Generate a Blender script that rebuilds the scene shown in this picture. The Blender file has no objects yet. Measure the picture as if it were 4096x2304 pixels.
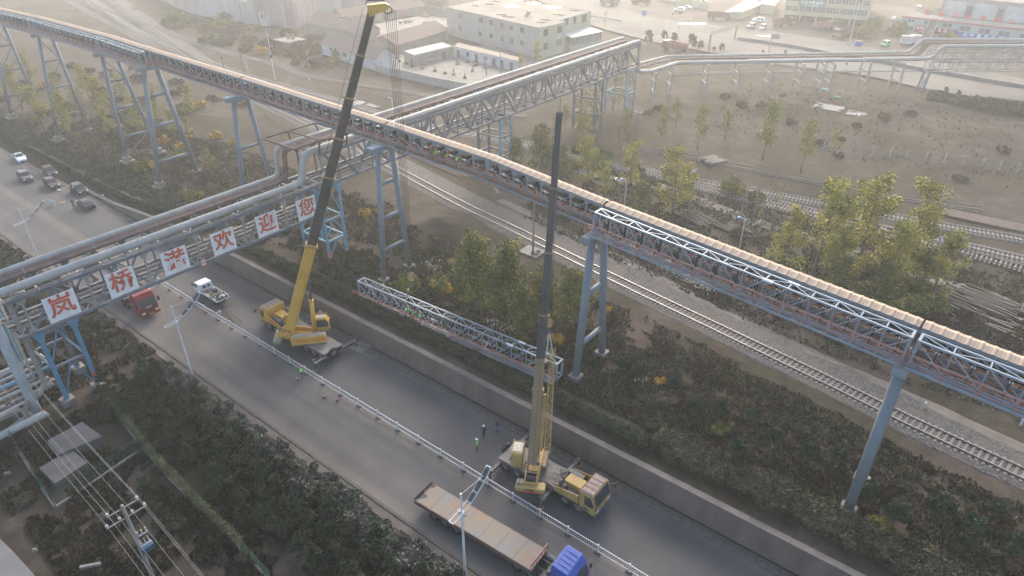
import bpy, math, random
import numpy as np
from mathutils import Vector, Matrix, noise as mnoise

SC = bpy.context.scene
COL = SC.collection
PI = math.pi
rad = math.radians

# ------------------------------------------------------------------ camera
CAM_H, CAM_PITCH, CAM_AZ, FOCAL = 50.0, rad(31.2), rad(52.0), 2700.0
cd = bpy.data.cameras.new('camera')
cam = bpy.data.objects.new('camera', cd); COL.objects.link(cam)
cd.sensor_width = 36.0; cd.lens = 36.0 * FOCAL / 4096.0
cd.clip_start = 0.5; cd.clip_end = 6000
_g = Vector((-math.cos(CAM_AZ), math.sin(CAM_AZ), 0)); _r = Vector((math.sin(CAM_AZ), math.cos(CAM_AZ), 0))
_f = _g * math.cos(CAM_PITCH) - Vector((0, 0, 1)) * math.sin(CAM_PITCH)
_u = _g * math.sin(CAM_PITCH) + Vector((0, 0, 1)) * math.cos(CAM_PITCH)
cam.matrix_world = Matrix(((_r.x, _u.x, -_f.x, 0), (_r.y, _u.y, -_f.y, 0), (_r.z, _u.z, -_f.z, CAM_H), (0, 0, 0, 1)))
SC.camera = cam

# ------------------------------------------------------------------ sky and sun
SUN_DIR = Vector((-0.50, 0.80, 0.0)).normalized() * math.cos(rad(30)) + Vector((0, 0, math.sin(rad(30))))
W = bpy.data.worlds.new('World'); SC.world = W; W.use_nodes = True
nt = W.node_tree; bg = nt.nodes['Background']
sky = nt.nodes.new('ShaderNodeTexSky'); sky.sky_type = 'NISHITA'; sky.sun_disc = False
sky.sun_elevation = rad(30); sky.sun_rotation = math.atan2(SUN_DIR.x, SUN_DIR.y)
sky.air_density = 1.0; sky.dust_density = 3.6; sky.ozone_density = 1.0
nt.links.new(sky.outputs[0], bg.inputs[0]); bg.inputs[1].default_value = 0.15
sd = bpy.data.lights.new('sun', 'SUN'); sun = bpy.data.objects.new('sun', sd); COL.objects.link(sun)
sd.energy = 0.75; sd.angle = rad(16); sd.color = (1.0, 0.95, 0.88)
sun.rotation_euler = SUN_DIR.to_track_quat('Z', 'Y').to_euler()
VS = SC.view_settings
VS.view_transform = 'Standard'; VS.look = 'None'; VS.gamma = 1; VS.use_curve_mapping = False; VS.exposure = 1.6
SC.cycles.use_denoising = True
SC.cycles.max_bounces = 5; SC.cycles.diffuse_bounces = 2; SC.cycles.glossy_bounces = 2
SC.cycles.transmission_bounces = 2; SC.cycles.volume_bounces = 1; SC.cycles.transparent_max_bounces = 6
HAZE_DENSITY = 0.00068

# ------------------------------------------------------------------ materials
MATS = {}
def mat(name, c1, c2=None, scale=1.0, rough=0.8, metal=0.0, bump=0.0, bscale=None, c3=None, detail=4, stretch=None, spec=None):
    """principled surface with procedural colour variation in object space"""
    if name in MATS: return MATS[name]
    m = bpy.data.materials.new(name); m.use_nodes = True; n = m.node_tree; b = n.nodes['Principled BSDF']
    b.inputs['Roughness'].default_value = rough; b.inputs['Metallic'].default_value = metal
    if spec is not None: b.inputs['Specular IOR Level'].default_value = spec
    if c2 is None: c2 = tuple(min(1, v * 1.25) for v in c1)
    tc = n.nodes.new('ShaderNodeTexCoord'); vec = tc.outputs['Object']
    if stretch:
        mp = n.nodes.new('ShaderNodeMapping'); mp.inputs['Scale'].default_value = stretch
        n.links.new(vec, mp.inputs[0]); vec = mp.outputs[0]
    nz = n.nodes.new('ShaderNodeTexNoise'); nz.inputs['Scale'].default_value = scale; nz.inputs['Detail'].default_value = detail
    nz.inputs['Roughness'].default_value = 0.62
    n.links.new(vec, nz.inputs['Vector'])
    rp = n.nodes.new('ShaderNodeValToRGB'); e = rp.color_ramp.elements
    e[0].position = 0.33; e[0].color = (*c1, 1); e[1].position = 0.66; e[1].color = (*c2, 1)
    if c3:
        k = e.new(0.78); k.color = (*c3, 1)
    n.links.new(nz.outputs['Fac'], rp.inputs[0]); n.links.new(rp.outputs[0], b.inputs['Base Color'])
    if bump:
        nb = n.nodes.new('ShaderNodeTexNoise'); nb.inputs['Scale'].default_value = bscale or scale * 6; nb.inputs['Detail'].default_value = 3
        n.links.new(tc.outputs['Object'], nb.inputs['Vector'])
        bp = n.nodes.new('ShaderNodeBump'); bp.inputs['Strength'].default_value = bump; bp.inputs['Distance'].default_value = 0.05
        n.links.new(nb.outputs['Fac'], bp.inputs['Height']); n.links.new(bp.outputs[0], b.inputs['Normal'])
    MATS[name] = m
    return m

def leafmat(name, c1, c2, c3=None, scale=0.9):
    """leaf surface: colour changes from clump to clump and from leaf to leaf"""
    if name in MATS: return MATS[name]
    m = bpy.data.materials.new(name); m.use_nodes = True; n = m.node_tree; b = n.nodes['Principled BSDF']
    b.inputs['Roughness'].default_value = 0.75; b.inputs['Specular IOR Level'].default_value = 0.15
    tc = n.nodes.new('ShaderNodeTexCoord'); oi = n.nodes.new('ShaderNodeObjectInfo')
    ad = n.nodes.new('ShaderNodeVectorMath'); ad.operation = 'MULTIPLY_ADD'
    n.links.new(oi.outputs['Random'], ad.inputs[0]); ad.inputs[1].default_value = (37, 17, 29); n.links.new(tc.outputs['Object'], ad.inputs[2])
    nz = n.nodes.new('ShaderNodeTexNoise'); nz.inputs['Scale'].default_value = scale; nz.inputs['Detail'].default_value = 6; nz.inputs['Roughness'].default_value = 0.8
    n.links.new(ad.outputs[0], nz.inputs['Vector'])
    rp = n.nodes.new('ShaderNodeValToRGB'); e = rp.color_ramp.elements
    e[0].position = 0.36; e[0].color = (*c1, 1); e[1].position = 0.6; e[1].color = (*c2, 1)
    if c3: k = e.new(0.7); k.color = (*c3, 1)
    n.links.new(nz.outputs['Fac'], rp.inputs[0]); n.links.new(rp.outputs[0], b.inputs['Base Color'])
    MATS[name] = m
    return m

def glass(name='window_glass', c=(0.03, 0.035, 0.04), rough=0.12):
    if name in MATS: return MATS[name]
    m = mat(name, c, tuple(v * 1.6 for v in c), 0.8, rough)
    return m

# ------------------------------------------------------------------ geometry helpers
class MB:
    """collects shapes, then links them as one mesh object"""
    def __init__(s): s.v = []; s.f = []
    def add(s, vs, fs):
        k = len(s.v); s.v.extend(vs); s.f.extend([tuple(i + k for i in f) for f in fs]); return s
    def box(s, c, d, rz=0.0, m=None):
        hx, hy, hz = d[0] / 2, d[1] / 2, d[2] / 2; cz, sz = math.cos(rz), math.sin(rz); vs = []
        for z in (-hz, hz):
            for x, y in ((-hx, -hy), (hx, -hy), (hx, hy), (-hx, hy)):
                vs.append((c[0] + x * cz - y * sz, c[1] + x * sz + y * cz, c[2] + z))
        return s.add(vs, BOXF)
    def b2(s, a, b):
        return s.box([(a[i] + b[i]) / 2 for i in range(3)], [abs(b[i] - a[i]) for i in range(3)])
    def bar(s, p, q, w, h=None, up=(0, 0, 1)):
        """rectangular bar from p to q, w wide, h high"""
        h = w if h is None else h
        p = Vector(p); q = Vector(q); d = (q - p)
        if d.length < 1e-6: return s
        d.normalize(); u = Vector(up)
        if abs(d.dot(u)) > 0.98: u = Vector((1, 0, 0)) if abs(d.x) < 0.9 else Vector((0, 1, 0))
        a = d.cross(u).normalized() * (w / 2); b = a.cross(d).normalized() * (h / 2); vs = []
        for o in (p, q):
            for x, y in ((-1, -1), (1, -1), (1, 1), (-1, 1)): vs.append(tuple(o + a * x + b * y))
        return s.add(vs, BOXF)
    def tube(s, p, q, r, n=8, r2=None, cap=True):
        r2 = r if r2 is None else r2; p = Vector(p); q = Vector(q); d = (q - p)
        if d.length < 1e-6: return s
        d.normalize(); a = d.orthogonal().normalized(); b = d.cross(a); vs = []
        for o, rr in ((p, r), (q, r2)):
            for i in range(n):
                t = 2 * PI * i / n; vs.append(tuple(o + (a * math.cos(t) + b * math.sin(t)) * rr))
        fs = [(i, (i + 1) % n, n + (i + 1) % n, n + i) for i in range(n)]
        if cap: fs += [tuple(range(n))[::-1], tuple(range(n, 2 * n))]
        return s.add(vs, fs)
    def path(s, pts, r, n=10, cap=True):
        pts = [Vector(p) for p in pts]; m = len(pts); vs = []; a = None
        for i, p in enumerate(pts):
            d = (pts[min(i + 1, m - 1)] - pts[max(i - 1, 0)]).normalized()
            if a is None: a = d.orthogonal().normalized()
            a = (a - d * a.dot(d)).normalized(); b = d.cross(a); rr = r[i] if isinstance(r, (list, tuple)) else r
            for k in range(n):
                t = 2 * PI * k / n; vs.append(tuple(p + (a * math.cos(t) + b * math.sin(t)) * rr))
        fs = []
        for i in range(m - 1):
            for k in range(n): fs.append((i * n + k, i * n + (k + 1) % n, (i + 1) * n + (k + 1) % n, (i + 1) * n + k))
        if cap: fs += [tuple(range(n))[::-1], tuple(range((m - 1) * n, m * n))]
        return s.add(vs, fs)
    def prism(s, poly, z0, z1, ax='z'):
        """polygon extruded along an axis; poly in the other two axes"""
        n = len(poly); vs = []
        for z in (z0, z1):
            for a, b in poly:
                vs.append((a, b, z) if ax == 'z' else ((a, z, b) if ax == 'y' else (z, a, b)))
        fs = [(i, (i + 1) % n, n + (i + 1) % n, n + i) for i in range(n)] + [tuple(range(n))[::-1], tuple(range(n, 2 * n))]
        return s.add(vs, fs)
    def quad(s, a, b, c, d): return s.add([tuple(a), tuple(b), tuple(c), tuple(d)], [(0, 1, 2, 3)])
    def ball(s, c, r, n=8, sq=(1, 1, 1)):
        vs = []; fs = []; m = n // 2
        for i in range(m + 1):
            t = PI * i / m
            for k in range(n):
                a = 2 * PI * k / n; vs.append((c[0] + r * sq[0] * math.sin(t) * math.cos(a), c[1] + r * sq[1] * math.sin(t) * math.sin(a), c[2] + r * sq[2] * math.cos(t)))
        for i in range(m):
            for k in range(n): fs.append((i * n + k, (i + 1) * n + k, (i + 1) * n + (k + 1) % n, i * n + (k + 1) % n))
        return s.add(vs, fs)
    def torus(s, c, R, r, ax='y', n=16, m=8):
        vs = []; fs = []
        for i in range(n):
            t = 2 * PI * i / n
            for k in range(m):
                a = 2 * PI * k / m; x = (R + r * math.cos(a)) * math.cos(t); z = (R + r * math.cos(a)) * math.sin(t); y = r * math.sin(a)
                p = {'y': (x, y, z), 'x': (y, x, z), 'z': (x, z, y)}[ax]; vs.append((c[0] + p[0], c[1] + p[1], c[2] + p[2]))
        for i in range(n):
            for k in range(m): fs.append((i * m + k, ((i + 1) % n) * m + k, ((i + 1) % n) * m + (k + 1) % m, i * m + (k + 1) % m))
        return s.add(vs, fs)
    def mesh(s, name, mt=None, smooth=False, bevel=0):
        me = bpy.data.meshes.new(name); me.from_pydata(s.v, [], s.f); me.update()
        if mt: me.materials.append(mt)
        if smooth: me.polygons.foreach_set('use_smooth', [True] * len(me.polygons))
        return me
    def build(s, name, mt, parent=None, smooth=False, loc=None, bevel=0):
        return link(name, s.mesh(name, mt, smooth), parent, loc, bevel=bevel)
BOXF = [(0, 3, 2, 1), (4, 5, 6, 7), (0, 1, 5, 4), (1, 2, 6, 5), (2, 3, 7, 6), (3, 0, 4, 7)]

def link(name, me, parent=None, loc=None, rot=None, scale=None, bevel=0):
    o = bpy.data.objects.new(name, me); COL.objects.link(o)
    if parent: o.parent = parent
    if loc is not None: o.location = loc
    if rot is not None: o.rotation_euler = rot
    if scale is not None: o.scale = scale if not isinstance(scale, (int, float)) else (scale,) * 3
    if bevel:
        md = o.modifiers.new('bevel', 'BEVEL'); md.width = bevel; md.segments = 2; md.limit_method = 'ANGLE'
    return o
def tag(o, label=None, cat=None, group=None, kind=None):
    if label: o['label'] = label
    if cat: o['category'] = cat
    if group: o['group'] = group
    if kind: o['kind'] = kind
    return o
def thing(name, label, cat, loc=(0, 0, 0), rz=0.0, group=None):
    o = bpy.data.objects.new(name, None); COL.objects.link(o); o.location = loc
    o.rotation_euler = (0, 0, rz) if isinstance(rz, (int, float)) else rz
    o.empty_display_size = 0.3
    return tag(o, label, cat, group)
CH = {}
def kids(o):
    return [c for c in o.children]
def clone(root, loc, rz=0.0, label=None, group=None, scale=None, tree=None):
    """copies a thing with its parts and sub-parts; tree = cached [(part, [sub-parts])]"""
    r = root.copy(); COL.objects.link(r); r.location = loc
    r.rotation_euler = (0, 0, rz) if isinstance(rz, (int, float)) else rz
    if scale: r.scale = scale if not isinstance(scale, (int, float)) else (scale,) * 3
    if label: r['label'] = label
    if group: r['group'] = group
    for ch, subs in (tree if tree is not None else [(c, list(c.children)) for c in root.children]):
        c = ch.copy(); COL.objects.link(c); c.parent = r
        for g in subs:
            d = g.copy(); COL.objects.link(d); d.parent = c
    return r
def treeof(root): return [(c, list(c.children)) for c in root.children]
def text_mesh(body, size=1.0, ext=0.02, off=0.0, name='lettering', sp=1.0):
    cu = bpy.data.curves.new('lettering', 'FONT'); cu.body = body; cu.size = size; cu.extrude = ext; cu.offset = off
    cu.align_x = 'CENTER'; cu.align_y = 'CENTER'; cu.space_character = sp; cu.resolution_u = 3
    o = bpy.data.objects.new('lettering', cu); COL.objects.link(o)
    dg = bpy.context.evaluated_depsgraph_get(); dg.update()
    me = bpy.data.meshes.new_from_object(o.evaluated_get(dg)); me.name = name
    bpy.data.objects.remove(o); bpy.data.curves.remove(cu)
    return me
def text(body, size, mt, parent, loc, rot, ext=0.02, off=0.0, name='lettering', sp=1.0, scale=None):
    me = text_mesh(body, size, ext, off, name, sp); me.materials.clear(); me.materials.append(mt)
    return link(name, me, parent, loc, rot, scale)
def face_rot(nx, ny):
    """rotation that stands a text up and turns it to face the horizontal direction (nx, ny)"""
    return (PI / 2, 0, math.atan2(ny, nx) + PI / 2)

R = random.Random(7)
def fbm(x, y, s=1.0, o=3, seed=0.0):
    return mnoise.fractal(Vector((x * s, y * s, seed)), 1.0, 2.0, o)
def sstep(a, b, x):
    t = max(0.0, min(1.0, (x - a) / (b - a))); return t * t * (3 - 2 * t)

# survey helper: ground point (level z) seen at a sighting given in the survey photograph's pixels
def site(u, v, z=3.0):
    d = _f + _r * ((u - 2048.0) / FOCAL) - _u * ((v - 1152.0) / FOCAL)
    t = (z - CAM_H) / d.z
    return (d.x * t, d.y * t, z)
def sxy(u, v, z=3.0): return site(u, v, z)[:2]
def tall(ub, vb, vt, z=3.0):
    """height above z of an upright thing whose foot is sighted at (ub, vb) and whose top at row vt"""
    b = Vector(site(ub, vb, z)); lo, hi = 0.0, 60.0
    for _ in range(40):
        m = (lo + hi) / 2; p = b + Vector((0, 0, m - CAM_H)); y = 1152.0 - FOCAL * p.dot(_u) / p.dot(_f)
        lo, hi = (m, hi) if y > vt else (lo, m)
    return lo
# ------------------------------------------------------------------ terrain
MOUNDS = [(sxy(1770, 905), 4.0, 1.3), (sxy(1850, 950), 3, 0.7), (sxy(3550, 480), 14, 0.8),
          (sxy(3250, 420), 10, 0.6), (sxy(3800, 600), 16, 0.7), (sxy(3100, 300), 8, 0.8), (sxy(950, 520), 6, 0.6),
          (sxy(820, 470), 6, 0.8), (sxy(3650, 420), 7, 1.0), (sxy(2750, 470), 9, 0.6), (sxy(3950, 560), 8, 0.8)]
def gz(x, y):
    if y < 26.8:
        k = sstep(26.8, 24.0, y)
        return -0.06 + k * (0.18 + 0.35 * fbm(x, y, 0.12, 2, 3.0) + 0.12 * fbm(x, y, 0.7, 2, 5.0))
    if y <= 43.76: return -0.08
    s = sstep(-128, -97, x); side = 0.12 + 2.78 * s
    t = sstep(43.9, 53.0, y); z = side * (1 - t) + 3.0 * t
    if y > 45.5:
        a = sstep(45.5, 49, y) * (1 - 0.6 * sstep(64, 68, y) * (1 - sstep(80, 84, y)))
        far = 1 - sstep(185, 205, y); big = 1 + 3.5 * sstep(135, 150, y)
        z += a * far * (0.10 * big * fbm(x, y, 0.10, 2, 1.0) + 0.08 * fbm(x, y, 0.8, 2, 2.0))
        for (mx, my), r, h in MOUNDS:
            d = ((x - mx) ** 2 + (y - my) ** 2) / (r * r)
            if d < 5: z += h * math.exp(-d) * (1 + 0.4 * fbm(x, y, 0.4, 2, 9.0))
    return z
def lines(parts):
    out = []
    for a, b, st in parts:
        n = max(1, int(round((b - a) / st))); out += [a + (b - a) * i / n for i in range(n)]
    out.append(parts[-1][1]); return out
gx = lines([(-2600, -500, 300), (-500, -330, 12), (-330, -200, 3), (-200, 24, 1.0), (24, 140, 6), (140, 2600, 300)])
gy = lines([(-1500, -40, 200), (-40, 0, 4), (0, 26, 0.8), (26, 26.8, 0.4), (26.8, 43.75, 4), (43.75, 43.87, 0.12), (43.87, 43.9, 0.03), (43.9, 95, 0.9), (95, 250, 1.8), (250, 420, 8), (420, 3200, 300)])
nx, ny = len(gx), len(gy)
gv = [(x, y, gz(x, y)) for y in gy for x in gx]
gf = [(j * nx + i, j * nx + i + 1, (j + 1) * nx + i + 1, (j + 1) * nx + i) for j in range(ny - 1) for i in range(nx - 1)]
def ground_material():
    m = bpy.data.materials.new('wild_ground'); m.use_nodes = True; n = m.node_tree; b = n.nodes['Principled BSDF']
    b.inputs['Roughness'].default_value = 0.95; b.inputs['Specular IOR Level'].default_value = 0.1
    g = n.nodes.new('ShaderNodeNewGeometry')
    def nz(sc, det=5, ro=0.6, off=0):
        q = n.nodes.new('ShaderNodeTexNoise'); q.inputs['Scale'].default_value = sc; q.inputs['Detail'].default_value = det; q.inputs['Roughness'].default_value = ro
        if off:
            a = n.nodes.new('ShaderNodeVectorMath'); a.operation = 'ADD'; a.inputs[1].default_value = (off, off * 2, 0)
            n.links.new(g.outputs['Position'], a.inputs[0]); n.links.new(a.outputs[0], q.inputs['Vector'])
        else: n.links.new(g.outputs['Position'], q.inputs['Vector'])
        return q.outputs['Fac']
    def ramp(f, stops):
        r = n.nodes.new('ShaderNodeValToRGB'); e = r.color_ramp.elements
        e[0].position, e[0].color = stops[0][0], (*stops[0][1], 1); e[1].position, e[1].color = stops[-1][0], (*stops[-1][1], 1)
        for p, c in stops[1:-1]: k = e.new(p); k.color = (*c, 1)
        n.links.new(f, r.inputs[0]); return r.outputs[0]
    def mixc(f, a, c, mode='MIX'):
        q = n.nodes.new('ShaderNodeMix'); q.data_type = 'RGBA'; q.blend_type = mode
        if isinstance(f, float): q.inputs[0].default_value = f
        else: n.links.new(f, q.inputs[0])
        n.links.new(a, q.inputs[6]); n.links.new(c, q.inputs[7]); return q.outputs[2]
    dirt = ramp(nz(0.35, 8, 0.7), [(0.3, (0.044, 0.034, 0.027)), (0.5, (0.078, 0.061, 0.049)), (0.72, (0.122, 0.101, 0.083))])
    weed = ramp(nz(1.1, 8, 0.75, 31), [(0.3, (0.026, 0.022, 0.016)), (0.5, (0.048, 0.041, 0.028)), (0.62, (0.058, 0.054, 0.031)), (0.78, (0.10, 0.083, 0.057))])
    mask = ramp(nz(0.085, 6, 0.65, 77), [(0.42, (0, 0, 0)), (0.55, (1, 1, 1))])
    c = mixc(mask, dirt, weed)
    rust = ramp(nz(0.16, 6, 0.7, 140), [(0.56, (0, 0, 0)), (0.66, (0.55, 0.55, 0.55))])
    rc = ramp(nz(2.5, 4, 0.7, 12), [(0.3, (0.045, 0.026, 0.016)), (0.7, (0.11, 0.062, 0.036))])
    c = mixc(rust, c, rc)
    sp = ramp(nz(9.0, 3, 0.8, 5), [(0.35, (0.55, 0.55, 0.55)), (0.62, (1.12, 1.12, 1.12)), (0.74, (1.7, 1.65, 1.55))])
    c = mixc(1.0, c, sp, 'MULTIPLY')
    n.links.new(c, b.inputs['Base Color'])
    bp = n.nodes.new('ShaderNodeBump'); bp.inputs['Strength'].default_value = 0.8; bp.inputs['Distance'].default_value = 0.12
    n.links.new(nz(2.6, 6, 0.75, 3), bp.inputs['Height']); n.links.new(bp.outputs[0], b.inputs['Normal'])
    return m
me = bpy.data.meshes.new('ground'); me.from_pydata(gv, [], gf); me.materials.append(ground_material())
me.polygons.foreach_set('use_smooth', [True] * len(me.polygons))
tag(link('ground', me), 'rough brown and green waste ground around the road and railway', kind='structure')

def asphalt(name, base, dust, bands):
    m = bpy.data.materials.new(name); m.use_nodes = True; n = m.node_tree; b = n.nodes['Principled BSDF']
    b.inputs['Roughness'].default_value = 0.82; b.inputs['Specular IOR Level'].default_value = 0.35
    g = n.nodes.new('ShaderNodeNewGeometry'); sp = n.nodes.new('ShaderNodeSeparateXYZ'); n.links.new(g.outputs['Position'], sp.inputs[0])
    mp = n.nodes.new('ShaderNodeMapping'); mp.inputs['Scale'].default_value = (0.05, 1.0, 1.0); n.links.new(g.outputs['Position'], mp.inputs[0])
    st = n.nodes.new('ShaderNodeTexNoise'); st.inputs['Scale'].default_value = 0.9; st.inputs['Detail'].default_value = 6; n.links.new(mp.outputs[0], st.inputs['Vector'])
    fi = n.nodes.new('ShaderNodeTexNoise'); fi.inputs['Scale'].default_value = 14; fi.inputs['Detail'].default_value = 5; fi.inputs['Roughness'].default_value = 0.8; n.links.new(g.outputs['Position'], fi.inputs['Vector'])
    pa = n.nodes.new('ShaderNodeTexNoise'); pa.inputs['Scale'].default_value = 0.12; pa.inputs['Detail'].default_value = 5; n.links.new(g.outputs['Position'], pa.inputs['Vector'])
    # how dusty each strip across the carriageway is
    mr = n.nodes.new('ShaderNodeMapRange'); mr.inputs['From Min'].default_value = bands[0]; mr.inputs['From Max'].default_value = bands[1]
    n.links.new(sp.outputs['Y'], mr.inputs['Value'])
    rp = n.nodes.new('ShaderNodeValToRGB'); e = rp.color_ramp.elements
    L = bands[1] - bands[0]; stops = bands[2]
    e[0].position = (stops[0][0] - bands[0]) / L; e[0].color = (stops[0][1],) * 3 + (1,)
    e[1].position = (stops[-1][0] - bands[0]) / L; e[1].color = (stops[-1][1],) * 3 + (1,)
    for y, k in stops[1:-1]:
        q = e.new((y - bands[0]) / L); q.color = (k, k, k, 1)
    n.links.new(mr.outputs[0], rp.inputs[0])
    ad = n.nodes.new('ShaderNodeMath'); ad.operation = 'MULTIPLY_ADD'; ad.inputs[1].default_value = 0.9; n.links.new(st.outputs['Fac'], ad.inputs[0]); n.links.new(rp.outputs[0], ad.inputs[2])
    s2 = n.nodes.new('ShaderNodeMath'); s2.operation = 'SUBTRACT'; s2.inputs[1].default_value = 0.45; s2.use_clamp = True; n.links.new(ad.outputs[0], s2.inputs[0])
    mx = n.nodes.new('ShaderNodeMix'); mx.data_type = 'RGBA'; mx.inputs[6].default_value = (*base, 1); mx.inputs[7].default_value = (*dust, 1)
    n.links.new(s2.outputs[0], mx.inputs[0])
    r2 = n.nodes.new('ShaderNodeValToRGB'); r2.color_ramp.elements[0].position = 0.25; r2.color_ramp.elements[0].color = (0.55, 0.55, 0.55, 1)
    r2.color_ramp.elements[1].position = 0.75; r2.color_ramp.elements[1].color = (1.35, 1.35, 1.35, 1); n.links.new(fi.outputs['Fac'], r2.inputs[0])
    m2 = n.nodes.new('ShaderNodeMix'); m2.data_type = 'RGBA'; m2.blend_type = 'MULTIPLY'; m2.inputs[0].default_value = 1.0
    n.links.new(mx.outputs[2], m2.inputs[6]); n.links.new(r2.outputs[0], m2.inputs[7])
    r3 = n.nodes.new('ShaderNodeValToRGB'); r3.color_ramp.elements[0].position = 0.35; r3.color_ramp.elements[0].color = (0.76, 0.76, 0.78, 1)
    r3.color_ramp.elements[1].position = 0.65; r3.color_ramp.elements[1].color = (1.16, 1.15, 1.12, 1); n.links.new(pa.outputs['Fac'], r3.inputs[0])
    m3 = n.nodes.new('ShaderNodeMix'); m3.data_type = 'RGBA'; m3.blend_type = 'MULTIPLY'; m3.inputs[0].default_value = 1.0
    n.links.new(m2.outputs[2], m3.inputs[6]); n.links.new(r3.outputs[0], m3.inputs[7])
    n.links.new(m3.outputs[2], b.inputs['Base Color'])
    bp = n.nodes.new('ShaderNodeBump'); bp.inputs['Strength'].default_value = 0.25; bp.inputs['Distance'].default_value = 0.02
    n.links.new(fi.outputs['Fac'], bp.inputs['Height']); n.links.new(bp.outputs[0], b.inputs['Normal'])
    return m
ROADM = asphalt('dusty_asphalt', (0.084, 0.081, 0.079), (0.155, 0.134, 0.113),
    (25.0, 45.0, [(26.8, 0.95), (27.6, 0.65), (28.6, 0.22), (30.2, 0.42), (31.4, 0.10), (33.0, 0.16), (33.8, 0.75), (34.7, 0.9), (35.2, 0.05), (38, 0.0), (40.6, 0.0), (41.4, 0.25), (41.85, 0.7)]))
def sheet(name, pts, z, mt, label, kind='structure'):
    """flat polygon strip; pts = two matching edge lists"""
    a, b = pts; v = []; f = []
    for p, q in zip(a, b): v += [(p[0], p[1], z(p[0], p[1]) if callable(z) else z), (q[0], q[1], z(q[0], q[1]) if callable(z) else z)]
    for i in range(len(a) - 1): f.append((2 * i, 2 * i + 2, 2 * i + 3, 2 * i + 1))
    m_ = bpy.data.meshes.new(name); m_.from_pydata(v, [], f); m_.materials.append(mt)
    return tag(link(name, m_), label, kind=kind)
rx = [-700 + 20 * i for i in range(46)]
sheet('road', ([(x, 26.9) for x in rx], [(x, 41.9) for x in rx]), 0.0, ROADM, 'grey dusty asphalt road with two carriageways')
CONC = mat('weathered_concrete', (0.16, 0.145, 0.125), (0.235, 0.215, 0.19), 0.7, 0.9, bump=0.3, bscale=20)
CONC_D = mat('dirty_concrete', (0.075, 0.066, 0.056), (0.135, 0.12, 0.10), 0.8, 0.9, bump=0.4, bscale=14)
# near kerb: a row of kerb stones with a dirt verge behind
verge = MB()
kerb = tag(bpy.data.objects.new('kerb', None), 'row of dusty kerb stones along the near edge of the road', kind='structure'); COL.objects.link(kerb)
kst = MB().box((0, 0, 0), (1.47, 0.30, 0.24)).mesh('kerb_stone', CONC_D)
ks2 = MB()
for i in range(115):
    x = 2 - 1.5 * i
    link('kerb_stone', kst, kerb, (x + R.uniform(-.01, .01), 26.73 + R.uniform(-.012, .012), 0.02 + R.uniform(-.012, .012)), (0, 0, R.uniform(-.006, .006)))
for i in range(115, 240): ks2.box((2 - 1.5 * i, 26.73, 0.02), (1.47, 0.30, 0.24))
tag(ks2.build('distant_kerb_stones', CONC_D, kerb), kind='stuff')
DIRT = mat('trampled_dirt', (0.09, 0.074, 0.06), (0.15, 0.127, 0.103), 0.5, 0.95, bump=0.5, bscale=9)
sheet('verge', ([(x, 25.7 + 0.25 * fbm(x, 0, 0.3, 2)) for x in lines([(-400, 60, 1.5)])], [(x, 26.56) for x in lines([(-400, 60, 1.5)])]), 0.05, DIRT, 'strip of bare dirt between the kerb and the shrubs')
# channel slabs at the foot of the wall
gut = tag(bpy.data.objects.new('gutter', None), 'line of concrete channel slabs at the foot of the retaining wall', kind='structure'); COL.objects.link(gut)
gsl = MB().box((0, 0, 0), (0.955, 0.84, 0.14)).mesh('slab', CONC_D)
for i in range(108):
    link('slab', gsl, gut, (1 - 1.0 * i, 42.46 + R.uniform(-.01, .01), 0.02 + R.uniform(-.015, .015)), (R.uniform(-.012, .012), R.uniform(-.01, .01), R.uniform(-.012, .012)))
GUTD = mat('channel_silt', (0.018, 0.016, 0.014), (0.035, 0.03, 0.026), 1.0, 0.9)
gb = MB(); gb.b2((-108, 42.9, -0.07), (8, 43.25, -0.03)); gb.b2((-108, 41.9, -0.07), (8, 42.9, -0.075)); gb.build('channel_bed', GUTD, gut)
kb = MB(); kb.b2((-330, 41.9, -0.1), (60, 42.02, 0.05)); kb.build('edging', CONC_D, gut)
if True:
    g2 = MB()
    for i in range(108, 330): g2.box((1 - i, 42.46, 0.01), (0.95, 0.84, 0.1))
    tag(g2.build('distant_slabs', CONC_D, gut), kind='stuff')
# ------------------------------------------------------------------ retaining wall
WALLM = mat('stained_wall_concrete', (0.11, 0.086, 0.068), (0.165, 0.13, 0.105), 0.55, 0.9, bump=0.25, bscale=8, stretch=(1.0, 1.0, 0.25), c3=(0.215, 0.172, 0.135), detail=7)
COPE = mat('dusty_coping', (0.10, 0.087, 0.076), (0.145, 0.128, 0.113), 0.9, 0.95)
wl = thing('retaining_wall', 'long brown concrete retaining wall with a flat coping beside the road', 'wall')
def wall_top(x): return 0.35 + 2.6 * sstep(-132, -97, x)
xs = lines([(-136, 50, 12.0)])
for a, b in zip(xs, xs[1:]):
    q = MB(); g = 0.012; za, zb = wall_top(a), wall_top(b)
    pa = [(43.16, -0.3), (43.30, za - 0.12), (43.84, za - 0.12), (43.9, -0.3)]
    pb = [(43.16, -0.3), (43.30, zb - 0.12), (43.84, zb - 0.12), (43.9, -0.3)]
    v = [(a + g, y, z) for y, z in pa] + [(b - g, y, z) for y, z in pb]
    q.add(v, [(0, 1, 5, 4), (1, 2, 6, 5), (2, 3, 7, 6), (3, 0, 4, 7), (3, 2, 1, 0), (4, 5, 6, 7)])
    q.build('panel', WALLM, wl)
    q = MB(); v = [(X, y, z) for X, zt in ((a + g, za), (b - g, zb)) for y, z in ((43.22, zt - 0.117), (43.22, zt), (43.9, zt), (43.9, zt - 0.117))]
    q.add(v, [(0, 1, 5, 4), (1, 2, 6, 5), (2, 3, 7, 6), (3, 0, 4, 7), (3, 2, 1, 0), (4, 5, 6, 7)])
    q.build('coping', COPE, wl)
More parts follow.
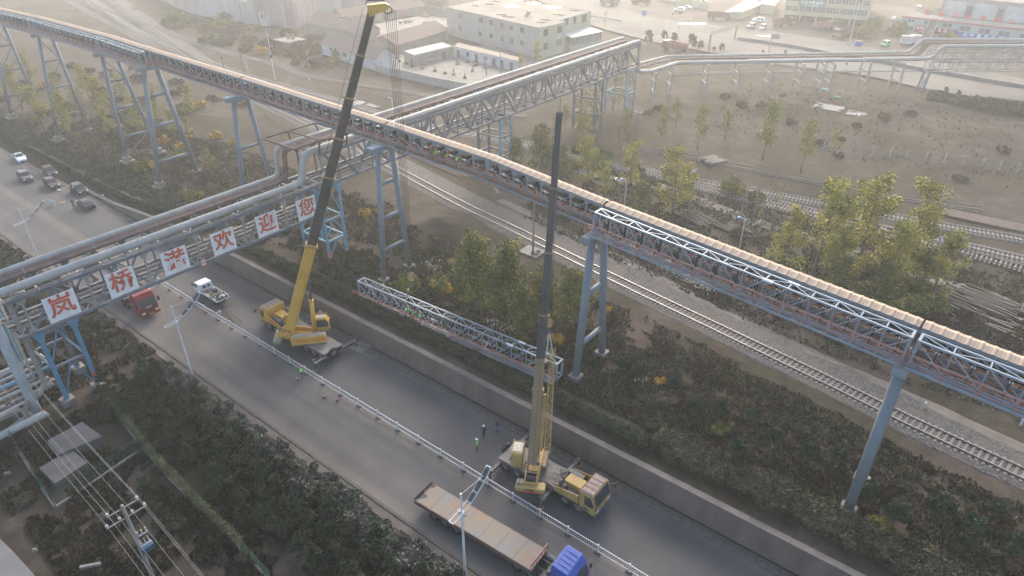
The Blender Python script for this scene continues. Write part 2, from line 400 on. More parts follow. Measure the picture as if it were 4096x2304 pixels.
OCH = mat('faded_orange_paint', (0.17, 0.095, 0.045), (0.14, 0.10, 0.07), 2.0, 0.9)
pm = MB().add([(0, 0, 0), (0.42, 0, 0), (0.42, 0.015, 0.3), (0, 0.015, 0.3)], [(0, 1, 2, 3)]).mesh('painted_mark', OCH)
for i in range(96):
    x = 4 - 0.95 * i
    link('painted_mark', pm, wl, (x + R.uniform(-.05, .05), 43.166, 0.16 + R.uniform(-.03, .03)), None, (R.uniform(.5, 1.1), 1, R.uniform(.6, 1.1)))

# ------------------------------------------------------------------ railway
STEEL = mat('rail_steel', (0.10, 0.085, 0.075), (0.15, 0.13, 0.115), 1, 0.55, 0.6)
SHINE = mat('worn_rail_head', (0.26, 0.255, 0.24), (0.34, 0.33, 0.315), 1, 0.45, 0.6)
DULL = mat('dull_rail_head', (0.24, 0.22, 0.20), (0.32, 0.30, 0.28), 1, 0.6, 0.3)
RUSTR = mat('rusty_rail', (0.10, 0.075, 0.06), (0.16, 0.12, 0.10), 1, 0.7, 0.2)
SLEEP = mat('concrete_sleeper', (0.135, 0.112, 0.095), (0.20, 0.17, 0.148), 0.6, 0.9)
SLEEPW = mat('pale_concrete_sleeper', (0.21, 0.195, 0.172), (0.29, 0.275, 0.25), 0.6, 0.9)
SLEEPT = mat('dark_timber_sleeper', (0.05, 0.042, 0.036), (0.09, 0.075, 0.062), 0.6, 0.9)
def ballast_material(name, a, b_, c_):
    m = bpy.data.materials.new(name); m.use_nodes = True; n = m.node_tree; b = n.nodes['Principled BSDF']; b.inputs['Roughness'].default_value = 0.9
    g = n.nodes.new('ShaderNodeNewGeometry')
    vo = n.nodes.new('ShaderNodeTexVoronoi'); vo.inputs['Scale'].default_value = 7.0; n.links.new(g.outputs['Position'], vo.inputs['Vector'])
    nz = n.nodes.new('ShaderNodeTexNoise'); nz.inputs['Scale'].default_value = 0.35; nz.inputs['Detail'].default_value = 5; n.links.new(g.outputs['Position'], nz.inputs['Vector'])
    sp = n.nodes.new('ShaderNodeSeparateColor'); n.links.new(vo.outputs['Color'], sp.inputs[0])
    r = n.nodes.new('ShaderNodeValToRGB'); e = r.color_ramp.elements; e[0].position = 0.1; e[0].color = (*a, 1); e[1].position = 0.95; e[1].color = (*c_, 1); k = e.new(0.5); k.color = (*b_, 1)
    n.links.new(sp.outputs[0], r.inputs[0])
    br = n.nodes.new('ShaderNodeValToRGB'); br.color_ramp.elements[0].position = 0.48; br.color_ramp.elements[0].color = (0, 0, 0, 1); br.color_ramp.elements[1].position = 0.6; br.color_ramp.elements[1].color = (0.7, 0.7, 0.7, 1)
    n.links.new(nz.outputs['Fac'], br.inputs[0])
    mx = n.nodes.new('ShaderNodeMix'); mx.data_type = 'RGBA'; mx.inputs[7].default_value = (0.085, 0.068, 0.055, 1)
    n.links.new(br.outputs[0], mx.inputs[0]); n.links.new(r.outputs[0], mx.inputs[6]); n.links.new(mx.outputs[2], b.inputs['Base Color'])
    bp = n.nodes.new('ShaderNodeBump'); bp.inputs['Strength'].default_value = 0.9; bp.inputs['Distance'].default_value = 0.08
    n.links.new(vo.outputs['Distance'], bp.inputs['Height']); n.links.new(bp.outputs[0], b.inputs['Normal'])
    return m
BALL = ballast_material('ballast_gravel', (0.026, 0.025, 0.025), (0.056, 0.053, 0.05), (0.115, 0.108, 0.10))
def spline(pts, step=1.0):
    """Catmull-Rom through 2-D points, resampled at even steps"""
    P = [Vector((*p[:2], 0)) for p in pts]; P = [P[0] * 2 - P[1]] + P + [P[-1] * 2 - P[-2]]; out = []
    for i in range(1, len(P) - 2):
        a, b, c, d = P[i - 1], P[i], P[i + 1], P[i + 2]
        for k in range(24):
            t = k / 24.0; out.append(0.5 * ((2 * b) + (c - a) * t + (2 * a - 5 * b + 4 * c - d) * t * t + (3 * b - a - 3 * c + d) * t ** 3))
    out.append(P[-2]); res = [out[0].copy()]; acc = 0.0
    for p, q in zip(out, out[1:]):
        L = (q - p).length
        while acc + L >= step:
            t = (step - acc) / L; p = p + (q - p) * t; res.append(p.copy()); L = (q - p).length; acc = 0.0
        acc += L
    return res
def offs(pl, d):
    out = []
    for i, p in enumerate(pl):
        t = (pl[min(i + 1, len(pl) - 1)] - pl[max(i - 1, 0)]).normalized(); out.append((p.x - t.y * d, p.y + t.x * d))
    return out
def profile_strip(name, pl, prof, mt, parent=None, zf=None):
    """sweeps an open or closed (offset, height) profile along a plan line"""
    rows = [offs(pl, o) for o, h in prof]; v = []; f = []; k = len(prof)
    for i in range(len(pl)):
        z0 = zf(pl[i].x, pl[i].y) if zf else 0.0
        for j in range(k): v.append((rows[j][i][0], rows[j][i][1], z0 + prof[j][1]))
    for i in range(len(pl) - 1):
        for j in range(k - 1): f.append((i * k + j, i * k + j + 1, (i + 1) * k + j + 1, (i + 1) * k + j))
    m_ = bpy.data.meshes.new(name); m_.from_pydata(v, [], f); m_.materials.append(mt)
    return link(name, m_, parent)
TOT_SLEEPERS = [0]
def track(pts, label, wide=(2.6, 2.2), sm=SLEEP, rail=STEEL, head=SHINE, ball=True, pitch=0.6, z=3.12, n_parts=300, near=None, gauge=0.7525, bars=True):
    t = tag(bpy.data.objects.new('railway_track', None), label, kind='structure'); COL.objects.link(t)
    pl = spline(pts, 1.5)
    if ball:
        profile_strip('ballast', pl, [(-wide[0] - 0.8, -0.55), (-wide[0], -0.06), (-1.5, 0.02), (1.5, 0.02), (wide[1], -0.06), (wide[1] + 0.8, -0.55)], BALL, t, lambda x, y: z)
    for s in (-1, 1):
        profile_strip('rail', pl, [(s * gauge - 0.075, 0.07), (s * gauge - 0.012, 0.11), (s * gauge - 0.012, 0.18), (s * gauge - 0.036, 0.19), (s * gauge - 0.036, 0.225), (s * gauge + 0.036, 0.225), (s * gauge + 0.036, 0.19), (s * gauge + 0.012, 0.18), (s * gauge + 0.012, 0.11), (s * gauge + 0.075, 0.07)][::-1], rail, t, lambda x, y: z)
        if head: profile_strip('rail_head', pl, [(s * gauge + 0.034, 0.229), (s * gauge - 0.034, 0.229)], head, t, lambda x, y: z)
    q = MB()
    for sx in (-1, 1):   # raised rail seats, lower middle
        q.add([(sx * a, b, c) for a, b, c in ((1.27, -.15, -.1), (1.27, .15, -.1), (1.27, .13, .05), (1.27, -.13, .05), (.5, -.15, -.1), (.5, .15, -.1), (.5, .12, .07), (.5, -.12, .07), (0, -.13, -.1), (0, .13, -.1), (0, .11, .02), (0, -.11, .02))],
              [(0, 1, 2, 3), (3, 2, 6, 7), (7, 6, 10, 11), (1, 5, 6, 2), (0, 3, 7, 4), (5, 9, 10, 6), (4, 7, 11, 8)])
    sl = q.mesh('sleeper', sm)
    sp = spline(pts, pitch); rot = []
    for i, p in enumerate(sp):
        d = sp[min(i + 1, len(sp) - 1)] - sp[max(0, i - 1)]; rot.append(math.atan2(d.y, d.x) + PI / 2)
    if near: order = sorted(range(len(sp)), key=lambda i: (sp[i] - Vector((*near, 0))).length)
    else: order = list(range(len(sp)))
    parts = set(order[:n_parts]); rest = MB()
    for i, p in enumerate(sp):
        if i in parts: link('sleeper', sl, t, (p.x, p.y, z + 0.03 + R.uniform(-.01, .01)), (0, 0, rot[i] + R.uniform(-.015, .015)))
        else: rest.box((p.x, p.y, z + 0.02), (2.5, 0.25, 0.1), rot[i])
    if rest.v: tag(rest.build('far_sleepers', sm, t), kind='stuff')
    return t
mainpts = [sxy(u, v) for u, v in [(4700, 2190), (4096, 1905), (3623, 1684), (3313, 1531), (2777, 1273), (2458, 1120), (2100, 944), (1834, 815), (1535, 654), (1274, 518), (1077, 421), (900, 320), (764, 235), (600, 112), (451, 0), (330, -95)]]
track(mainpts, 'nearest railway line with pale sleepers and bright rails on a wide gravel bed', (4.6, 2.1), near=(-5, 66))
track([sxy(u, v) for u, v in [(330, -40), (380, 24), (599, 103), (856, 201), (1100, 257), (1214, 300), (1428, 338), (1706, 383), (1900, 420), (2100, 470)]],
      'curved railway line running past the walled yard into the haze', (1.6, 1.6), rail=RUSTR, head=DULL, n_parts=120, near=(-150, 120))
track([sxy(u, v) for u, v in [(250, -40), (368, 0), (500, 95), (642, 171), (941, 291), (1372, 411), (1500, 453), (1760, 520), (2047, 569), (2300, 631), (2552, 683), (2773, 739), (2971, 785), (3171, 831), (3500, 912), (3821, 978), (4088, 1040), (4500, 1130)]],
      'middle railway line with pale sleepers behind the poplars', (1.9, 1.9), sm=SLEEPW, rail=RUSTR, head=DULL, near=(-20, 118), n_parts=300)
track([sxy(u, v) for u, v in [(2690, 724), (2971, 797), (3171, 846), (3500, 930), (3788, 996), (4070, 1072), (4500, 1185)]],
      'railway line closest behind the poplars, diverging from its neighbour', (1.9, 1.5), sm=SLEEPW, rail=RUSTR, head=DULL, near=(-5, 115), n_parts=120, ball=False, z=3.125)
track([sxy(u, v) for u, v in [(2552, 675), (2790, 728), (3008, 765), (3200, 800), (3500, 856), (3729, 899), (4096, 962), (4500, 1035)]],
      'railway line with pale sleepers on its own gravel bed beside the stacked rails', (1.7, 1.7), sm=SLEEPW, rail=RUSTR, head=DULL, near=(-5, 125), n_parts=120)
track([sxy(u, v) for u, v in [(2560, 596), (2753, 629), (2883, 656), (3200, 717), (3500, 775), (3799, 822), (3930, 840)]],
      'disused rusty railway siding running under a stack of timbers', (1.5, 1.5), sm=SLEEPT, rail=RUSTR, head=None, near=(-40, 150), n_parts=100, pitch=0.75)
track([sxy(u, v) for u, v in [(160, -60), (261, 0), (428, 92), (560, 160), (640, 203)]],
      'railway line nearest the conveyor at the far left', (1.6, 1.6), rail=RUSTR, n_parts=60, near=(-180, 90))
track([sxy(u, v) for u, v in [(310, -60), (330, 0), (470, 70), (640, 115), (800, 175), (1100, 262)]],
      'railway line joining the curve in front of the pink yard walls', (1.6, 1.6), rail=RUSTR, head=DULL, n_parts=60, near=(-200, 125), z=3.115, ball=False)

BEIGE = mat('packed_path_dirt', (0.13, 0.113, 0.095), (0.185, 0.163, 0.138), 0.35, 0.95, bump=0.2, bscale=6)
def path_strip(name, pts, w, mt, label, z=0.05, jit=0.5, step=1.5):
    pl = spline(pts, step); a = []; b = []
    ra, rb = offs(pl, w / 2), offs(pl, -w / 2); rm = [(p.x, p.y) for p in pl]; v = []; f = []
    for i in range(len(pl)):
        j1 = 1 + jit * fbm(pl[i].x, pl[i].y, 0.4, 2, 11) ; j2 = 1 + jit * fbm(pl[i].x, pl[i].y, 0.4, 2, 21)
        for k in range(7):
            t = -1 + 2 * k / 6.0; w2 = (j1 if t < 0 else j2) * abs(t)
            q = rb[i] if t < 0 else ra[i]
            x = rm[i][0] + (q[0] - rm[i][0]) * w2; y = rm[i][1] + (q[1] - rm[i][1]) * w2
            v.append((x, y, gz(x, y) + z - 0.08 * (abs(t) > 0.9)))
    for i in range(len(pl) - 1):
        for k in range(6): f.append((i * 7 + k, i * 7 + k + 1, (i + 1) * 7 + k + 1, (i + 1) * 7 + k))
    m_ = bpy.data.meshes.new(name); m_.from_pydata(v, [], f); m_.materials.append(mt)
    m_.polygons.foreach_set('use_smooth', [True] * len(m_.polygons))
    return tag(link(name, m_), label, kind='structure')
path_strip('dirt_path', [sxy(u, v) for u, v in [(2300, 680), (2400, 703), (2640, 748), (2850, 822), (3000, 880), (3250, 960), (3500, 1045), (3800, 1136), (4096, 1230), (4500, 1340)]], 2.6, BEIGE, 'pale beige dirt path beyond the poplars', 0.09)
path_strip('dirt_track', [sxy(u, v) for u, v in [(2000, 800), (2300, 945), (2600, 1095), (3082, 1351), (3553, 1548), (4096, 1800), (4500, 1970)]], 1.7, mat('track_side_dirt', (0.09, 0.074, 0.060), (0.145, 0.122, 0.10), 0.6, 0.95, bump=0.3), 'narrow dirt track along the far side of the nearest railway line', 0.08, 0.4)

# far road, its kerbs and the yards beyond
FARR = mat('pale_concrete_road', (0.13, 0.12, 0.105), (0.20, 0.187, 0.165), 0.05, 0.95, bump=0.05, spec=.1)
pl_n = [sxy(u, v) for u, v in [(1500, -190), (1900, -95), (2120, -10), (2340, 95), (2600, 168), (2880, 222), (3100, 262), (3370, 294), (3480, 312), (3790, 378), (4096, 412), (4600, 500)]]
pl_f = [sxy(u, v) for u, v in [(1560, -230), (2000, -160), (2250, -60), (2450, 20), (2620, 74), (2850, 105), (3050, 124), (3230, 150), (3381, 174), (3540, 208), (3800, 262), (4096, 322), (4700, 450)]]
pn, pf = spline(pl_n, 2.0), spline(pl_f, 2.0)
k = 90
def resample(pl, n):
    return [(pl[int(i * (len(pl) - 1) / (n - 1))].x, pl[int(i * (len(pl) - 1) / (n - 1))].y) for i in range(n)]
sheet('far_road', (resample(pn, k), resample(pf, k)), 3.42, FARR, 'wide pale concrete road crossing the top of the scene')
YARD = mat('yard_earth', (0.085, 0.072, 0.06), (0.14, 0.122, 0.10), 0.1, 0.95, bump=0.1, spec=.1)
pls = resample(pf, k)
sheet('yard', (pls, [(x + 8, y + 90) for x, y in pls]), 3.40, YARD, 'brown earth yard in front of the repair shops')
wet = MB()
for (u, v), a, b_ in (((2760, 100), 5.5, 1.1), ((2790, 97), 3, 0.6), ((3110, 152), 5, 0.6), ((3160, 160), 4, 0.5), ((3060, 148), 3, 0.5)):
    x, y = sxy(u, v); pg = []
    for i in range(14):
        t = 2 * PI * i / 14; rr = 1 + 0.25 * math.sin(3 * t + u); pg.append((x + a * rr * math.cos(t) * 0.8 - b_ * math.sin(t) * .3, y + b_ * rr * math.sin(t) + a * .5 * math.cos(t) * rr))
    wet.prism(pg, 3.421, 3.428)
tag(wet.build('puddles', mat('puddle_water', (0.25, 0.24, 0.22), (0.3, 0.29, 0.27), 1, 0.06), None), 'shallow puddles along the far side of the pale road', kind='structure')
# yard floor behind the walls, left of the concrete block
ylow = [sxy(u, v) for u, v in [(1500, 282), (1595, 300), (1740, 335), (1830, 352)]]
sheet('courtyard', (ylow, [(-165, 147), (-160, 165), (-140, 185), (-118, 185)]), lambda x, y: 3.30, mat('pale_yard', (0.13, 0.117, 0.098), (0.20, 0.183, 0.155), 0.3, 0.9), 'pale sandy courtyard inside the brick wall')
sheet('back_courtyard', ([(-206, 160), (-190, 158), (-176, 158)], [(-206, 206), (-190, 207), (-172, 207)]), 3.31, MATS['pale_yard'], 'pale courtyard between the tiled houses')
# ------------------------------------------------------------------ conveyor galleries and trusses
BLUE = mat('grey_blue_paint', (0.165, 0.205, 0.235), (0.22, 0.265, 0.295), 0.5, 0.6, c3=(0.25, 0.285, 0.31), spec=0.4)
BLUEN = mat('fresh_grey_blue_paint', (0.19, 0.235, 0.265), (0.24, 0.29, 0.325), 0.5, 0.5, spec=0.5)
BLUED = mat('dusty_blue_paint', (0.10, 0.135, 0.16), (0.17, 0.205, 0.225), 0.8, 0.75, c3=(0.15, 0.125, 0.105))
LEGM = mat('column_blue_grey_paint', (0.135, 0.165, 0.185), (0.175, 0.21, 0.235), 0.35, 0.75, c3=(0.19, 0.215, 0.23))
ORANGE = mat('orange_railing_paint', (0.40, 0.115, 0.055), (0.50, 0.16, 0.075), 1.2, 0.6)
ROOFM = mat('beige_roof_sheet', (0.37, 0.27, 0.19), (0.46, 0.345, 0.25), 0.35, 0.75, c3=(0.50, 0.39, 0.29), spec=.25)
DARK = mat('dark_machinery', (0.018, 0.018, 0.02), (0.04, 0.038, 0.036), 2, 0.6)
RUBBER = mat('black_rubber', (0.02, 0.02, 0.022), (0.035, 0.035, 0.037), 3, 0.55)
ROLLER = mat('bright_steel', (0.6, 0.6, 0.58), (0.7, 0.7, 0.68), 3, 0.3, 0.9)
BROWNF = mat('rusty_walkway', (0.105, 0.075, 0.055), (0.165, 0.125, 0.095), 0.9, 0.85)
GRATE = mat('walkway_plate', (0.15, 0.185, 0.205), (0.22, 0.26, 0.285), 3, 0.65)
GN = [(60, 48.2, 17.4), (27, 49.55, 19.2), (-1.6, 50.75, 20.8), (-30.5, 51.92, 22.5), (-46, 52.6, 23.6), (-62.7, 53.0, 24.05), (-93.5, 53.0, 24.95), (-120, 53.0, 25.5), (-134.5, 53.0, 25.95), (-164, 53.0, 26.1), (-190, 53.0, 25.7), (-250, 53.0, 24.6)]
def gal(x):
    for (a, ya, za), (b, yb, zb) in zip(GN, GN[1:]):
        if a >= x >= b:
            t = (x - a) / (b - a); return ya + (yb - ya) * t, za + (zb - za) * t
    return (GN[0][1:] if x > 60 else GN[-1][1:])
def frame_between(x0, x1, dy=0.0, p0=None, p1=None):
    """origin and rotation of a span running from x0 to x1 along the line of the galleries"""
    y0, z0 = gal(x0); y1, z1 = gal(x1)
    a = Vector(p0 or (x0, y0 + dy, z0)); b = Vector(p1 or (x1, y1 + dy, z1)); d = b - a
    L = d.length; rz = math.atan2(d.y, d.x); ry = -math.asin(d.z / L)
    return a, L, (0, ry, rz)
SH = {}
def shared(key, fn):
    if key not in SH: SH[key] = fn()
    return SH[key]
def old_gallery(x0, x1, label, x_part=True):
    """roofed conveyor gallery: local x along the span, y away from the camera, z=0 at the eaves"""
    o, L, rot = frame_between(x0, x1, 1.85)
    t = thing('conveyor_gallery', label, 'conveyor gallery', o, rot, 'roofed conveyor gallery spans')
    nb = max(1, round(L / 2.0)); w = L / nb
    def sheet_mesh():
        q = MB(); n = 9; W_ = 1.0; a = []; b_ = []
        for i in range(n):
            x = -W_ / 2 + W_ * i / (n - 1); z = [0.0, 0, 0, 0, 0.045, 0.045, 0, 0, 0][i]
            a.append((x, z))
        v = []; f = []
        for x, z in a: v += [(x, -0.12, z), (x, 0.58, z + 0.20), (x, 1.3, z)]
        for i in range(n - 1): f += [(3 * i, 3 * i + 3, 3 * i + 4, 3 * i + 1), (3 * i + 1, 3 * i + 4, 3 * i + 5, 3 * i + 2)]
        q.add(v, f); return q.mesh('roof_sheet', ROOFM)
    sm = shared('sheet', sheet_mesh); ns = max(1, round(L / 0.85)); sw = L / ns
    for i in range(ns):
        link('roof_sheet', sm, t, (sw * (i + .5), 0, 0.06 + R.uniform(-.006, .006)), None, (sw * 0.985, 1, 1))
    MB().bar((0.02, 0.05, -0.14), (L - 0.02, 0.05, -0.14), 0.12, 0.3).build('eaves_beam', BLUE, t)
    MB().bar((0.02, 0.05, -2.0), (L - 0.02, 0.05, -2.0), 0.14, 0.22).build('bottom_beam', BLUE, t)
    MB().bar((0.02, 1.12, -0.14), (L - 0.02, 1.12, -0.14), 0.12, 0.26).build('eaves_beam', BLUE, t)
    MB().bar((0.02, 1.12, -2.0), (L - 0.02, 1.12, -2.0), 0.14, 0.22).build('bottom_beam', BLUE, t)
    MB().b2((0.02, 0.1, -2.2), (L - 0.02, 1.1, -2.13)).build('floor_plate', BROWNF, t)
    # posts with gusset plates and diagonals
    def post():
        q = MB(); q.bar((0, 0.04, -0.3), (0, 0.04, -1.9), 0.13, 0.22); q.b2((-0.28, 0.0, -0.52), (0.28, 0.05, -0.29)); q.b2((-0.26, 0.0, -1.9), (0.26, 0.05, -1.72)); return q.mesh('post', BLUE)
    pm_ = shared('post', post)
    for i in range(nb + 1): link('post', pm_, t, (min(max(w * i, 0.15), L - 0.15), 0, 0)); 
    dm = shared(('diag', round(w, 2)), lambda: MB().bar((0.1, 0.05, -0.55), (w - 0.12, 0.05, -1.75), 0.12, 0.1, (0, 1, 0)).mesh('diagonal', BLUE))
    dm2 = shared(('diag2', round(w, 2)), lambda: MB().bar((0.12, 0.05, -1.75), (w - 0.1, 0.05, -0.55), 0.12, 0.1, (0, 1, 0)).mesh('diagonal', BLUE))
    for i in range(nb): link('diagonal', dm if i < nb / 2 else dm2, t, (w * i, 0, 0))
    back = MB()
    for i in range(nb):
        back.bar((w * i, 1.12, -0.25), (w * i, 1.12, -1.9), 0.12); back.b2((w * i + 0.1, 1.10, -0.95), (w * (i + 1) - 0.1, 1.13, -0.3))
    back.build('back_frame', BLUED, t)
    MB().tube((0, 0.55, -1.05), (L, 0.55, -1.05), 0.2, 10).build('pipe_belt', RUBBER, t, True)
    MB().tube((0, 0.6, -1.62), (L, 0.6, -1.62), 0.2, 10).build('pipe_belt', RUBBER, t, True)
    def idl():
        q = MB(); q.b2((-0.04, 0.12, -1.95), (0.04, 1.0, -0.55)); q.tube((-.12, .32, -.78), (.12, .32, -.78), .06, 6); q.tube((-.12, .3, -1.35), (.12, .3, -1.35), .06, 6); return q.mesh('idler_frame', DARK)
    im = shared('idler', idl)
    for i in range(nb): link('idler_frame', im, t, (w * (i + .5), 0, 0))
    rr = shared(('roll', round(w, 2)), lambda: MB().tube((0.25, 0.2, -1.3), (w * 0.62, 0.2, -1.3), 0.045, 6).mesh('roller', ROLLER))
    for i in range(nb): link('roller', rr, t, (w * i, 0, 0))
    # walkway with orange railing on the camera side
    MB().b2((0, -0.72, -2.24), (L, -0.02, -2.19)).build('walkway', BROWNF, t)
    MB().bar((0, -0.74, -2.26), (L, -0.74, -2.26), 0.09, 0.2).build('walkway_edge', BLUE, t)
    railing(t, L, -0.75, -2.2, 1.1, 1.95, bracket=True)
    return t
def railing(t, L, y, z, h, pitch, bracket=False, ends=False, bars=(0.36, 0.72)):
    MB().bar((0, y, z + h), (L, y, z + h), 0.055).build('handrail', ORANGE, t)
    for b_ in bars: MB().bar((0, y, z + h * b_), (L, y, z + h * b_), 0.03).build('mid_rail', ORANGE, t)
    def rp():
        q = MB(); q.bar((0, 0, -0.12), (0, 0, h), 0.06)
        if bracket: q.bar((0, 0.0, -0.14), (0, 0.7, -0.14), 0.08, 0.1)
        return q.mesh('rail_post', ORANGE)
    m_ = shared(('rp', h, bracket), rp); n = max(1, round(L / pitch))
    for i in range(n + 1): link('rail_post', m_, t, (L * i / n + (0.03 if i == 0 else (-0.03 if i == n else 0)), y, z))
def open_truss(a, b, label, group, nb=15, closed_floor=False, zoff=0.0, tube_=True, wrap=()):
    """new open box truss; local x along, y away from the camera, z=0 at the top chords"""
    d = Vector(b) - Vector(a); L = d.length; rz = math.atan2(d.y, d.x); ry = -math.asin(d.z / L)
    t = thing('conveyor_truss', label, 'steel truss', a, (0, ry, rz), group)
    Wd, H_ = 1.12, 2.15; w = L / nb
    for y, nm in ((0, 'top_chord'), (Wd, 'top_chord')): MB().bar((0, y, -0.08), (L, y, -0.08), 0.15, 0.16).build(nm, BLUEN, t)
    for y in (0, Wd): MB().bar((0, y, -H_), (L, y, -H_), 0.14, 0.16).build('bottom_chord', BLUEN, t)
    vm = shared('tv', lambda: MB().bar((0, 0, -0.16), (0, 0, -H_ + 0.08), 0.09, 0.11).mesh('post', BLUEN))
    vme = shared('tve', lambda: MB().bar((0, 0, -0.16), (0, 0, -H_ + 0.08), 0.2, 0.2).mesh('end_post', BLUEN))
    cm = shared('tc', lambda: MB().bar((0, 0.075, -0.07), (0, Wd - 0.075, -0.07), 0.1, 0.1).mesh('cross_bar', BLUEN))
    cme = shared('tce', lambda: MB().bar((0, 0.075, -0.07), (0, Wd - 0.075, -0.07), 0.2, 0.13).mesh('end_bar', BLUEN))
    bm = shared('tb', lambda: MB().bar((0, 0.07, -H_), (0, Wd - 0.07, -H_), 0.1, 0.12).mesh('floor_beam', BLUEN))
    k = round(w, 2)
    dd = shared(('td', k), lambda: MB().bar((0.06, 0, -0.17), (w - 0.05, 0, -H_ + 0.1), 0.08, 0.09, (0, 1, 0)).mesh('diagonal', BLUEN))
    du = shared(('tu', k), lambda: MB().bar((0.06, 0, -H_ + 0.1), (w - 0.05, 0, -0.17), 0.08, 0.09, (0, 1, 0)).mesh('diagonal', BLUEN))
    tz = [shared(('tz', k, s), lambda s=s: MB().bar((0.05, 0.08 if s else Wd - 0.08, -0.05), (w - 0.05, Wd - 0.08 if s else 0.08, -0.05), 0.075, 0.06).mesh('top_brace', BLUEN)) for s in (0, 1)]
    bz = [shared(('bz', k, s), lambda s=s: MB().bar((0.05, 0.08 if s else Wd - 0.08, -H_), (w - 0.05, Wd - 0.08 if s else 0.08, -H_), 0.06, 0.06).mesh('floor_brace', BLUEN)) for s in (0, 1)]
    def idl():
        q = MB()   # eight-sided idler panel with rollers and bright caps
        for z0 in (-0.95, -1.7):
            ring = [(0.56 + 0.36 * math.cos(PI / 8 + PI / 4 * i), z0 + 0.34 * math.sin(PI / 8 + PI / 4 * i)) for i in range(8)]
            for i in range(8):
                a_, b_ = ring[i], ring[(i + 1) % 8]; q.bar((0, a_[0], a_[1]), (0, b_[0], b_[1]), 0.1, 0.05)
        for y in (0.15, 0.97): q.bar((0, y, -0.4), (0, y, -2.05), 0.1)
        q.b2((-0.03, 0.2, -1.4), (0.03, 0.92, -1.25)); return q.mesh('idler_frame', DARK)
    im = shared('tidl', idl)
    cap = shared('tcap', lambda: MB().tube((-.12, .2, -.62), (.12, .2, -.62), .07, 8).tube((-.12, .2, -1.5), (.12, .2, -1.5), .06, 8).mesh('idler_roller', ROLLER))
    for i in range(nb + 1):
        x = min(max(w * i, 0.1), L - 0.1); e = i in (0, nb)
        for y in (0, Wd): link('end_post' if e else 'post', vme if e else vm, t, (x, y, 0))
        link('end_bar' if e else 'cross_bar', cme if e else cm, t, (x, 0, 0)); link('floor_beam', bm, t, (x, 0, 0))
    for i in range(nb):
        for y in (0, Wd): link('diagonal', dd if i < nb / 2 else du, t, (w * i, y, 0))
        link('top_brace', tz[i % 2], t, (w * i, 0, 0)); link('floor_brace', bz[i % 2], t, (w * i, 0, 0))
        f = link('idler_frame', im, t, (w * (i + .62), 0, 0)); link('idler_roller', cap, f, (0, 0, 0))
    # walkway on the camera side
    if closed_floor:
        MB().b2((0, -0.85, -H_ - 0.04), (L, -0.06, -H_ - 0.015)).build('walkway_plate', GRATE, t)
        q = MB()
        for j in range(7): q.bar((0, -0.8 + 0.11 * j, -H_ + 0.0), (L, -0.8 + 0.11 * j, -H_ + 0.0), 0.02, 0.03)
        q.build('walkway_ribs', BLUED, t)
    else:
        for i in range(nb):
            link('outrigger', shared('outr', lambda: MB().bar((0, -0.85, -H_), (0, -0.07, -H_), 0.09, 0.09).mesh('outrigger', BLUEN)), t, (w * i + 0.1, 0, 0))
            link('walkway_brace', shared(('wb', k, i % 2), lambda: MB().bar((0.1, -0.83 if i % 2 else -0.1, -H_), (w - .05, -0.1 if i % 2 else -0.83, -H_), 0.06, 0.06).mesh('walkway_brace', BLUEN)), t, (w * i, 0, 0))
    MB().bar((0, -0.87, -H_ - 0.02), (L, -0.87, -H_ - 0.02), 0.08, 0.2).build('walkway_edge', BLUEN, t)
    MB().bar((0, -0.40, -H_ + 0.03), (L, -0.40, -H_ + 0.03), 0.30, 0.03).build('toe_plate', BLUED, t)
    railing(t, L, -0.9, -H_ + 0.0, 1.15, w)
    for x, y in wrap:
        MB().box((x, y, -0.08), (0.9, 0.2, 0.2)).build('plastic_wrap', mat('white_plastic_film', (0.6, 0.62, 0.63), (0.75, 0.77, 0.78), 4, 0.35), t)
    return t
def P3(x, dy=0.0): y, z = gal(x); return (x, y + dy, z)
spans = [(60, 27.1, 'beyond the right frame edge'), (26.9, -1.5, 'at the right edge above the gravel bed'), (-1.65, -30.4, 'between the single right column and the twin-leg column, behind the fresh truss'),
         (-30.6, -62.6, 'over the bushes between the two cranes, with workers on its walkway'), (-62.8, -93.4, 'just left of the black boom, crossing the pipe bridge'), (-93.6, -119.9, 'left of the pipe bridge above the yellow poplars'),
         (-120.1, -164, 'behind the left truss, upper left'), (-164.2, -249, 'curving away at the far left top corner')]
for a, b, w_ in spans:
    if a > 50: continue
    # split long spans where the line bends
    cuts = [a] + [x for x, _, _ in GN if b + 1 < x < a - 1] + [b]
    for i, (p, q) in enumerate(zip(cuts, cuts[1:])):
        lab = 'beige-roofed conveyor gallery ' + w_
        if len(cuts) > 2: lab = 'beige-roofed conveyor gallery ' + {'-30.6': 'from the twin-leg column up to the middle of the gap', '-46': 'carrying the helmeted workers, up to the column by the black boom', '-120.1': 'behind the left truss between its first two tall towers', '-134.5': 'behind the left truss above the misty poplars', '-164.2': 'near the far left corner', '-190': 'vanishing out of the top left corner'}.get(str(p), w_)
        old_gallery(q, p, lab)
open_truss(P3(-30.45), P3(-1.75), 'new grey-blue open truss with orange railing on the twin-leg column, right of the tall boom', 'new open trusses on the columns', 15, wrap=((17.5, 0), (19.3, 1.12)))
open_truss(P3(-1.4), P3(27), 'new grey-blue open truss with ribbed walkway at the right edge', 'new open trusses on the columns', 12, True, wrap=((9.3, 1.12),))
open_truss(P3(-134.4), P3(-119.9), 'new open truss ending above the tower beside the yellow poplars, upper left', 'new open trusses on the columns', 8)
open_truss(P3(-163.9), P3(-134.7), 'new open truss in the haze left of centre, second from its free end', 'new open trusses on the columns', 15)
open_truss(P3(-189.9), P3(-164.1), 'new open truss running out at the top left corner', 'new open trusses on the columns', 13)
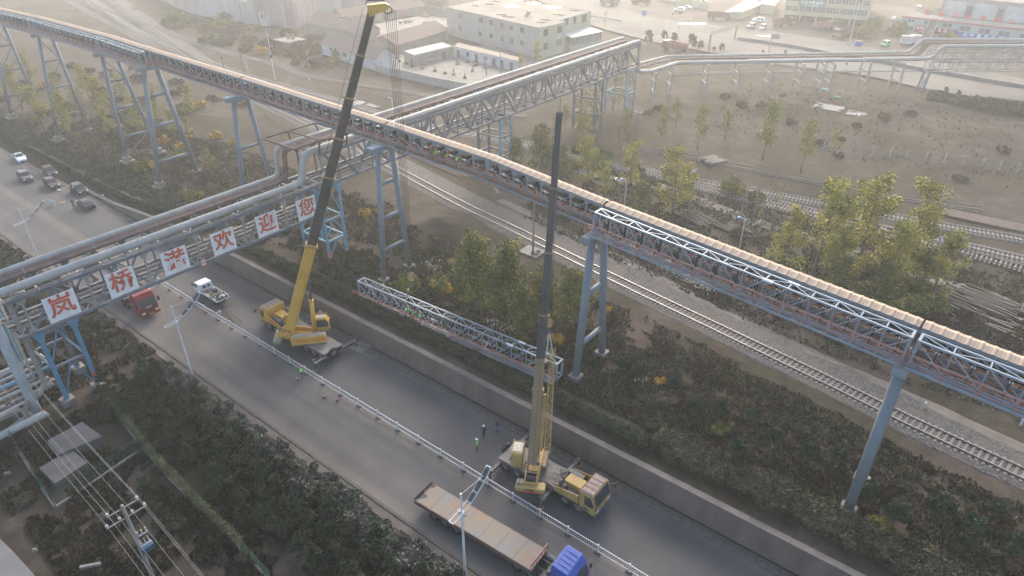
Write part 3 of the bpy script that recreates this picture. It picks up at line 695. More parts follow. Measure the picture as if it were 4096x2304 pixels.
open_truss((-62.35, 47.15, 5.35), (-31.75, 48.62, 5.35), 'new grey-blue truss lying on the ground behind the hedge, waiting to be lifted', None, 15, True, wrap=((24.3, 0), (25.2, 1.12)))

# A-frame columns under the galleries
def tower(x, label, z0=3.0, yb=(51.8, 57.0), r=0.36, rungs=(0.3, 0.6, 0.85), brace=False, top=2.42, pad=False, yt=None):
    y, zt = gal(x); t = thing('steel_column', label, 'column', (x, y, z0), 0, 'A-frame columns under the conveyor')
    H_ = zt - top - 0.55 - z0; yt = yt or (y + 0.15, y + 2.45)
    legs = []
    for s in (0, 1):
        a = (0, yb[s] - y, 0); b = (0, yt[s] - y, H_); legs.append((Vector(a), Vector(b)))
        MB().tube(a, b, r, 14).build('leg', LEGM, t, True)
        MB().box((0, a[1], 0.0), (1.3, 1.3, 0.9)).box((0, a[1], -0.4), (2.2, 2.2, 0.3)).build('footing', CONC, t, bevel=0.03)
    MB().b2((-0.55, yt[0] - y - 1.25, H_), (0.55, yt[1] - y + 0.65, H_ + 0.55)).build('cap_beam', BLUE, t, bevel=0.02)
    if pad:
        MB().b2((-0.6, yt[0] - y - 1.3, H_ + 0.56), (0.6, yt[0] - y + 0.3, H_ + 0.72)).build('bearing_plate', mat('bright_blue_steel', (0.15, 0.22, 0.28), (0.2, 0.28, 0.34), 2, 0.5), t)
    at = lambda s, k: legs[s][0].lerp(legs[s][1], k)
    for k in rungs: MB().tube(at(0, k), at(1, k), r * 0.66, 10).build('cross_pipe', LEGM, t, True)
    if brace:
        ks = [0.02] + sorted(rungs) + [0.97]
        for i, (p, q) in enumerate(zip(ks, ks[1:])): MB().tube(at(i % 2, p), at(1 - i % 2, q), r * 0.28, 8).build('brace', LEGM, t, True)
    return t
tower(-1.75, 'slanting blue-grey tubular column at the right, crossing the railway in view', 3.0, (49.6, 53.9), 0.42, (0.7,), yt=(50.75, 52.9))
tower(-30.5, 'blue-grey twin-leg column right of the tall boom, at the free end of the truss', 3.0, (50.4, 55.9), 0.42, (0.25, 0.62), yt=(51.95, 54.2))
tower(-62.7, 'tall blue-grey A-frame column between the boom and the green trees, blue bearing on top', 3.0, (51.8, 56.7), 0.37, (0.25, 0.5, 0.76), pad=True)
tower(-93.7, 'blue-grey column just left of the pipe bridge with a cap projecting in front', 3.0, (51.0, 57.2), 0.36, (0.3, 0.62), pad=True)
tower(-120.0, 'blue-grey A-frame column with a square concrete footing, beside the hedge', 3.0, (50.5, 57.8), 0.42, (0.2, 0.52, 0.78))
tower(-134.6, 'slender cross-braced column second from the free end of the left truss', 4.0, (52.0, 58.2), 0.34, (0.22, 0.5, 0.76), True)
tower(-161.5, 'slender cross-braced column in the haze above the parked cars', 3.0, (50.2, 56.6), 0.34, (0.22, 0.5, 0.76), True)
tower(-187.0, 'cross-braced column at the far left edge', 3.0, (50.4, 56.6), 0.36, (0.22, 0.5, 0.76), True)
tower(-215.0, 'faint cross-braced column cut by the left frame edge', 3.0, (50.4, 56.6), 0.36, (0.22, 0.5, 0.76), True)

# ------------------------------------------------------------------ pipe bridge over the road
PIPES = mat('silver_pipe_cladding', (0.29, 0.27, 0.24), (0.39, 0.37, 0.335), 0.5, 0.6, 0.05, c3=(0.45, 0.43, 0.39))
PIPEB = mat('brown_rusty_pipe', (0.105, 0.068, 0.055), (0.17, 0.115, 0.095), 0.9, 0.75)
STEELG = mat('old_grey_steelwork', (0.085, 0.105, 0.13), (0.155, 0.18, 0.205), 0.7, 0.7, c3=(0.19, 0.17, 0.15))
STEELP = mat('pale_dusty_steelwork', (0.22, 0.20, 0.18), (0.31, 0.29, 0.27), 0.7, 0.8)
SKYB = mat('sky_blue_paint', (0.06, 0.17, 0.26), (0.09, 0.23, 0.335), 0.6, 0.7, c3=(0.14, 0.26, 0.34))
SKYB2 = mat('faded_sky_blue_paint', (0.10, 0.24, 0.32), (0.17, 0.31, 0.38), 0.6, 0.7, c3=(0.20, 0.24, 0.26))
XN, XF = -74.0, -79.2
def span_bridge(label, y0, y1, zb, zt, ups, lows, sw=0.22):
    t = thing('pipe_bridge', label, 'pipe bridge', (XN, y0, zb)); L = y1 - y0; h = zt - zb; dx = XF - XN
    for x in (0, dx):
        MB().bar((x, 0, 0), (x, L, 0), 0.34, 0.34).build('bottom_chord', STEELG, t)
        MB().bar((x, 0, h), (x, L, h), 0.36, 0.3).build('top_chord', STEELG, t)
    nodes = sorted([(u - y0, h) for u in ups] + [(l - y0, 0.0) for l in lows])
    for x in (0, dx):
        for (a, za), (b, zb_) in zip(nodes, nodes[1:]):
            if za == zb_: continue
            MB().bar((x, a, za + (-.15 if za else .15)), (x, b, zb_ + (-.15 if zb_ else .15)), sw * 0.9, sw, (1, 0, 0)).build('diagonal', STEELG, t)
        for l in lows:
            q = MB().bar((x, l - y0, 0.35), (x, l - y0, h - 0.2), sw * 0.8); q.prism([(l - y0 - .5, h - .2), (l - y0 + .5, h - .2), (l - y0 + .16, h - .75), (l - y0 - .16, h - .75)], x - .12, x + .12, 'x')
            q.prism([(l - y0 - .42, .2), (l - y0 + .42, .2), (l - y0 + .14, .75), (l - y0 - .14, .75)], x - .12, x + .12, 'x'); q.build('post', STEELP if x == 0 else STEELG, t)
        for u in ups: MB().bar((x, u - y0, 0.18), (x, u - y0, h - 0.15), sw * 0.7).build('post', STEELG, t)
    n = int(L / 3.12)
    cb = MB().bar((0, 0, 0), (dx, 0, 0), 0.2, 0.24); cbm = cb.mesh('cross_beam', STEELP)
    for i in range(n + 1):
        y = 0.15 + (L - 0.3) * i / n
        link('cross_beam', cbm, t, (0, y, h + 0.02)); link('cross_beam', cbm, t, (0, y, 0.0))
    zb1 = MB().bar((0, 0, 0), (dx, L / n, 0), 0.14, 0.12).mesh('plan_brace', STEELP)
    for i in range(0, n, 2):
        y = 0.15 + (L - 0.3) * i / n; link('plan_brace', zb1, t, (0, y, h - 0.12)); link('plan_brace', zb1, t, (0, y, 0.1))
    # light pipes and trays inside the lower deck
    for xx, zz, r in ((-1.2, .5, .16), (-2.1, .45, .12), (-3.2, .5, .2), (-4.2, .42, .1)):
        MB().tube((xx, 0, zz), (xx, L, zz), r, 8).build('inner_pipe', PIPEB if r < .15 else STEELP, t, True)
    MB().bar((-2.6, 0, .35), (-2.6, L, .35), 0.5, 0.1).build('cable_tray', STEELP, t)
    MB().bar((0.0, 0, h + .42), (0.0, L, h + .42), 0.34, 0.06).build('ledge', STEELP, t)
    MB().bar((0.22, 0, h + .18), (0.22, L, h + .18), 0.05, 0.16).bar((0.22, 0, 0.12), (0.22, L, 0.12), 0.05, 0.12).build('cable', STEELG, t)
    return t
ups = [17.85 + 6.24 * k for k in range(6)]; lows = [14.75] + [20.97 + 6.24 * k for k in range(5)] + [52.1]
br = span_bridge('old grey truss pipe bridge over the road carrying the six red characters', 13.3, 52.35, 9.95, 14.1, ups, lows)
ups2 = [55.4 + 6.2 * k for k in range(14)]; lows2 = [52.7] + [58.5 + 6.2 * k for k in range(13)] + [140.8]
br2 = span_bridge('higher grey truss pipe bridge running back over the railway', 52.5, 141.0, 13.8, 18.25, ups2, lows2, 0.26)
WHITEP = mat('white_sign_sheet', (0.70, 0.70, 0.68), (0.80, 0.80, 0.78), 0.5, 0.5)
REDP = mat('red_sign_paint', (0.52, 0.075, 0.035), (0.60, 0.11, 0.05), 1.0, 0.5)
for i, chx in enumerate('岚桥港欢迎您'):
    y = 16.3 + 6.24 * i + 1.53
    g = thing('sign_board', 'white ribbed board with the red character %s, %s on the pipe bridge' % (chx, ['first from the left', 'second from the left', 'third from the left', 'fourth from the left', 'fifth from the left', 'last, beside the boom'][i]), 'sign', (XN + 0.34, y, 10.35), 0, 'white boards with red characters')
    q = MB(); prof = []; n = 36
    q.b2((-0.05, -1.53, 0), (0.0, 1.53, 2.92)); q.build('board', WHITEP, g)
    q = MB()
    for k in range(n): q.bar((0.012, -1.5, 0.06 + 2.8 * k / (n - 1)), (0.012, 1.5, 0.06 + 2.8 * k / (n - 1)), 0.03, 0.035)
    tag(q.build('rib', WHITEP, g), kind='stuff')
    text(chx, 2.55, REDP, g, (0.065, 0.0, 1.5), face_rot(1, 0), 0.03, 0.036, 'character')
for y in (33.45,):
    g = thing('height_limit_sign', 'small round white sign with a red ring hanging from the pipe bridge', 'sign', (XN + 0.36, y, 10.2))
    MB().tube((0, 0, 0), (0.03, 0, 0), 0.42, 20).build('plate', WHITEP, g); MB().torus((0.035, 0, 0), 0.38, 0.05, 'x', 24, 6).build('ring', REDP, g)
    text('4.5m', 0.34, DARK, g, (0.045, 0, 0), face_rot(1, 0), 0.004, 0.01)
def bend(pts, r=0.8, n=6):
    """rounds the corners of a polyline"""
    P = [Vector(p) for p in pts]; out = [P[0]]
    for a, b, c in zip(P, P[1:], P[2:]):
        d1 = (a - b); d2 = (c - b); k = min(r, d1.length * .49, d2.length * .49); p = b + d1.normalized() * k; q = b + d2.normalized() * k
        for i in range(n + 1):
            t = i / n; out.append(p * (1 - t) ** 2 + b * 2 * t * (1 - t) + q * t * t)
    out.append(P[-1]); return out
def pipe(name, pts, r, mt, label, rb=1.2, cat='pipe', group=None, n=14, collars=0.0):
    P = bend(pts, rb) if len(pts) > 2 else [Vector(p) for p in pts]
    t = thing(name, label, cat, tuple(P[0]), 0, group); P0 = P[0]
    MB().path([p - P0 for p in P], r, n).build('pipe_run', mt, t, True)
    if collars:
        q = MB()
        for a, b in zip(P, P[1:]):
            L = (b - a).length; k = int(L / collars)
            for i in range(k):
                c = a.lerp(b, (i + .5) / k) - P0; d = (b - a).normalized() * 0.03; q.tube(c - d, c + d, r * 1.03, 12)
        if q.v: tag(q.build('joint_band', STEELP, t), kind='stuff')
    return t
XP = -74.35
FE = (25.0, 243.0)   # where the far pipes leave the view
pipe('large_pipe', [(XP, -8, 15.2), (XP, 49.5, 15.2), (XP, 50.4, 19.0), (XP, 140.2, 19.15), (XP, 141.6, 19.0), (XP, 141.6, 12.4), (-73.6, 147, 11.6), (-72.9, 159.5, 11.4), (-26.3, 201.2, 11.4), (-24.3, 202.9, 11.6), (-23.2, 203.8, 14.4), (FE[0] - 1.2, FE[1] - 1.0, 14.4)], 0.46, PIPES,
     'largest silver clad pipe running along the bridge, down and away on the concrete rack', 1.3, collars=6.0)
pipe('silver_pipe', [(-79.0, -8, 15.15), (-79.0, 49.0, 15.15), (-79.0, 49.4, 19.1), (-79.0, 141.0, 19.2), (-79.3, 143, 19.0), (-79.3, 143.5, 12.2), (-77.6, 163.0, 11.7), (-30.5, 206.0, 11.7), (-28.5, 207.5, 14.9), (FE[0] - 3.5, FE[1] + 3.0, 14.9)], 0.34, PIPES,
     'silver clad pipe along the back edge of the bridge', 1.0, collars=5.0)
for k, (dx_, r_) in enumerate(((0.75, .2), (1.3, .16), (1.75, .2))):
    pipe('brown_pipe', [(-79.0 + dx_, -8, 15.0), (-79.0 + dx_, 49.6 - .2 * k, 15.0), (-79.0 + dx_, 50 - .2 * k, 18.9), (-79.0 + dx_, 140.6, 19.0), (-79.3 + dx_, 142.4, 12.0), (-77.4 + dx_, 161.6, 11.5), (-29.6 + dx_, 205.0, 11.5), (-28 + dx_, 206.4, 14.5), (FE[0] - 2.8 + .6 * k, FE[1] + 2.2 - .6 * k, 14.5)], r_, PIPEB,
         ['rusty brown pipe next to the back silver pipe', 'thin rusty brown pipe between two others at the back of the bridge', 'rusty brown pipe nearest the middle of the bridge'][k], 0.7, collars=7)
# rusty frame over the riser bend
RUSTF = mat('dark_rusty_frame', (0.10, 0.065, 0.05), (0.16, 0.11, 0.085), 1, 0.8)
t = thing('rusty_frame', 'flat rusty steel frame above the pipe bends beside the black boom', 'steel frame', (-76.5, 49, 20.35))
fa, fb, fc, fd = (3.0, 2.4, 0), (3.0, 10.5, 0), (-5.0, 9.5, 0), (-5.0, -0.8, 0)
fr = [(3.2, -0.6, 0), (3.2, 8.2, 0), (-3.6, 8.2, 0), (-3.6, -0.6, 0)]
for a, b in zip(fr, fr[1:] + fr[:1]): MB().bar(a, b, 0.16, 0.22).build('frame_beam', RUSTF, t)
MB().bar((3.2, 3.6, .02), (-3.6, 3.6, .02), 0.2, 0.16).build('frame_beam', RUSTF, t)
for x, y in ((3.2, 3.4), (-3.6, 3.4), (3.2, 8.1), (-3.6, 8.1)): MB().bar((x, y, -0.1), (x * 0.85, y, -1.9), 0.2).build('post', RUSTF, t)
# piers
def pier(label, corners, ztop, zbot, mt, mt2, rungs, w=0.42, flare=True, base=True):
    c = corners[0]; t = thing('bridge_pier', label, 'pier', (c[0], c[1], zbot), 0, 'piers of the pipe bridge')
    Lc = [Vector((x - c[0], y - c[1], 0)) for x, y in corners]; H_ = ztop - zbot
    for i, p in enumerate(Lc):
        MB().bar(p, p + Vector((0, 0, H_)), w, w, (1, 0, 0)).build('leg', mt if i < 2 else mt2, t)
        if base: MB().box((p.x, p.y, -0.1), (1.3, 1.3, 1.2)).build('footing', CONC, t, bevel=.03)
    if flare:
        for p in Lc[:2]: MB().prism([(p.y - .6, H_), (p.y + .6, H_), (p.y + .2, H_ - 1.2), (p.y - .2, H_ - 1.2)], p.x - w / 2 - .02, p.x + w / 2 + .02, 'x').build('bracket', mt, t)
    ring = [(0, 1), (1, 2), (2, 3), (3, 0)] if len(Lc) == 4 else [(0, 1)]
    for k in rungs:
        for a, b in ring: MB().bar(Lc[a] + Vector((0, 0, H_ * k)), Lc[b] + Vector((0, 0, H_ * k)), 0.24, 0.26).build('beam', mt2, t)
    ks = [0.0] + list(rungs)
    for a, b in ring[:1] + ring[2:3]:
        m_ = (Lc[a] + Lc[b]) / 2
        for lo, hi in zip(ks, ks[1:]):
            for s in (a, b): MB().bar(Lc[s] + Vector((0, 0, H_ * (lo + .04))), m_ + Vector((0, 0, H_ * (hi - .01))), 0.14, 0.14).build('brace', mt if a == 0 else mt2, t)
    return t
pier('sky-blue braced pier under the left end of the pipe bridge, on a concrete footing', [(-74.1, 15.0), (-74.1, 18.3), (-79.2, 18.3), (-79.2, 15.0)], 9.78, 0.5, SKYB, STEELG, (0.5, 0.96))
pier('blue braced pier by the black boom where the bridge steps up', [(-73.6, 51.4), (-73.6, 54.6), (-79.2, 54.6), (-79.2, 51.4)], 13.6, 2.2, SKYB2, SKYB2, (0.30, 0.58, 0.97), 0.36, True, False)
pier('dark blue braced pier under the high bridge, behind the gallery', [(-74, 91.3), (-74, 94.4), (-79.2, 94.4), (-79.2, 91.3)], 13.6, 3, SKYB2, STEELG, (0.35, 0.68, 0.97), 0.36, False, False)
pier('dark braced pier overgrown with creepers under the far end of the bridge', [(-74, 123.2), (-74, 126.2), (-79.2, 126.2), (-79.2, 123.2)], 13.6, 3, STEELG, STEELG, (0.35, 0.68, 0.97), 0.36, False, False)
pier('tall thin blue end pier of the high bridge', [(-74, 136.4), (-74, 140.4), (-79.2, 140.4), (-79.2, 136.4)], 13.6, 3, SKYB2, SKYB2, (0.5, 0.97), 0.3, False, False)
# red warning plates on pier legs
for nm, p, w_ in (('left', (-73.86, 18.3, 2.0), 'painted on the left blue pier leg near the ground'), ('mid', (-73.38, 51.4, 3.4), 'painted on the blue pier leg behind the yellow boom')):
    MB().box(p, (0.03, 0.4, 1.3)).build('warning_plate', REDP); tag(bpy.context.scene.objects[-1] if False else COL.objects[-1], 'small red warning plate ' + w_, 'warning plate')

# concrete rack carrying the pipes across the waste ground
rack = [(-73.9, 150.5), (-73.7, 159.0), (-67.4, 165.9), (-61.4, 171.2), (-55.1, 176.2), (-48.9, 181.2), (-44.7, 184.6), (-43.0, 186.6), (-36.2, 193.3), (-29.4, 198.2)]
RC = mat('pale_rack_concrete', (0.30, 0.29, 0.275), (0.40, 0.39, 0.37), 0.6, 0.85)
names = ['first, nearest the bridge end', 'second from the bridge end', 'third from the bridge end', 'fourth from the bridge end', 'middle one above the mounds', 'sixth from the bridge end', 'left of a close pair', 'right of a close pair', 'with a red mark on its leg', 'beside the blue post at the truss']
for i, (x, y) in enumerate(rack):
    dx_, dy_ = (-.63 * 4.6, .78 * 4.6); ang = math.atan2(dy_, dx_)
    t = thing('pipe_rack_trestle', 'pale concrete trestle under the far pipes, ' + names[i], 'pipe rack', (x, y, 2.6), ang, 'concrete trestles of the far pipe rack')
    for s in (0, 4.6): MB().box((s, 0, 3.9), (0.42, 0.42, 7.8)).build('leg', RC, t, bevel=.02)
    MB().bar((0.2, 0, 7.7), (4.4, 0, 7.7), 0.36, 0.4).build('top_beam', RC, t); MB().bar((.2, 0, 5.6), (4.4, 0, 5.6), 0.3, 0.32).build('tie_beam', RC, t); MB().bar((.2, 0, 3.2), (4.4, 0, 3.2), 0.3, 0.32).build('tie_beam', RC, t)
MB().box((-36.0, 193.1, 6.0), (0.5, 0.06, 0.7)).build('red_mark', REDP); tag(COL.objects[-1], 'faded red notice on a pale concrete trestle leg', 'notice')
for k, (o_, z_) in enumerate(((0.3, 8.3), (1.4, 8.25))):
    pipe('thin_pipe', [(-73 - o_, 158, z_), (-67 - .63 * o_, 166.5 + .78 * o_, z_), (-27, 201 + o_, z_)], .11, PIPES, 'thin pale pipe slung low on the concrete trestles, ' + ('front one' if k == 0 else 'rear one'), 1.0)
# second truss: light pipe bridge over the far road
def far_bridge():
    t = thing('far_pipe_bridge', 'pale blue-grey lattice pipe bridge crossing the far road at the right edge', 'pipe bridge', (-24.5, 203.0, 8.2)); d = Vector((FE[0] + 24.5, FE[1] - 203.8, 0)); L = d.length; ux = d.normalized(); per = Vector((-ux.y, ux.x, 0)) * 2.6
    for o_ in (Vector((0, 0, 0)), per):
        for z in (0, 2.4, 4.8): MB().bar(o_ + Vector((0, 0, z)), o_ + ux * L + Vector((0, 0, z)), .26, .26).build('chord', BLUED if z == 2.4 else STEELP, t)
        n = 26
        for i in range(n):
            p, q = o_ + ux * (L * i / n), o_ + ux * (L * (i + 1) / n); up1, up2 = (0, 2.4) if i % 2 else (2.4, 0)
            MB().bar(p, p + Vector((0, 0, 4.8)), .16).build('post', STEELP, t)
            MB().bar(p + Vector((0, 0, up1)), q + Vector((0, 0, up2)), .12).build('diagonal', STEELP, t); MB().bar(p + Vector((0, 0, 2.4 + up1)), q + Vector((0, 0, 2.4 + up2)), .12).build('diagonal', STEELP, t)
    for i in range(14):
        p = ux * (L * i / 14)
        for z in (0, 4.8): MB().bar(p + Vector((0, 0, z)), p + per + Vector((0, 0, z)), .18).build('cross_beam', STEELP, t)
    for o_ in (Vector((0, 0, 0)), per): MB().bar(o_ + ux * .6 + Vector((0, 0, 0)), o_ + ux * .0 + Vector((0, 0, -5.6)), .5, .5, (1, 0, 0)).build('support_leg', BLUE, t)
    MB().bar(ux * .4 + Vector((0, 0, -5)), per + ux * .4 + Vector((0, 0, -1)), .16).bar(per + ux * .4 + Vector((0, 0, -5)), ux * .4 + Vector((0, 0, -1)), .16).build('leg_brace', STEELP, t)
far_bridge()

# pipework at the left edge
def pl_(name, pts, r, mt, lab, rb=.6, cat='pipe', col=0): return pipe(name, pts, r, mt, lab, rb, cat, collars=col)
ax, ay = sxy(152, 1655, 0.3)
pl_('large_riser_pipe', [(ax + 1.2, ay - 3.5, .5), (ax, ay - .2, .5), (ax, ay, 1.0), (ax, ay, 15.2)], .5, mat('grey_riser_cladding', (0.24, 0.255, 0.265), (0.33, 0.345, 0.35), .5, .5, .1), 'thick grey riser pipe standing at the left edge beside the blue pier', 1.0)
for k, (u, v, r_) in enumerate(((60, 1480, .14), (104, 1480, .13), (138, 1515, .15))):
    x, y = sxy(u, v, 2.5); 
    pl_('riser_pipe', [(x, y - 9, 2.4), (x, y, 2.4), (x, y, 14.6)], r_, PIPES if k != 1 else SKYB2, ['thin silver riser behind the thick riser', 'thin blue riser at the left edge', 'thin silver riser turning low behind the blue pier'][k], .4)
x, y = sxy(195, 1568, 2.0)
t = thing('cable_duct', 'square beige cable duct coming down from the bridge and turning away low at the left', 'cable duct', (x, y, 0))
dz = [(0.6, 1.6, 14.3), (0.2, .6, 14.3), (0, 0, 13.4), (0, 0, 3.2), (.5, -1.2, 2.4), (1.0, -9, 2.4)]
for a, b in zip(dz, dz[1:]): MB().bar(a, b, .42, .36).build('duct_section', STEELP, t)
for k, (u, v, z_, r_, mt_) in enumerate(((0, 1500, 3.2, .4, PIPES), (0, 1528, 3.0, .2, PIPES), (0, 1556, 2.8, .22, SKYB2), (0, 1585, 2.6, .16, PIPEB), (0, 1600, 2.6, .2, PIPES), (0, 1635, 2.2, .25, STEELP), (0, 1745, 1.4, .42, PIPES))):
    x, y = sxy(u, v, z_)
    pl_('low_pipe', [(x, y - 8, z_), (x, y + 4.2 + .4 * (k % 3), z_), (x, y + 4.4 + .4 * (k % 3), z_ + (0.1 if k != 3 else 5))], r_, mt_, 'low pipe leaving the left frame edge, ' + ['thick and silver, topmost', 'thin and silver under the thick one', 'dull blue one', 'rusty one', 'pale thin one below the rusty one', 'dusty grey one', 'thick grey lowest one'][k], .3)
for k, (u, v) in enumerate(((125, 1700), (45, 1560), (70, 1690))):
    x, y = sxy(u, v, 0.2); MB().box((0, 0, 1.4), (.5, .5, 2.8)).box((0, -1.5, 2.6), (.4, 4.0, .4)).build('pipe_support', CONC, None, loc=(x, y, 0)); tag(COL.objects[-1], 'concrete pipe support post at the left edge, ' + ['right one by the duct', 'upper left one', 'lowest one'][k], 'pipe support')
# ------------------------------------------------------------------ median fence, cones, lamps
WHT = mat('white_metal_paint', (0.50, 0.50, 0.48), (0.62, 0.62, 0.60), 2, 0.5)
CFOOT = mat('dark_cast_foot', (0.05, 0.045, 0.04), (0.09, 0.08, 0.07), 3, 0.9)
fence = thing('median_fence', 'long white metal railing along the middle of the road', 'railing', (0, 34.62, 0))
pitch, x_post0 = 3.095, -14.55
pxs = [x_post0 + 3.095 * k for k in range(8, -26, -1)]
fp = MB().b2((-.05, -.05, 0.05), (.05, .05, 1.12)).b2((-.065, -.065, 1.12), (.065, .065, 1.18)).mesh('post', WHT)
ff = MB().add([(-.32, -.2, 0), (.32, -.2, 0), (.32, .2, 0), (-.32, .2, 0), (-.18, -.1, .12), (.18, -.1, .12), (.18, .1, .12), (-.18, .1, .12)], BOXF).mesh('foot', CFOOT)
rl = MB().bar((0.05, 0, 1.0), (3.045, 0, 1.0), .06, .05).mesh('top_rail', WHT); rl2 = MB().bar((0.05, 0, .3), (3.045, 0, .3), .05, .05).mesh('bottom_rail', WHT)
bl = MB().bar((0, 0, .32), (0, 0, .98), .028, .028).mesh('baluster', WHT)
cnt = 0; rest = MB()
for i, x in enumerate(pxs):
    o = link('post', fp, fence, (x, 0, 0)); link('foot', ff, fence, (x, 0, 0.0))
    link('top_rail', rl, fence, (x, 0, 0)); link('bottom_rail', rl2, fence, (x, 0, 0))
    for k in range(14):
        xx = x + 0.16 + k * (3.095 - 0.1) / 14.0 + 0.03
        if -54 < xx < 12 and cnt < 300: link('baluster', bl, fence, (xx, 0, 0)); cnt += 1
        else: rest.bar((xx, 0, .32), (xx, 0, .98), .028, .028)
tag(rest.build('far_balusters', WHT, fence), kind='stuff')
CONER = mat('cone_red', (0.62, 0.04, 0.03), (0.7, 0.07, 0.05), 2, 0.5)
def cone(x, y, lab):
    t = thing('traffic_cone', lab, 'traffic cone', (x, y, 0.004), R.uniform(0, 1), 'red and white traffic cones')
    MB().b2((-.19, -.19, 0), (.19, .19, .04)).build('base', DARK, t)
    MB().tube((0, 0, .04), (0, 0, .28), .14, 12, .10).tube((0, 0, .46), (0, 0, .68), .065, 12, .025).build('body', CONER, t); MB().tube((0, 0, .281), (0, 0, .459), .099, 12, .066).build('white_band', WHT, t)
cone(-57.8, 33.2, 'red and white traffic cone beside the man in the green vest'); cone(-52.8, 33.2, 'red and white traffic cone alone in the near lane, left of a pair'); cone(-51.2, 33.8, 'red and white traffic cone closest to the white railing')
SOLAR = mat('dark_lamp_module', (0.02, 0.024, 0.03), (0.05, 0.055, 0.065), 4, 0.3)
def lamp(x, y, lab, h=10.0, z0=0.0, rz=0.0):
    t = thing('street_lamp', lab, 'street lamp', (x, y, z0), rz, 'white street lamps with curved ladder arms')
    MB().tube((0, 0, 0), (0, 0, h), .13, 10, .075).tube((0, 0, h), (0, 0, h + .1), .09, 8).build('pole', WHT, t)
    for s in (-.22, .22):
        pts = []
        for i in range(11):
            a = i / 10; pts.append((s, -1.25 + 4.6 * a, h - 2.0 + 0.1 * a + 2.15 * a ** 2.2))
        MB().path(pts, .045, 6).build('arm_rail', WHT, t)
    Q = lambda a: (-1.25 + 4.6 * a, h - 2.0 + 0.1 * a + 2.15 * a ** 2.2)
    for a in (0.0, .27, .45, .63, .81, 1.0): MB().bar((-.22, *Q(a)), (.22, *Q(a)), .06).build('rung', WHT, t)
    MB().b2((-.3, -.12, h - 2.15), (.3, .14, h - 1.85)).build('clamp', WHT, t)
    for a, b in ((.47, .61), (.65, .79), (.83, .97)):
        p, q = Q(a), Q(b); m_ = ((p[0] + q[0]) / 2, (p[1] + q[1]) / 2); MB().bar((-0.0, p[0], p[1]), (0, q[0], q[1]), .38, .2).build('lamp_head', SOLAR, t)
    MB().tube((0, 0, h), (0, Q(.9)[0], Q(.9)[1]), .012, 4).build('stay_wire', WHT, t)
lamp(-25.2, 25.9, 'white street lamp with curved ladder arm over the rusty flatbed trailer', 9.8)
lamp(-67.4, 25.9, 'white street lamp with curved ladder arm near the red lorry', 10.1)
lamp(-108.8, 25.9, 'white street lamp with curved ladder arm at the left edge by the parked cars', 10.0)

# ------------------------------------------------------------------ vehicles
TYRE = mat('tyre_rubber', (0.022, 0.021, 0.020), (0.05, 0.046, 0.042), 4, 0.85)
RIMD = mat('dusty_rim', (0.13, 0.12, 0.105), (0.20, 0.185, 0.165), 4, 0.7)
RIMS = mat('alloy_rim', (0.4, 0.4, 0.4), (0.55, 0.55, 0.55), 4, 0.3, 0.8)
GL = glass(); CHR = mat('chrome', (0.6, 0.6, 0.6), (0.7, 0.7, 0.7), 4, 0.2, 1.0); BLKP = mat('black_plastic', (0.02, 0.02, 0.02), (0.03, 0.03, 0.03), 4, 0.5)
LIGHTM = mat('headlight_glass', (0.7, 0.72, 0.74), (0.8, 0.82, 0.84), 4, 0.1); TAIL = mat('tail_light_red', (0.4, 0.02, 0.02), (0.5, 0.04, 0.03), 4, 0.2)
PLATE = mat('blue_number_plate', (0.03, 0.10, 0.42), (0.05, 0.14, 0.5), 4, 0.4)
def wheel(t, x, y, r, w=.22, dual=False, rim=RIMD, name='wheel'):
    s = 1 if y > 0 else -1; e = bpy.data.objects.new(name, shared(('tyre', r, w, rim.name), lambda: _tyre(r, w))); COL.objects.link(e); e.parent = t; e.location = (x, y, r)
    if s < 0: e.rotation_euler = (0, 0, PI)
    link('rim', shared(('rim', r, w, rim.name), lambda: _rim(r, w, rim)), e)
    return e
def _tyre(r, w):
    n = 24; prof = [(-w / 2, r * .62), (-w / 2, r * .92), (-w * .36, r), (w * .36, r), (w / 2, r * .92), (w / 2, r * .62)]; v = []; f = []
    for i in range(n):
        a = 2 * PI * i / n
        for y, rr in prof: v.append((rr * math.cos(a), y, rr * math.sin(a)))
    k = len(prof)
    for i in range(n):
        for j in range(k - 1): f.append((i * k + j, ((i + 1) % n) * k + j, ((i + 1) % n) * k + j + 1, i * k + j + 1))
    return MB().add(v, f).mesh('wheel', TYRE, True)
def _rim(r, w, m_):
    q = MB(); q.tube((0, w * .18, 0), (0, w * .32, 0), r * .63, 20); q.tube((0, w * .32, 0), (0, w * .52, 0), r * .26, 10, r * .2)
    for i in range(8): a = 2 * PI * i / 8; q.tube((r * .42 * math.cos(a), w * .3, r * .42 * math.sin(a)), (r * .42 * math.cos(a), w * .36, r * .42 * math.sin(a)), r * .07, 6)
    return q.mesh('rim', m_)
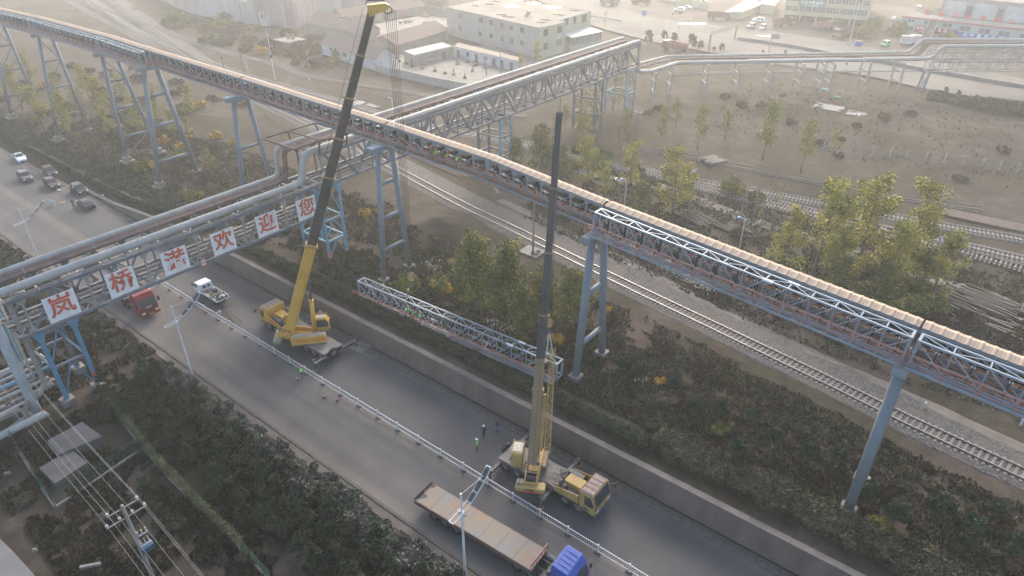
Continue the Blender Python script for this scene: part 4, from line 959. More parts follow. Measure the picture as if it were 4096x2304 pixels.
def car(kind, paint, lab, x, y, rz, roof=None, door=False, plate=True, group='cars stopped on the road beyond the pipe bridge', z=0.0, L=None):
    """kind: 'sedan', 'suv' or 'van'; local x forward"""
    t = thing('car', lab, 'car', (x, y, z), rz, group)
    if kind == 'sedan': st = [(-2.35, .55, .62, .80, .70), (-2.28, .85, .88, .96, .8), (-1.75, .90, .93, 1.02, .82), (-1.15, .90, .95, 1.33, .66), (-.55, .90, .93, 1.45, .62), (.35, .90, .92, 1.43, .62), (1.05, .89, .93, 1.02, .76), (1.75, .86, .84, .90, .74), (2.2, .80, .70, .76, .66), (2.38, .62, .50, .55, .5)]
    elif kind == 'suv': st = [(-2.25, .60, .72, 1.0, .62), (-2.18, .88, .98, 1.40, .66), (-1.7, .91, 1.0, 1.62, .68), (-.6, .91, 1.0, 1.70, .70), (.3, .91, 1.0, 1.66, .68), (1.0, .90, 1.03, 1.12, .80), (1.75, .88, .98, 1.04, .78), (2.12, .82, .84, .92, .70), (2.28, .66, .6, .66, .55)]
    else: st = [(-2.0, .70, .85, 1.3, .62), (-1.92, .80, .98, 1.72, .66), (-.9, .80, 1.0, 1.82, .68), (.6, .80, 1.0, 1.80, .67), (1.35, .79, 1.02, 1.15, .72), (1.8, .76, .9, .98, .68), (1.95, .66, .66, .72, .6)]
    v = []; f = []
    for X, w, zb, zr, wr in st: v += [(X, -w, .28), (X, -w * 1.0, zb), (X, -wr, zr), (X, wr, zr), (X, w, zb), (X, w, .28)]
    for i in range(len(st) - 1):
        for j in range(5): f.append((i * 6 + j, (i + 1) * 6 + j, (i + 1) * 6 + j + 1, i * 6 + j + 1))
        f.append((i * 6 + 5, (i + 1) * 6 + 5, (i + 1) * 6, i * 6))
    n = len(st) - 1; f += [(0, 1, 2, 3, 4, 5), tuple(n * 6 + k for k in (5, 4, 3, 2, 1, 0))]
    MB().add(v, f).build('body', paint, t, False, bevel=.05)
    def P_(i, k): return Vector(v[i * 6 + k])
    def pane(a, b, c, d, nm, off, m_=GL, s=.9):
        c0 = (a + b + c + d) / 4; nrm = (b - a).cross(d - a).normalized(); nrm = nrm if nrm.dot(c0 - Vector((0, 0, .8))) > 0 else -nrm
        MB().quad(*[c0 + (p - c0) * s + nrm * off for p in (a, b, c, d)]).build(nm, m_, t)
    fi = {'sedan': (5, 6), 'suv': (4, 5), 'van': (3, 4)}[kind]; ri = {'sedan': (2, 3), 'suv': (1, 2), 'van': (0, 1)}[kind]
    pane(P_(fi[0], 2), P_(fi[0], 3), P_(fi[1], 3), P_(fi[1], 2), 'windscreen', .035, s=.93)
    pane(P_(ri[1], 2), P_(ri[1], 3), P_(ri[0], 3), P_(ri[0], 2), 'rear_window', .035)
    for k, kk in ((1, 2), (4, 3)):
        for i in range(ri[1], fi[0] + (1 if kind != 'van' else 0)):
            if i < fi[0] or True:
                a, b, c, d = P_(i, k), P_(i + 1, k), P_(i + 1, kk), P_(i, kk)
                if i == fi[0]: c = P_(i, kk).lerp(P_(i + 1, kk), .25)
                pane(a, b, c, d, 'side_window', .03, s=.84)
    if roof is not None: pane(P_(ri[1], 2), P_(ri[1], 3), P_(fi[0], 3), P_(fi[0], 2), 'glass_roof', .045, roof, .92)
    Lf = st[-1][0]; Lr = st[0][0]
    for s in (-1, 1):
        MB().box((Lf - .14, s * .58, st[-2][2] - .03), (.22, .34, .14), s * -.35).build('headlight', LIGHTM, t); MB().box((Lr + .06, s * .66, st[0][2] + .12), (.12, .3, .14)).build('tail_light', TAIL, t)
        MB().ball((.85 if kind != 'van' else 1.2, s * 1.0, .98), .13, 6, (.7, 1, .8)).build('mirror', paint, t)
    MB().box((Lf - .02, 0, .42), (.05, .9, .14)).build('grille', BLKP, t)
    if plate:
        for X in (Lf + .02, Lr - .02): MB().box((X, 0, .36 if X > 0 else .62), (.03, .44, .14)).build('number_plate', PLATE, t)
    r_ = .33 if kind == 'sedan' else (.37 if kind == 'suv' else .29)
    for X in (Lf - .92, Lr + .85):
        for s in (-1, 1): wheel(t, X, s * (st[3][1] - .1), r_, .21, rim=RIMS)
    if door:
        MB().box((.05, 0, 0), (1.05, .06, .85)).build('open_door', paint, t, loc=(.72, -1.30, .72)).rotation_euler = (0, 0, rad(52))
        MB().box((.0, 0, 0), (.8, .04, .4)).build('door_window', GL, t, loc=(.72, -1.28, 1.28)).rotation_euler = (0, 0, rad(52))
    return t
P_WHITE = mat('white_car_paint', (0.68, 0.69, 0.70), (0.74, 0.75, 0.76), 1, 0.2); P_BLACK = mat('black_car_paint', (0.012, 0.012, 0.014), (0.02, 0.02, 0.022), 1, 0.15)
P_GREY = mat('dark_grey_brown_car_paint', (0.06, 0.055, 0.055), (0.085, 0.078, 0.075), 1, 0.22); P_BROWN = mat('black_brown_car_paint', (0.022, 0.016, 0.016), (0.035, 0.026, 0.025), 1, 0.18); P_MAR = mat('dark_maroon_car_paint', (0.055, 0.028, 0.028), (0.075, 0.04, 0.038), 1, 0.2)
car('sedan', P_WHITE, 'white saloon car with a dark glass roof at the back of the queue', -163.0, 42.6, rad(-8), roof=GL)
car('suv', P_GREY, 'grey-brown people carrier nearest the camera side in the queue', -150.3, 38.9, rad(-6))
car('suv', P_BROWN, 'black-brown people carrier beside the hedge', -149.3, 43.0, rad(-7))
car('suv', P_MAR, 'dark maroon people carrier between two black cars', -142.4, 40.6, rad(-4))
car('suv', P_BLACK, 'black off-road car with its driver door open', -135.4, 42.6, rad(-3), door=True)
car('sedan', P_BLACK, 'black saloon car facing away with a man in a red helmet beside it', -127.9, 40.4, rad(176))

YEL = mat('worn_crane_yellow', (0.50, 0.265, 0.035), (0.62, 0.355, 0.06), 0.6, 0.55, c3=(0.33, 0.215, 0.09), detail=8)
YELP = mat('faded_crane_yellow', (0.32, 0.205, 0.065), (0.43, 0.285, 0.10), 0.6, 0.65, c3=(0.19, 0.14, 0.085), detail=8)
YELD = mat('dusty_sandy_yellow', (0.17, 0.115, 0.06), (0.265, 0.18, 0.095), 0.5, 0.75, c3=(0.085, 0.065, 0.045), detail=8, stretch=(.3, 1.5, 1.5))
CDARK = mat('crane_dark_grey', (0.055, 0.06, 0.068), (0.10, 0.10, 0.105), 0.8, 0.65)
CDECK = mat('dusty_deck', (0.145, 0.13, 0.112), (0.235, 0.215, 0.185), 0.7, 0.85, c3=(0.07, 0.065, 0.06))
BOOMK = mat('black_boom_steel', (0.022, 0.021, 0.021), (0.046, 0.044, 0.043), 0.35, 0.6, 0.0, stretch=(1, 1, .2))
PINKR = mat('rusty_pink_roof', (0.40, 0.29, 0.25), (0.52, 0.39, 0.34), 1.1, 0.75)
ROPE = mat('steel_rope', (0.02, 0.02, 0.02), (0.03, 0.03, 0.03), 2, 0.5, 0.4)
REDT = mat('red_lettering', (0.6, 0.05, 0.03), (0.65, 0.07, 0.04), 2, 0.5); WTT = mat('white_lettering', (0.75, 0.75, 0.75), (0.8, 0.8, 0.8), 2, 0.5)

def frac_on(p, q, v):
    """how far along the segment p-q lies the point sighted at picture row v"""
    lo, hi = 0.0, 1.0; p = Vector(p); q = Vector(q)
    def row(k):
        w = p.lerp(q, k) - Vector((0, 0, CAM_H)); return 1152.0 - FOCAL * w.dot(_u) / w.dot(_f)
    for _ in range(40):
        m = (lo + hi) / 2
        if row(m) > v: lo = m
        else: hi = m
    return lo
def section_mesh(L, w, h, mt, name='boom_section'):
    """boom section: flat top, rounded belly; local x along the boom, z up"""
    n = 7; poly = [(-w / 2, h / 2), (w / 2, h / 2)] + [(w / 2 * math.cos(-PI * i / n), -h * .12 + h * .38 * math.sin(-PI * i / n)) for i in range(n + 1)]
    return MB().prism(poly, 0, L, 'x').mesh(name, mt)
def boom(t, foot, tip, cuts, widths, mats_, collar=None):
    """telescopic boom as parts of t; foot/tip in world space"""
    o = Vector(t.location); inv = Matrix.Rotation(-t.rotation_euler.z, 4, 'Z')
    a = inv @ (Vector(foot) - o); b = inv @ (Vector(tip) - o); d = (b - a).normalized(); L = (b - a).length
    hor = Vector((d.x, d.y, 0)).normalized(); side = Vector((-hor.y, hor.x, 0)); upv = d.cross(-side).normalized() * 1.0
    if upv.dot(hor) > 0: upv = -upv
    Mx = Matrix(((d.x, side.x, upv.x), (d.y, side.y, upv.y), (d.z, side.z, upv.z))); eul = Mx.to_euler()
    ks = [0.0] + cuts + [1.0]
    for i, (p, q) in enumerate(zip(ks, ks[1:])):
        w = widths[i]; s = link('boom_section', section_mesh(L * (q - p) + (0.25 if i < len(widths) - 1 else 0), w, w * 1.18, mats_[i]), t, a + d * (L * p), eul)
        if i:
            c = MB(); w0 = widths[i - 1] * 1.07
            c.b2((-.09, -w0 / 2, -w0 * .62), (.09, w0 / 2, -w0 * .5)); c.b2((-.09, -w0 / 2, w0 * .55), (.09, w0 / 2, w0 * .66)); c.b2((-.09, -w0 / 2 - .05, -w0 * .6), (.09, -w0 / 2 + .03, w0 * .64)); c.b2((-.09, w0 / 2 - .03, -w0 * .6), (.09, w0 / 2 + .05, w0 * .64))
            c.b2((-.05, -w0 * .5 - .16, w0 * .2), (.05, -w0 * .5 - .04, w0 * .95))
            link('collar', c.mesh('collar', collar or YELD), t, a + d * (L * p), eul)
    return a, b, d, side, upv, L, eul
def jack(t, x, y0, y1, mt=CDARK, plate=False, z=.95):
    q = MB().bar((x, y0, z), (x, y1, z), .34, .32); q.build('outrigger_beam', mt, t, bevel=.015)
    s = 1 if y1 > y0 else -1
    MB().tube((x, y1 + s * .12, .12), (x, y1 + s * .12, 1.5), .11, 10).tube((x, y1 + s * .12, 1.5), (x, y1 + s * .12, 1.62), .17, 10).build('jack', mt, t, True)
    MB().tube((x, y1 + s * .12, .02), (x, y1 + s * .12, .12), .3, 12).build('jack_foot', YELD, t)
    MB().box((x, y1 - s * .1, z), (.36, .12, .34)).build('striped_end', YELP, t)
def carrier(t, L, front, rear, axles, cabL, hw=1.4, cab=YELP, roof=PINKR, yel=YELP, mirror=1):
    """crane carrier: local x forward; front / rear = deck ends"""
    MB().b2((rear, -.55, .6), (front - 1.4, .55, 1.2)).build('chassis', CDARK, t)
    MB().b2((rear, -hw, 1.22), (front - cabL - 2.6, hw, 1.38)).build('deck', CDECK, t, bevel=.02)
    for s in (-1, 1):
        MB().b2((rear + .2, s * hw - .07 * s, .95), (front - cabL - 2.8, s * (hw - .0), 1.215)).build('side_skirt', CDARK, t)
        q = MB()
        for k in range(int((front - cabL - 2.6 - rear) / .5)):
            q.b2((rear + .1 + .5 * k, s * (hw + .006), 1.24), (rear + .32 + .5 * k, s * (hw + .012), 1.33))
        tag(q.build('reflector_strip', REDT, t), kind='stuff')
    for x in axles:
        for s in (-1, 1): wheel(t, x, s * (hw - .2), .6, .36)
        MB().tube((x, -hw + .3, .6), (x, hw - .3, .6), .09, 8).build('axle', CDARK, t)
    for x in axles:
        for s in (-1, 1): MB().b2((x - .68, s * (hw - .42), 1.2), (x + .68, s * (hw - .02), 1.25)).build('mudguard', CDARK, t)
    # engine bay with yellow side panels
    eb0, eb1 = front - cabL - 2.7, front - cabL - .05
    for s in (-1, 1):
        MB().prism([(eb0, 1.25), (eb1, 1.25), (eb1, 2.25), (eb0 + .5, 2.0), (eb0, 1.7)], s * hw - .05, s * hw + .02, 'y').build('side_panel', yel, t, bevel=.01)
    MB().b2((eb0 + .6, -.62, 1.3), (eb1 - .25, .5, 2.3)).build('engine_cover', yel, t, bevel=.04)
    MB().b2((eb0 + .2, .65, 1.3), (eb1 - .8, 1.15, 2.15)).tube((eb0 + .4, -.95, 1.4), (eb0 + .4, -.95, 2.5), .16, 10).tube((eb0 + .9, -.98, 1.4), (eb0 + .9, -.98, 2.2), .12, 10).b2((eb0 + 1.3, -1.2, 1.3), (eb1 - .2, -.8, 1.9)).build('machinery', CDARK, t)
    MB().b2((eb0 - .1, -hw + .1, 1.24), (eb1, hw - .1, 1.29)).build('bay_floor', CDARK, t)
    # cab
    c0, c1 = front - cabL, front; pr = [(c0, .75), (c1 - .12, .62), (c1, .9), (c1 - .02, 1.55), (c1 - .35, 2.86), (c0 + .05, 2.98), (c0, 2.9)]
    MB().prism(pr, -hw + .02, hw - .02, 'y').build('cab', cab, t, bevel=.05)
    MB().b2((c0 + .08, -hw + .12, 2.99), (c1 - .42, hw - .12, 3.03)).build('cab_roof', roof, t)
    q = MB()
    for k in range(5): q.bar((c0 + .12, -hw + .2 + k * (2 * hw - .4) / 4, 3.07), (c1 - .45, -hw + .2 + k * (2 * hw - .4) / 4, 3.07), .035)
    for k in range(6): q.bar((c0 + .14 + k * (cabL - .6) / 5, -hw + .15, 3.1), (c0 + .14 + k * (cabL - .6) / 5, hw - .15, 3.1), .035)
    q.build('roof_grid', mat('rusty_grid', (0.12, 0.08, 0.06), (0.2, 0.14, 0.1), 3, .8), t)
    a, b = Vector((c1 + .01, 0, 1.6)), Vector((c1 - .335, 0, 2.8))
    MB().quad((a.x, -hw + .15, a.z), (a.x, hw - .15, a.z), (b.x + .02, hw - .22, b.z), (b.x + .02, -hw + .22, b.z)).build('windscreen', GL, t)
    for s in (-1, 1):
        y = s * (hw - .005); MB().add([(c1 - .55, y, 2.65), (c1 - .18, y, 1.75), (c1 - .5, y, 1.5), (c1 - 1.15, y, 1.6), (c1 - 1.2, y, 2.65)], [(0, 1, 2, 3, 4)]).build('side_window', GL, t)
        MB().b2((c1 + .02, s * .95 - .18, .95), (c1 + .05, s * .95 + .18, 1.15)).build('headlight', LIGHTM, t)
        MB().bar((c1 - .1, s * hw, 2.5), (c1 + .25, s * (hw + .3), 2.45), .04).b2((c1 + .2, s * (hw + .22), 2.0), (c1 + .27, s * (hw + .42), 2.5)).build('mirror', BLKP, t)
        for k in range(3): MB().b2((c1 - 1.35, s * (hw + .02), .5 + .33 * k), (c1 - .75, s * (hw + .16), .54 + .33 * k)).build('step', CDARK, t)
    MB().b2((c1 - .1, -hw, .42), (c1 + .1, hw, .78)).build('bumper', CDARK, t); MB().b2((c1 + .02, -.6, 1.2), (c1 + .04, .6, 1.42)).build('badge_strip', yel, t)
    MB().b2((c1 + .11, -.22, .52), (c1 + .13, .22, .66)).build('number_plate', PLATE, t)
def local(t, p): return Matrix.Rotation(-t.rotation_euler.z, 4, 'Z') @ (Vector(p) - Vector(t.location))
def winch(q, m_, t, c, ax_, w, r):
    a = Vector(c) - ax_ * w / 2; b = Vector(c) + ax_ * w / 2
    MB().tube(a, b, r, 16).build('winch_drum', DARK, t, True)
    q.tube(a - ax_ * .06, a, r * 1.25, 16).tube(b, b + ax_ * .06, r * 1.25, 16)
def mobile_crane(lab, car_xy, car_rz, L, front, rear, axles, sup_xy, head, foot, tip, cutrows, widths, mts, cab_lr, box_txt=None, jacks=(), yel=YELP, grp='mobile cranes working from the closed carriageway', deckstuff=True, cwm=None, tipm=None):
    t = thing('mobile_crane', lab, 'crane', (*car_xy, 0), car_rz, grp)
    carrier(t, L, front, rear, axles, 1.75, cab=yel, yel=yel)
    for x, y0, y1 in jacks: jack(t, x, y0, y1)
    # rear spare wheel
    w = wheel(t, rear - .12, .25, .6, .36, name='spare_wheel'); w.location = (rear - .25, .25, 1.25); w.rotation_euler = (0, rad(18), PI / 2)
    MB().b2((rear - .12, -1.4, .55), (rear, 1.4, .85)).build('rear_bumper', CDARK, t)
    # superstructure
    hd = math.atan2(head[1], head[0]) - car_rz; u = Vector((math.cos(hd), math.sin(hd), 0)); r = Vector((u.y, -u.x, 0)); c = local(t, (*sup_xy, 0))
    def W_(a, b, z): return c + u * a + r * b + Vector((0, 0, z))
    def hbox(nm, a0, a1, b0, b1, z0, z1, m_, bev=.02):
        q = MB(); v = [tuple(W_(a, b, z)) for z in (z0, z1) for a, b in ((a0, b1), (a1, b1), (a1, b0), (a0, b0))]; q.add(v, BOXF); return q.build(nm, m_, t, bevel=bev)
    MB().tube(W_(0, 0, 1.38), W_(0, 0, 1.62), .95, 24).build('turntable', CDARK, t)
    hbox('superstructure_frame', -2.3, 1.9, -.55, .55, 1.62, 1.85, yel)
    for s in (-1, 1):
        q = MB(); pts = [(-2.3, 1.85), (1.7, 1.85), (1.7, 2.1), (-.8, 2.7), (-2.3, 2.5)]
        v = [tuple(W_(a, s * .62 + e, z)) for e in (-.05, .05) for a, z in pts]; n = 5
        q.add(v, [(i, (i + 1) % n, n + (i + 1) % n, n + i) for i in range(n)] + [(0, 1, 2, 3, 4), (9, 8, 7, 6, 5)]); q.build('side_frame', yel, t)
    fr = MB()
    winch(fr, yel, t, W_(-2.7, 0, 2.45), r, .95, .3); winch(fr, yel, t, W_(-1.9, 0, 2.25), r, .95, .26)
    for s in (-1, 1): fr.bar(W_(-3.1, s * .6, 2.1), W_(-1.2, s * .6, 2.75), .08, .5)
    fr.bar(W_(-3.1, -.6, 2.1), W_(-3.1, .6, 2.1), .1, .6); fr.bar(W_(-2.3, -.65, 2.85), W_(-2.3, .65, 2.85), .07); fr.build('winch_frame', yel, t)
    cwmt = cwm or yel
    hbox('counterweight', -3.55, -2.55, -1.38, 1.38, 1.45, 2.02, cwmt, .12)
    hbox('counterweight_stripe', -3.56, -3.555, -1.2, 1.2, 1.5, 1.62, REDT, 0)
    # operator's cab
    cb0, cb1, cr0, cr1 = cab_lr
    q = MB(); prof = [(cb0, 1.75), (cb1 - .25, 1.75), (cb1 + .1, 2.2), (cb1, 3.0), (cb1 - .35, 3.5), (cb0 + .1, 3.55), (cb0, 3.3)]; n = len(prof)
    v = [tuple(W_(a, b, z)) for b in (cr0, cr1) for a, z in prof]; q.add(v, [(i, (i + 1) % n, n + (i + 1) % n, n + i) for i in range(n)] + [tuple(range(n))[::-1], tuple(range(n, 2 * n))]); q.build('operator_cab', yel, t, bevel=.05)
    for b, e in ((cr0, -.012), (cr1, .012)): MB().add([tuple(W_(a, b + e, z)) for a, z in ((cb0 + .25, 2.35), (cb1 - .1, 2.3), (cb1 - .12, 3.0), (cb1 - .4, 3.35), (cb0 + .3, 3.35))], [(0, 1, 2, 3, 4)]).build('cab_window', GL, t)
    MB().add([tuple(W_(a, b, z)) for a, b, z in ((cb1 + .115, cr0 + .08, 2.25), (cb1 + .115, cr1 - .08, 2.25), (cb1 + .012, cr1 - .08, 3.0), (cb1 + .012, cr0 + .08, 3.0))], [(0, 1, 2, 3)]).build('cab_windscreen', GL, t)
    hbox('cab_roof_pane', cb0 + .3, cb1 - .5, cr0 + .1, cr1 - .1, 3.56, 3.6, mat('reflective_roof_pane', (0.30, 0.34, 0.33), (0.5, 0.5, 0.46), 1.5, .2), 0)
    q = MB()
    for b in (cr0, cr1): q.bar(W_(cb0 + .1, b, 3.8), W_(cb1 - .3, b, 3.8), .03); q.bar(W_(cb1 - .3, b, 3.8), W_(cb1 + .15, b, 2.9), .03)
    for k in range(6): q.bar(W_(cb0 + .1 + .28 * k, cr0, 3.8), W_(cb0 + .1 + .28 * k, cr1, 3.8), .025)
    q.build('cab_guard', yel, t)
    if box_txt:
        bx = hbox('side_cabinet', -1.35, 2.75, 1.05, 1.95, 1.55, 2.62, yel, .05); hbox('cabinet_top', -1.3, 2.7, 1.1, 1.9, 2.625, 2.66, CDECK, 0); hbox('cabinet_skirt', -1.35, 2.75, 1.06, 1.97, 1.4, 1.55, CDARK)
        wr = math.atan2(r.y, r.x)
        text(box_txt, .36, REDT, t, tuple(W_(.95, 1.965, 2.12)), (PI / 2, 0, wr + PI / 2), .006, .006, 'lettering', .92)
    else:
        hbox('side_cabinet', -.9, 1.2, .7, 1.15, 1.7, 2.4, YELD, .03); hbox('ballast_block', -3.3, -2.7, -1.0, -.72, 2.03, 2.3, CDECK); hbox('ballast_block', -3.3, -2.75, -1.28, -1.05, 2.03, 2.35, CDECK)
    # boom, cylinder, head, ropes
    a, b, d, side, upv, BL, eul = boom(t, foot, tip, [frac_on(foot, tip, v_) for v_ in cutrows], widths, mts)
    cyl0 = W_(1.25, 0, 1.95); cyl1 = a + d * (BL * .185) - upv * .75; mid = cyl0.lerp(cyl1, .62)
    MB().tube(cyl0, mid, .26, 14).tube(mid, mid + (cyl1 - mid).normalized() * .15, .31, 14).build('lift_cylinder', yel, t, True); MB().tube(mid, cyl1, .15, 12).build('cylinder_rod', DARK, t, True)
    MB().tube(a - side * .7, a + side * .7, .16, 10).build('boom_pivot', CDARK, t)
    return t, a, b, d, side, upv, BL, eul, W_
# crane with the high black boom
BO = [YEL, BOOMK, BOOMK, BOOMK, BOOMK, BOOMK]
foot1, tip1 = (-63.6, 37.1, 2.75), (-55.0, 47.8, 38.75)
t1, a, b, d, side, upv, BL, eul, W_ = mobile_crane('large yellow truck crane with a long black boom raised highest, left of centre', (-63.6, 38.75), rad(179), 14, 7.3, -6.0, (5.6, 4.1, -2.2, -3.75, -5.2), (-62.5, 38.2), (.68, .73), foot1, tip1,
    (982, 707, 552, 391, 220), (1.06, .95, .88, .81, .74, .67), BO, (1.35, 3.1, -1.45, -.45), '13306333033  13375535688', ((-6.1, -1.2, -3.2), (-6.1, 1.2, 2.85), (1.6, 1.2, 3.3), (1.6, -1.2, -3.2)), yel=YEL, cwm=mat('mossy_counterweight', (0.16, 0.14, 0.095), (0.25, 0.22, 0.15), 1.2, .85))
def boom_text(t, body, size, k, lat, mt, wd, flip=False):
    """lettering on the boom's camera-facing side, reading up the boom"""
    M = Matrix.Identity(3)
    xa = d; face = -side if (Vector((0, 0, 0)) is not None) else side
    return xa
# boom head
hd1 = MB(); hd1.prism([(-.3, .5), (.9, .62), (1.15, .45), (1.1, .1), (-.2, -.5)], -.36, .36, 'y')
rotz = Matrix.Rotation(math.atan2(d.y, d.x), 4, 'Z')
h_ = link('boom_head', hd1.mesh('boom_head', YEL), t1, b + Vector((0, 0, .1)), (0, 0, math.atan2(d.y, d.x)), (1.5, 1.0, 1.1))
for k in (-.22, 0, .22): MB().torus((1.05, k, .0), .28, .05, 'y', 14, 5).build('sheave', YELD, h_)
MB().path([(-.35, -.2, .5), (-.25, -.2, .85), (.9, -.2, .8)], .03, 5).path([(-.35, .2, .5), (-.25, .2, .85), (.9, .2, .8)], .03, 5).build('head_rail', DARK, h_)
hx, hy = -53.55, 48.95
def ropes(t, top, bottom, n, spread, r=.02):
    q = MB()
    for i in range(n):
        o = (i - (n - 1) / 2) * spread; q.tube(Vector(top) + Vector((o, o * .8, 0)), Vector(bottom) + Vector((o * .5, o * .4, 0)), r, 5)
    tag(q.build('hoist_rope', ROPE, t), kind='stuff')
ht = local(t1, (hx, hy, 38.9)); hb = local(t1, (hx - .2, hy - .1, 9.0)); ropes(t1, ht, hb, 6, .16, .022)
MB().tube(local(t1, foot1) + Vector((0, 0, 1)), b - side * .55 + Vector((0, 0, .2)), .02, 5).tube(W_(-2.6, -.1, 2.8), b + upv * .9, .02, 5).build('boom_rope', ROPE, t1)
def hook_block(lab, p, rz=0, sc=1.0, mt=YELP):
    t = thing('hook_block', lab, 'hook block', p, rz, None)
    for y in (-.2, .2): MB().prism([(.42 * math.cos(a_), .3 + .52 * math.sin(a_)) for a_ in [2 * PI * i / 14 for i in range(14)]], y - .03, y + .03, 'y').build('cheek_plate', mt, t)
    for y in (-.1, 0.1): MB().torus((0, y, .35), .36, .06, 'y', 18, 6).tube((0, y - .03, .35), (0, y + .03, .35), .33, 16).build('sheave', CDARK, t)
    MB().tube((0, 0, -.2), (0, 0, -.5), .12, 10).build('shank', CDARK, t)
    MB().path([(0, 0, -.45), (0, 0, -.62), (.2, 0, -.8), (.16, 0, -1.05), (-.05, 0, -1.12), (-.2, 0, -.98), (-.22, 0, -.85)], [.06, .07, .09, .09, .08, .06, .03], 8).build('hook', CDARK, t, True)
    t.scale = (sc,) * 3; return t
hook_block('yellow and black hook block hanging over the left half of the lying truss', (hx - .3, hy - .1, 7.9), rad(20), 1.05)
# crane with the jib strapped beside its boom
foot2, tip2 = (-26.85, 37.5, 2.7), (-33.1, 49.2, 31.95)
t2, a, b, d, side, upv, BL, eul, W_ = mobile_crane('dusty yellow truck crane with a lattice jib stowed beside its tall boom', (-25.2, 38.55), rad(1), 11.5, 5.55, -5.5, (3.68, 2.26, -3.27, -4.8), (-27.2, 38.45), (-.47, .88), foot2, tip2,
    (1556, 1442, 1260, 1012, 755), (.86, .84, .76, .69, .62, .55), [YELD, YELD, BOOMK, BOOMK, BOOMK, BOOMK], (-.9, 1.1, -2.2, -1.15), None, ((-5.2, -1.2, -2.95), (-5.2, 1.2, 3.8), (.75, -1.2, -2.85), (.75, 1.2, 3.6)), cwm=YELP)
text('XCMG', .3, DARK, t2, tuple(W_(-3.57, 0, 1.85)), (PI / 2, 0, math.atan2(*(list(reversed((W_(-4, 0, 0) - W_(-3, 0, 0))[:2])))) + PI / 2), .005, .01)
text('QY50K', .26, REDT, t2, tuple(W_(-3.58, 0, 1.66)), (PI / 2, 0, math.atan2(*(list(reversed((W_(-4, 0, 0) - W_(-3, 0, 0))[:2])))) + PI / 2), .005, .01)
text('QY50K-II', .3, DARK, t2, (1.7, -1.43, 1.62), face_rot(0, -1), .004, .008); text('XCMG', .32, DARK, t2, (3.2, -1.43, 1.62), face_rot(0, -1), .004, .012)
text('吊装出租', .42, REDT, t1, (4.3, 1.43, 1.75), face_rot(0, 1), .004, .012); text('XCMG', .24, mat('green_lettering', (0.03, 0.2, 0.06), (0.04, 0.25, 0.08), 2, .5), t1, (3.4, 1.43, 1.5), face_rot(0, 1), .004, .008)
q = MB(); q.bar(b - upv * .2, b - upv * .2 + d * .5, .5, .6); q.bar(b + d * .4, b + d * 1.5 + upv * .2, .06, .06); q.tube(b + d * .3 - side * .3, b + d * .3 + side * .3, .22, 10); q.build('boom_head', CDARK, t2)
r2_ = side if (local(t2, (0, 0, 0)) - local(t2, (1, 0, 0))).dot(side) < 0 else -side   # towards +x of the site
k0, k1 = frac_on(foot2, tip2, 1800), frac_on(foot2, tip2, 1385)
jo = a + d * (BL * k0) + r2_ * 1.05; je = a + d * (BL * k1) + r2_ * 0.85
off1, off2 = r2_ * .55, upv * .5
for o_ in (Vector((0, 0, 0)), off1, off2, off1 + off2): MB().tube(jo + o_, je + o_ * .8, .035, 6).build('jib_chord', YELP, t2)
n = 24; q = MB()
for i in range(n):
    p = jo.lerp(je, i / n); p2 = jo.lerp(je, (i + 1) / n); s1, s2 = 1 - .2 * i / n, 1 - .2 * (i + 1) / n
    for A_, B_ in ((Vector((0, 0, 0)), off1), (off2, off1 + off2), (Vector((0, 0, 0)), off2), (off1, off1 + off2)):
        q.tube(p + (A_ if i % 2 else B_) * s1, p2 + (B_ if i % 2 else A_) * s2, .018, 4); q.tube(p + A_ * s1, p + B_ * s1, .016, 4)
q.build('jib_lattice', YELP, t2)
bs = MB().bar(jo - r2_ * .35, jo.lerp(je, .55) - r2_ * .3, .3, .34, tuple(upv)); bs.build('jib_base_section', YELP, t2)
ht = local(t2, (-33.55, 49.5, 32.1)); hb = local(t2, (-33.5, 49.35, 10.2)); ropes(t2, ht, hb, 5, .13, .018)
MB().tube(W_(-2.6, .1, 2.8), b + upv * .5, .018, 5).build('boom_rope', ROPE, t2)
hook_block('hook block over the right end of the lying truss, carrying two slings', (-33.5, 49.35, 9.3), rad(30), .85)
SLM = mat('white_web_sling', (0.42, 0.40, 0.37), (0.52, 0.50, 0.46), 3, .9)
t = thing('lifting_sling', 'two white web slings hanging from the hook round the truss end', 'sling', (-33.5, 49.3, 8.35))
for s in (-1, 1):
    MB().bar((0, 0, 0), (s * .5, -.85 - .1 * s, -3.0), .22, .05, (1, .3, 0)).build('sling_strap', SLM, t); MB().bar((0, .05, 0), (s * .5, .3, -3.0), .22, .05, (1, .3, 0)).build('sling_strap', SLM, t)
MB().ball((0, 0, 0), .14, 8).build('purple_link', mat('purple_sling', (0.12, 0.05, 0.18), (0.16, 0.07, 0.24), 3, .7), t)
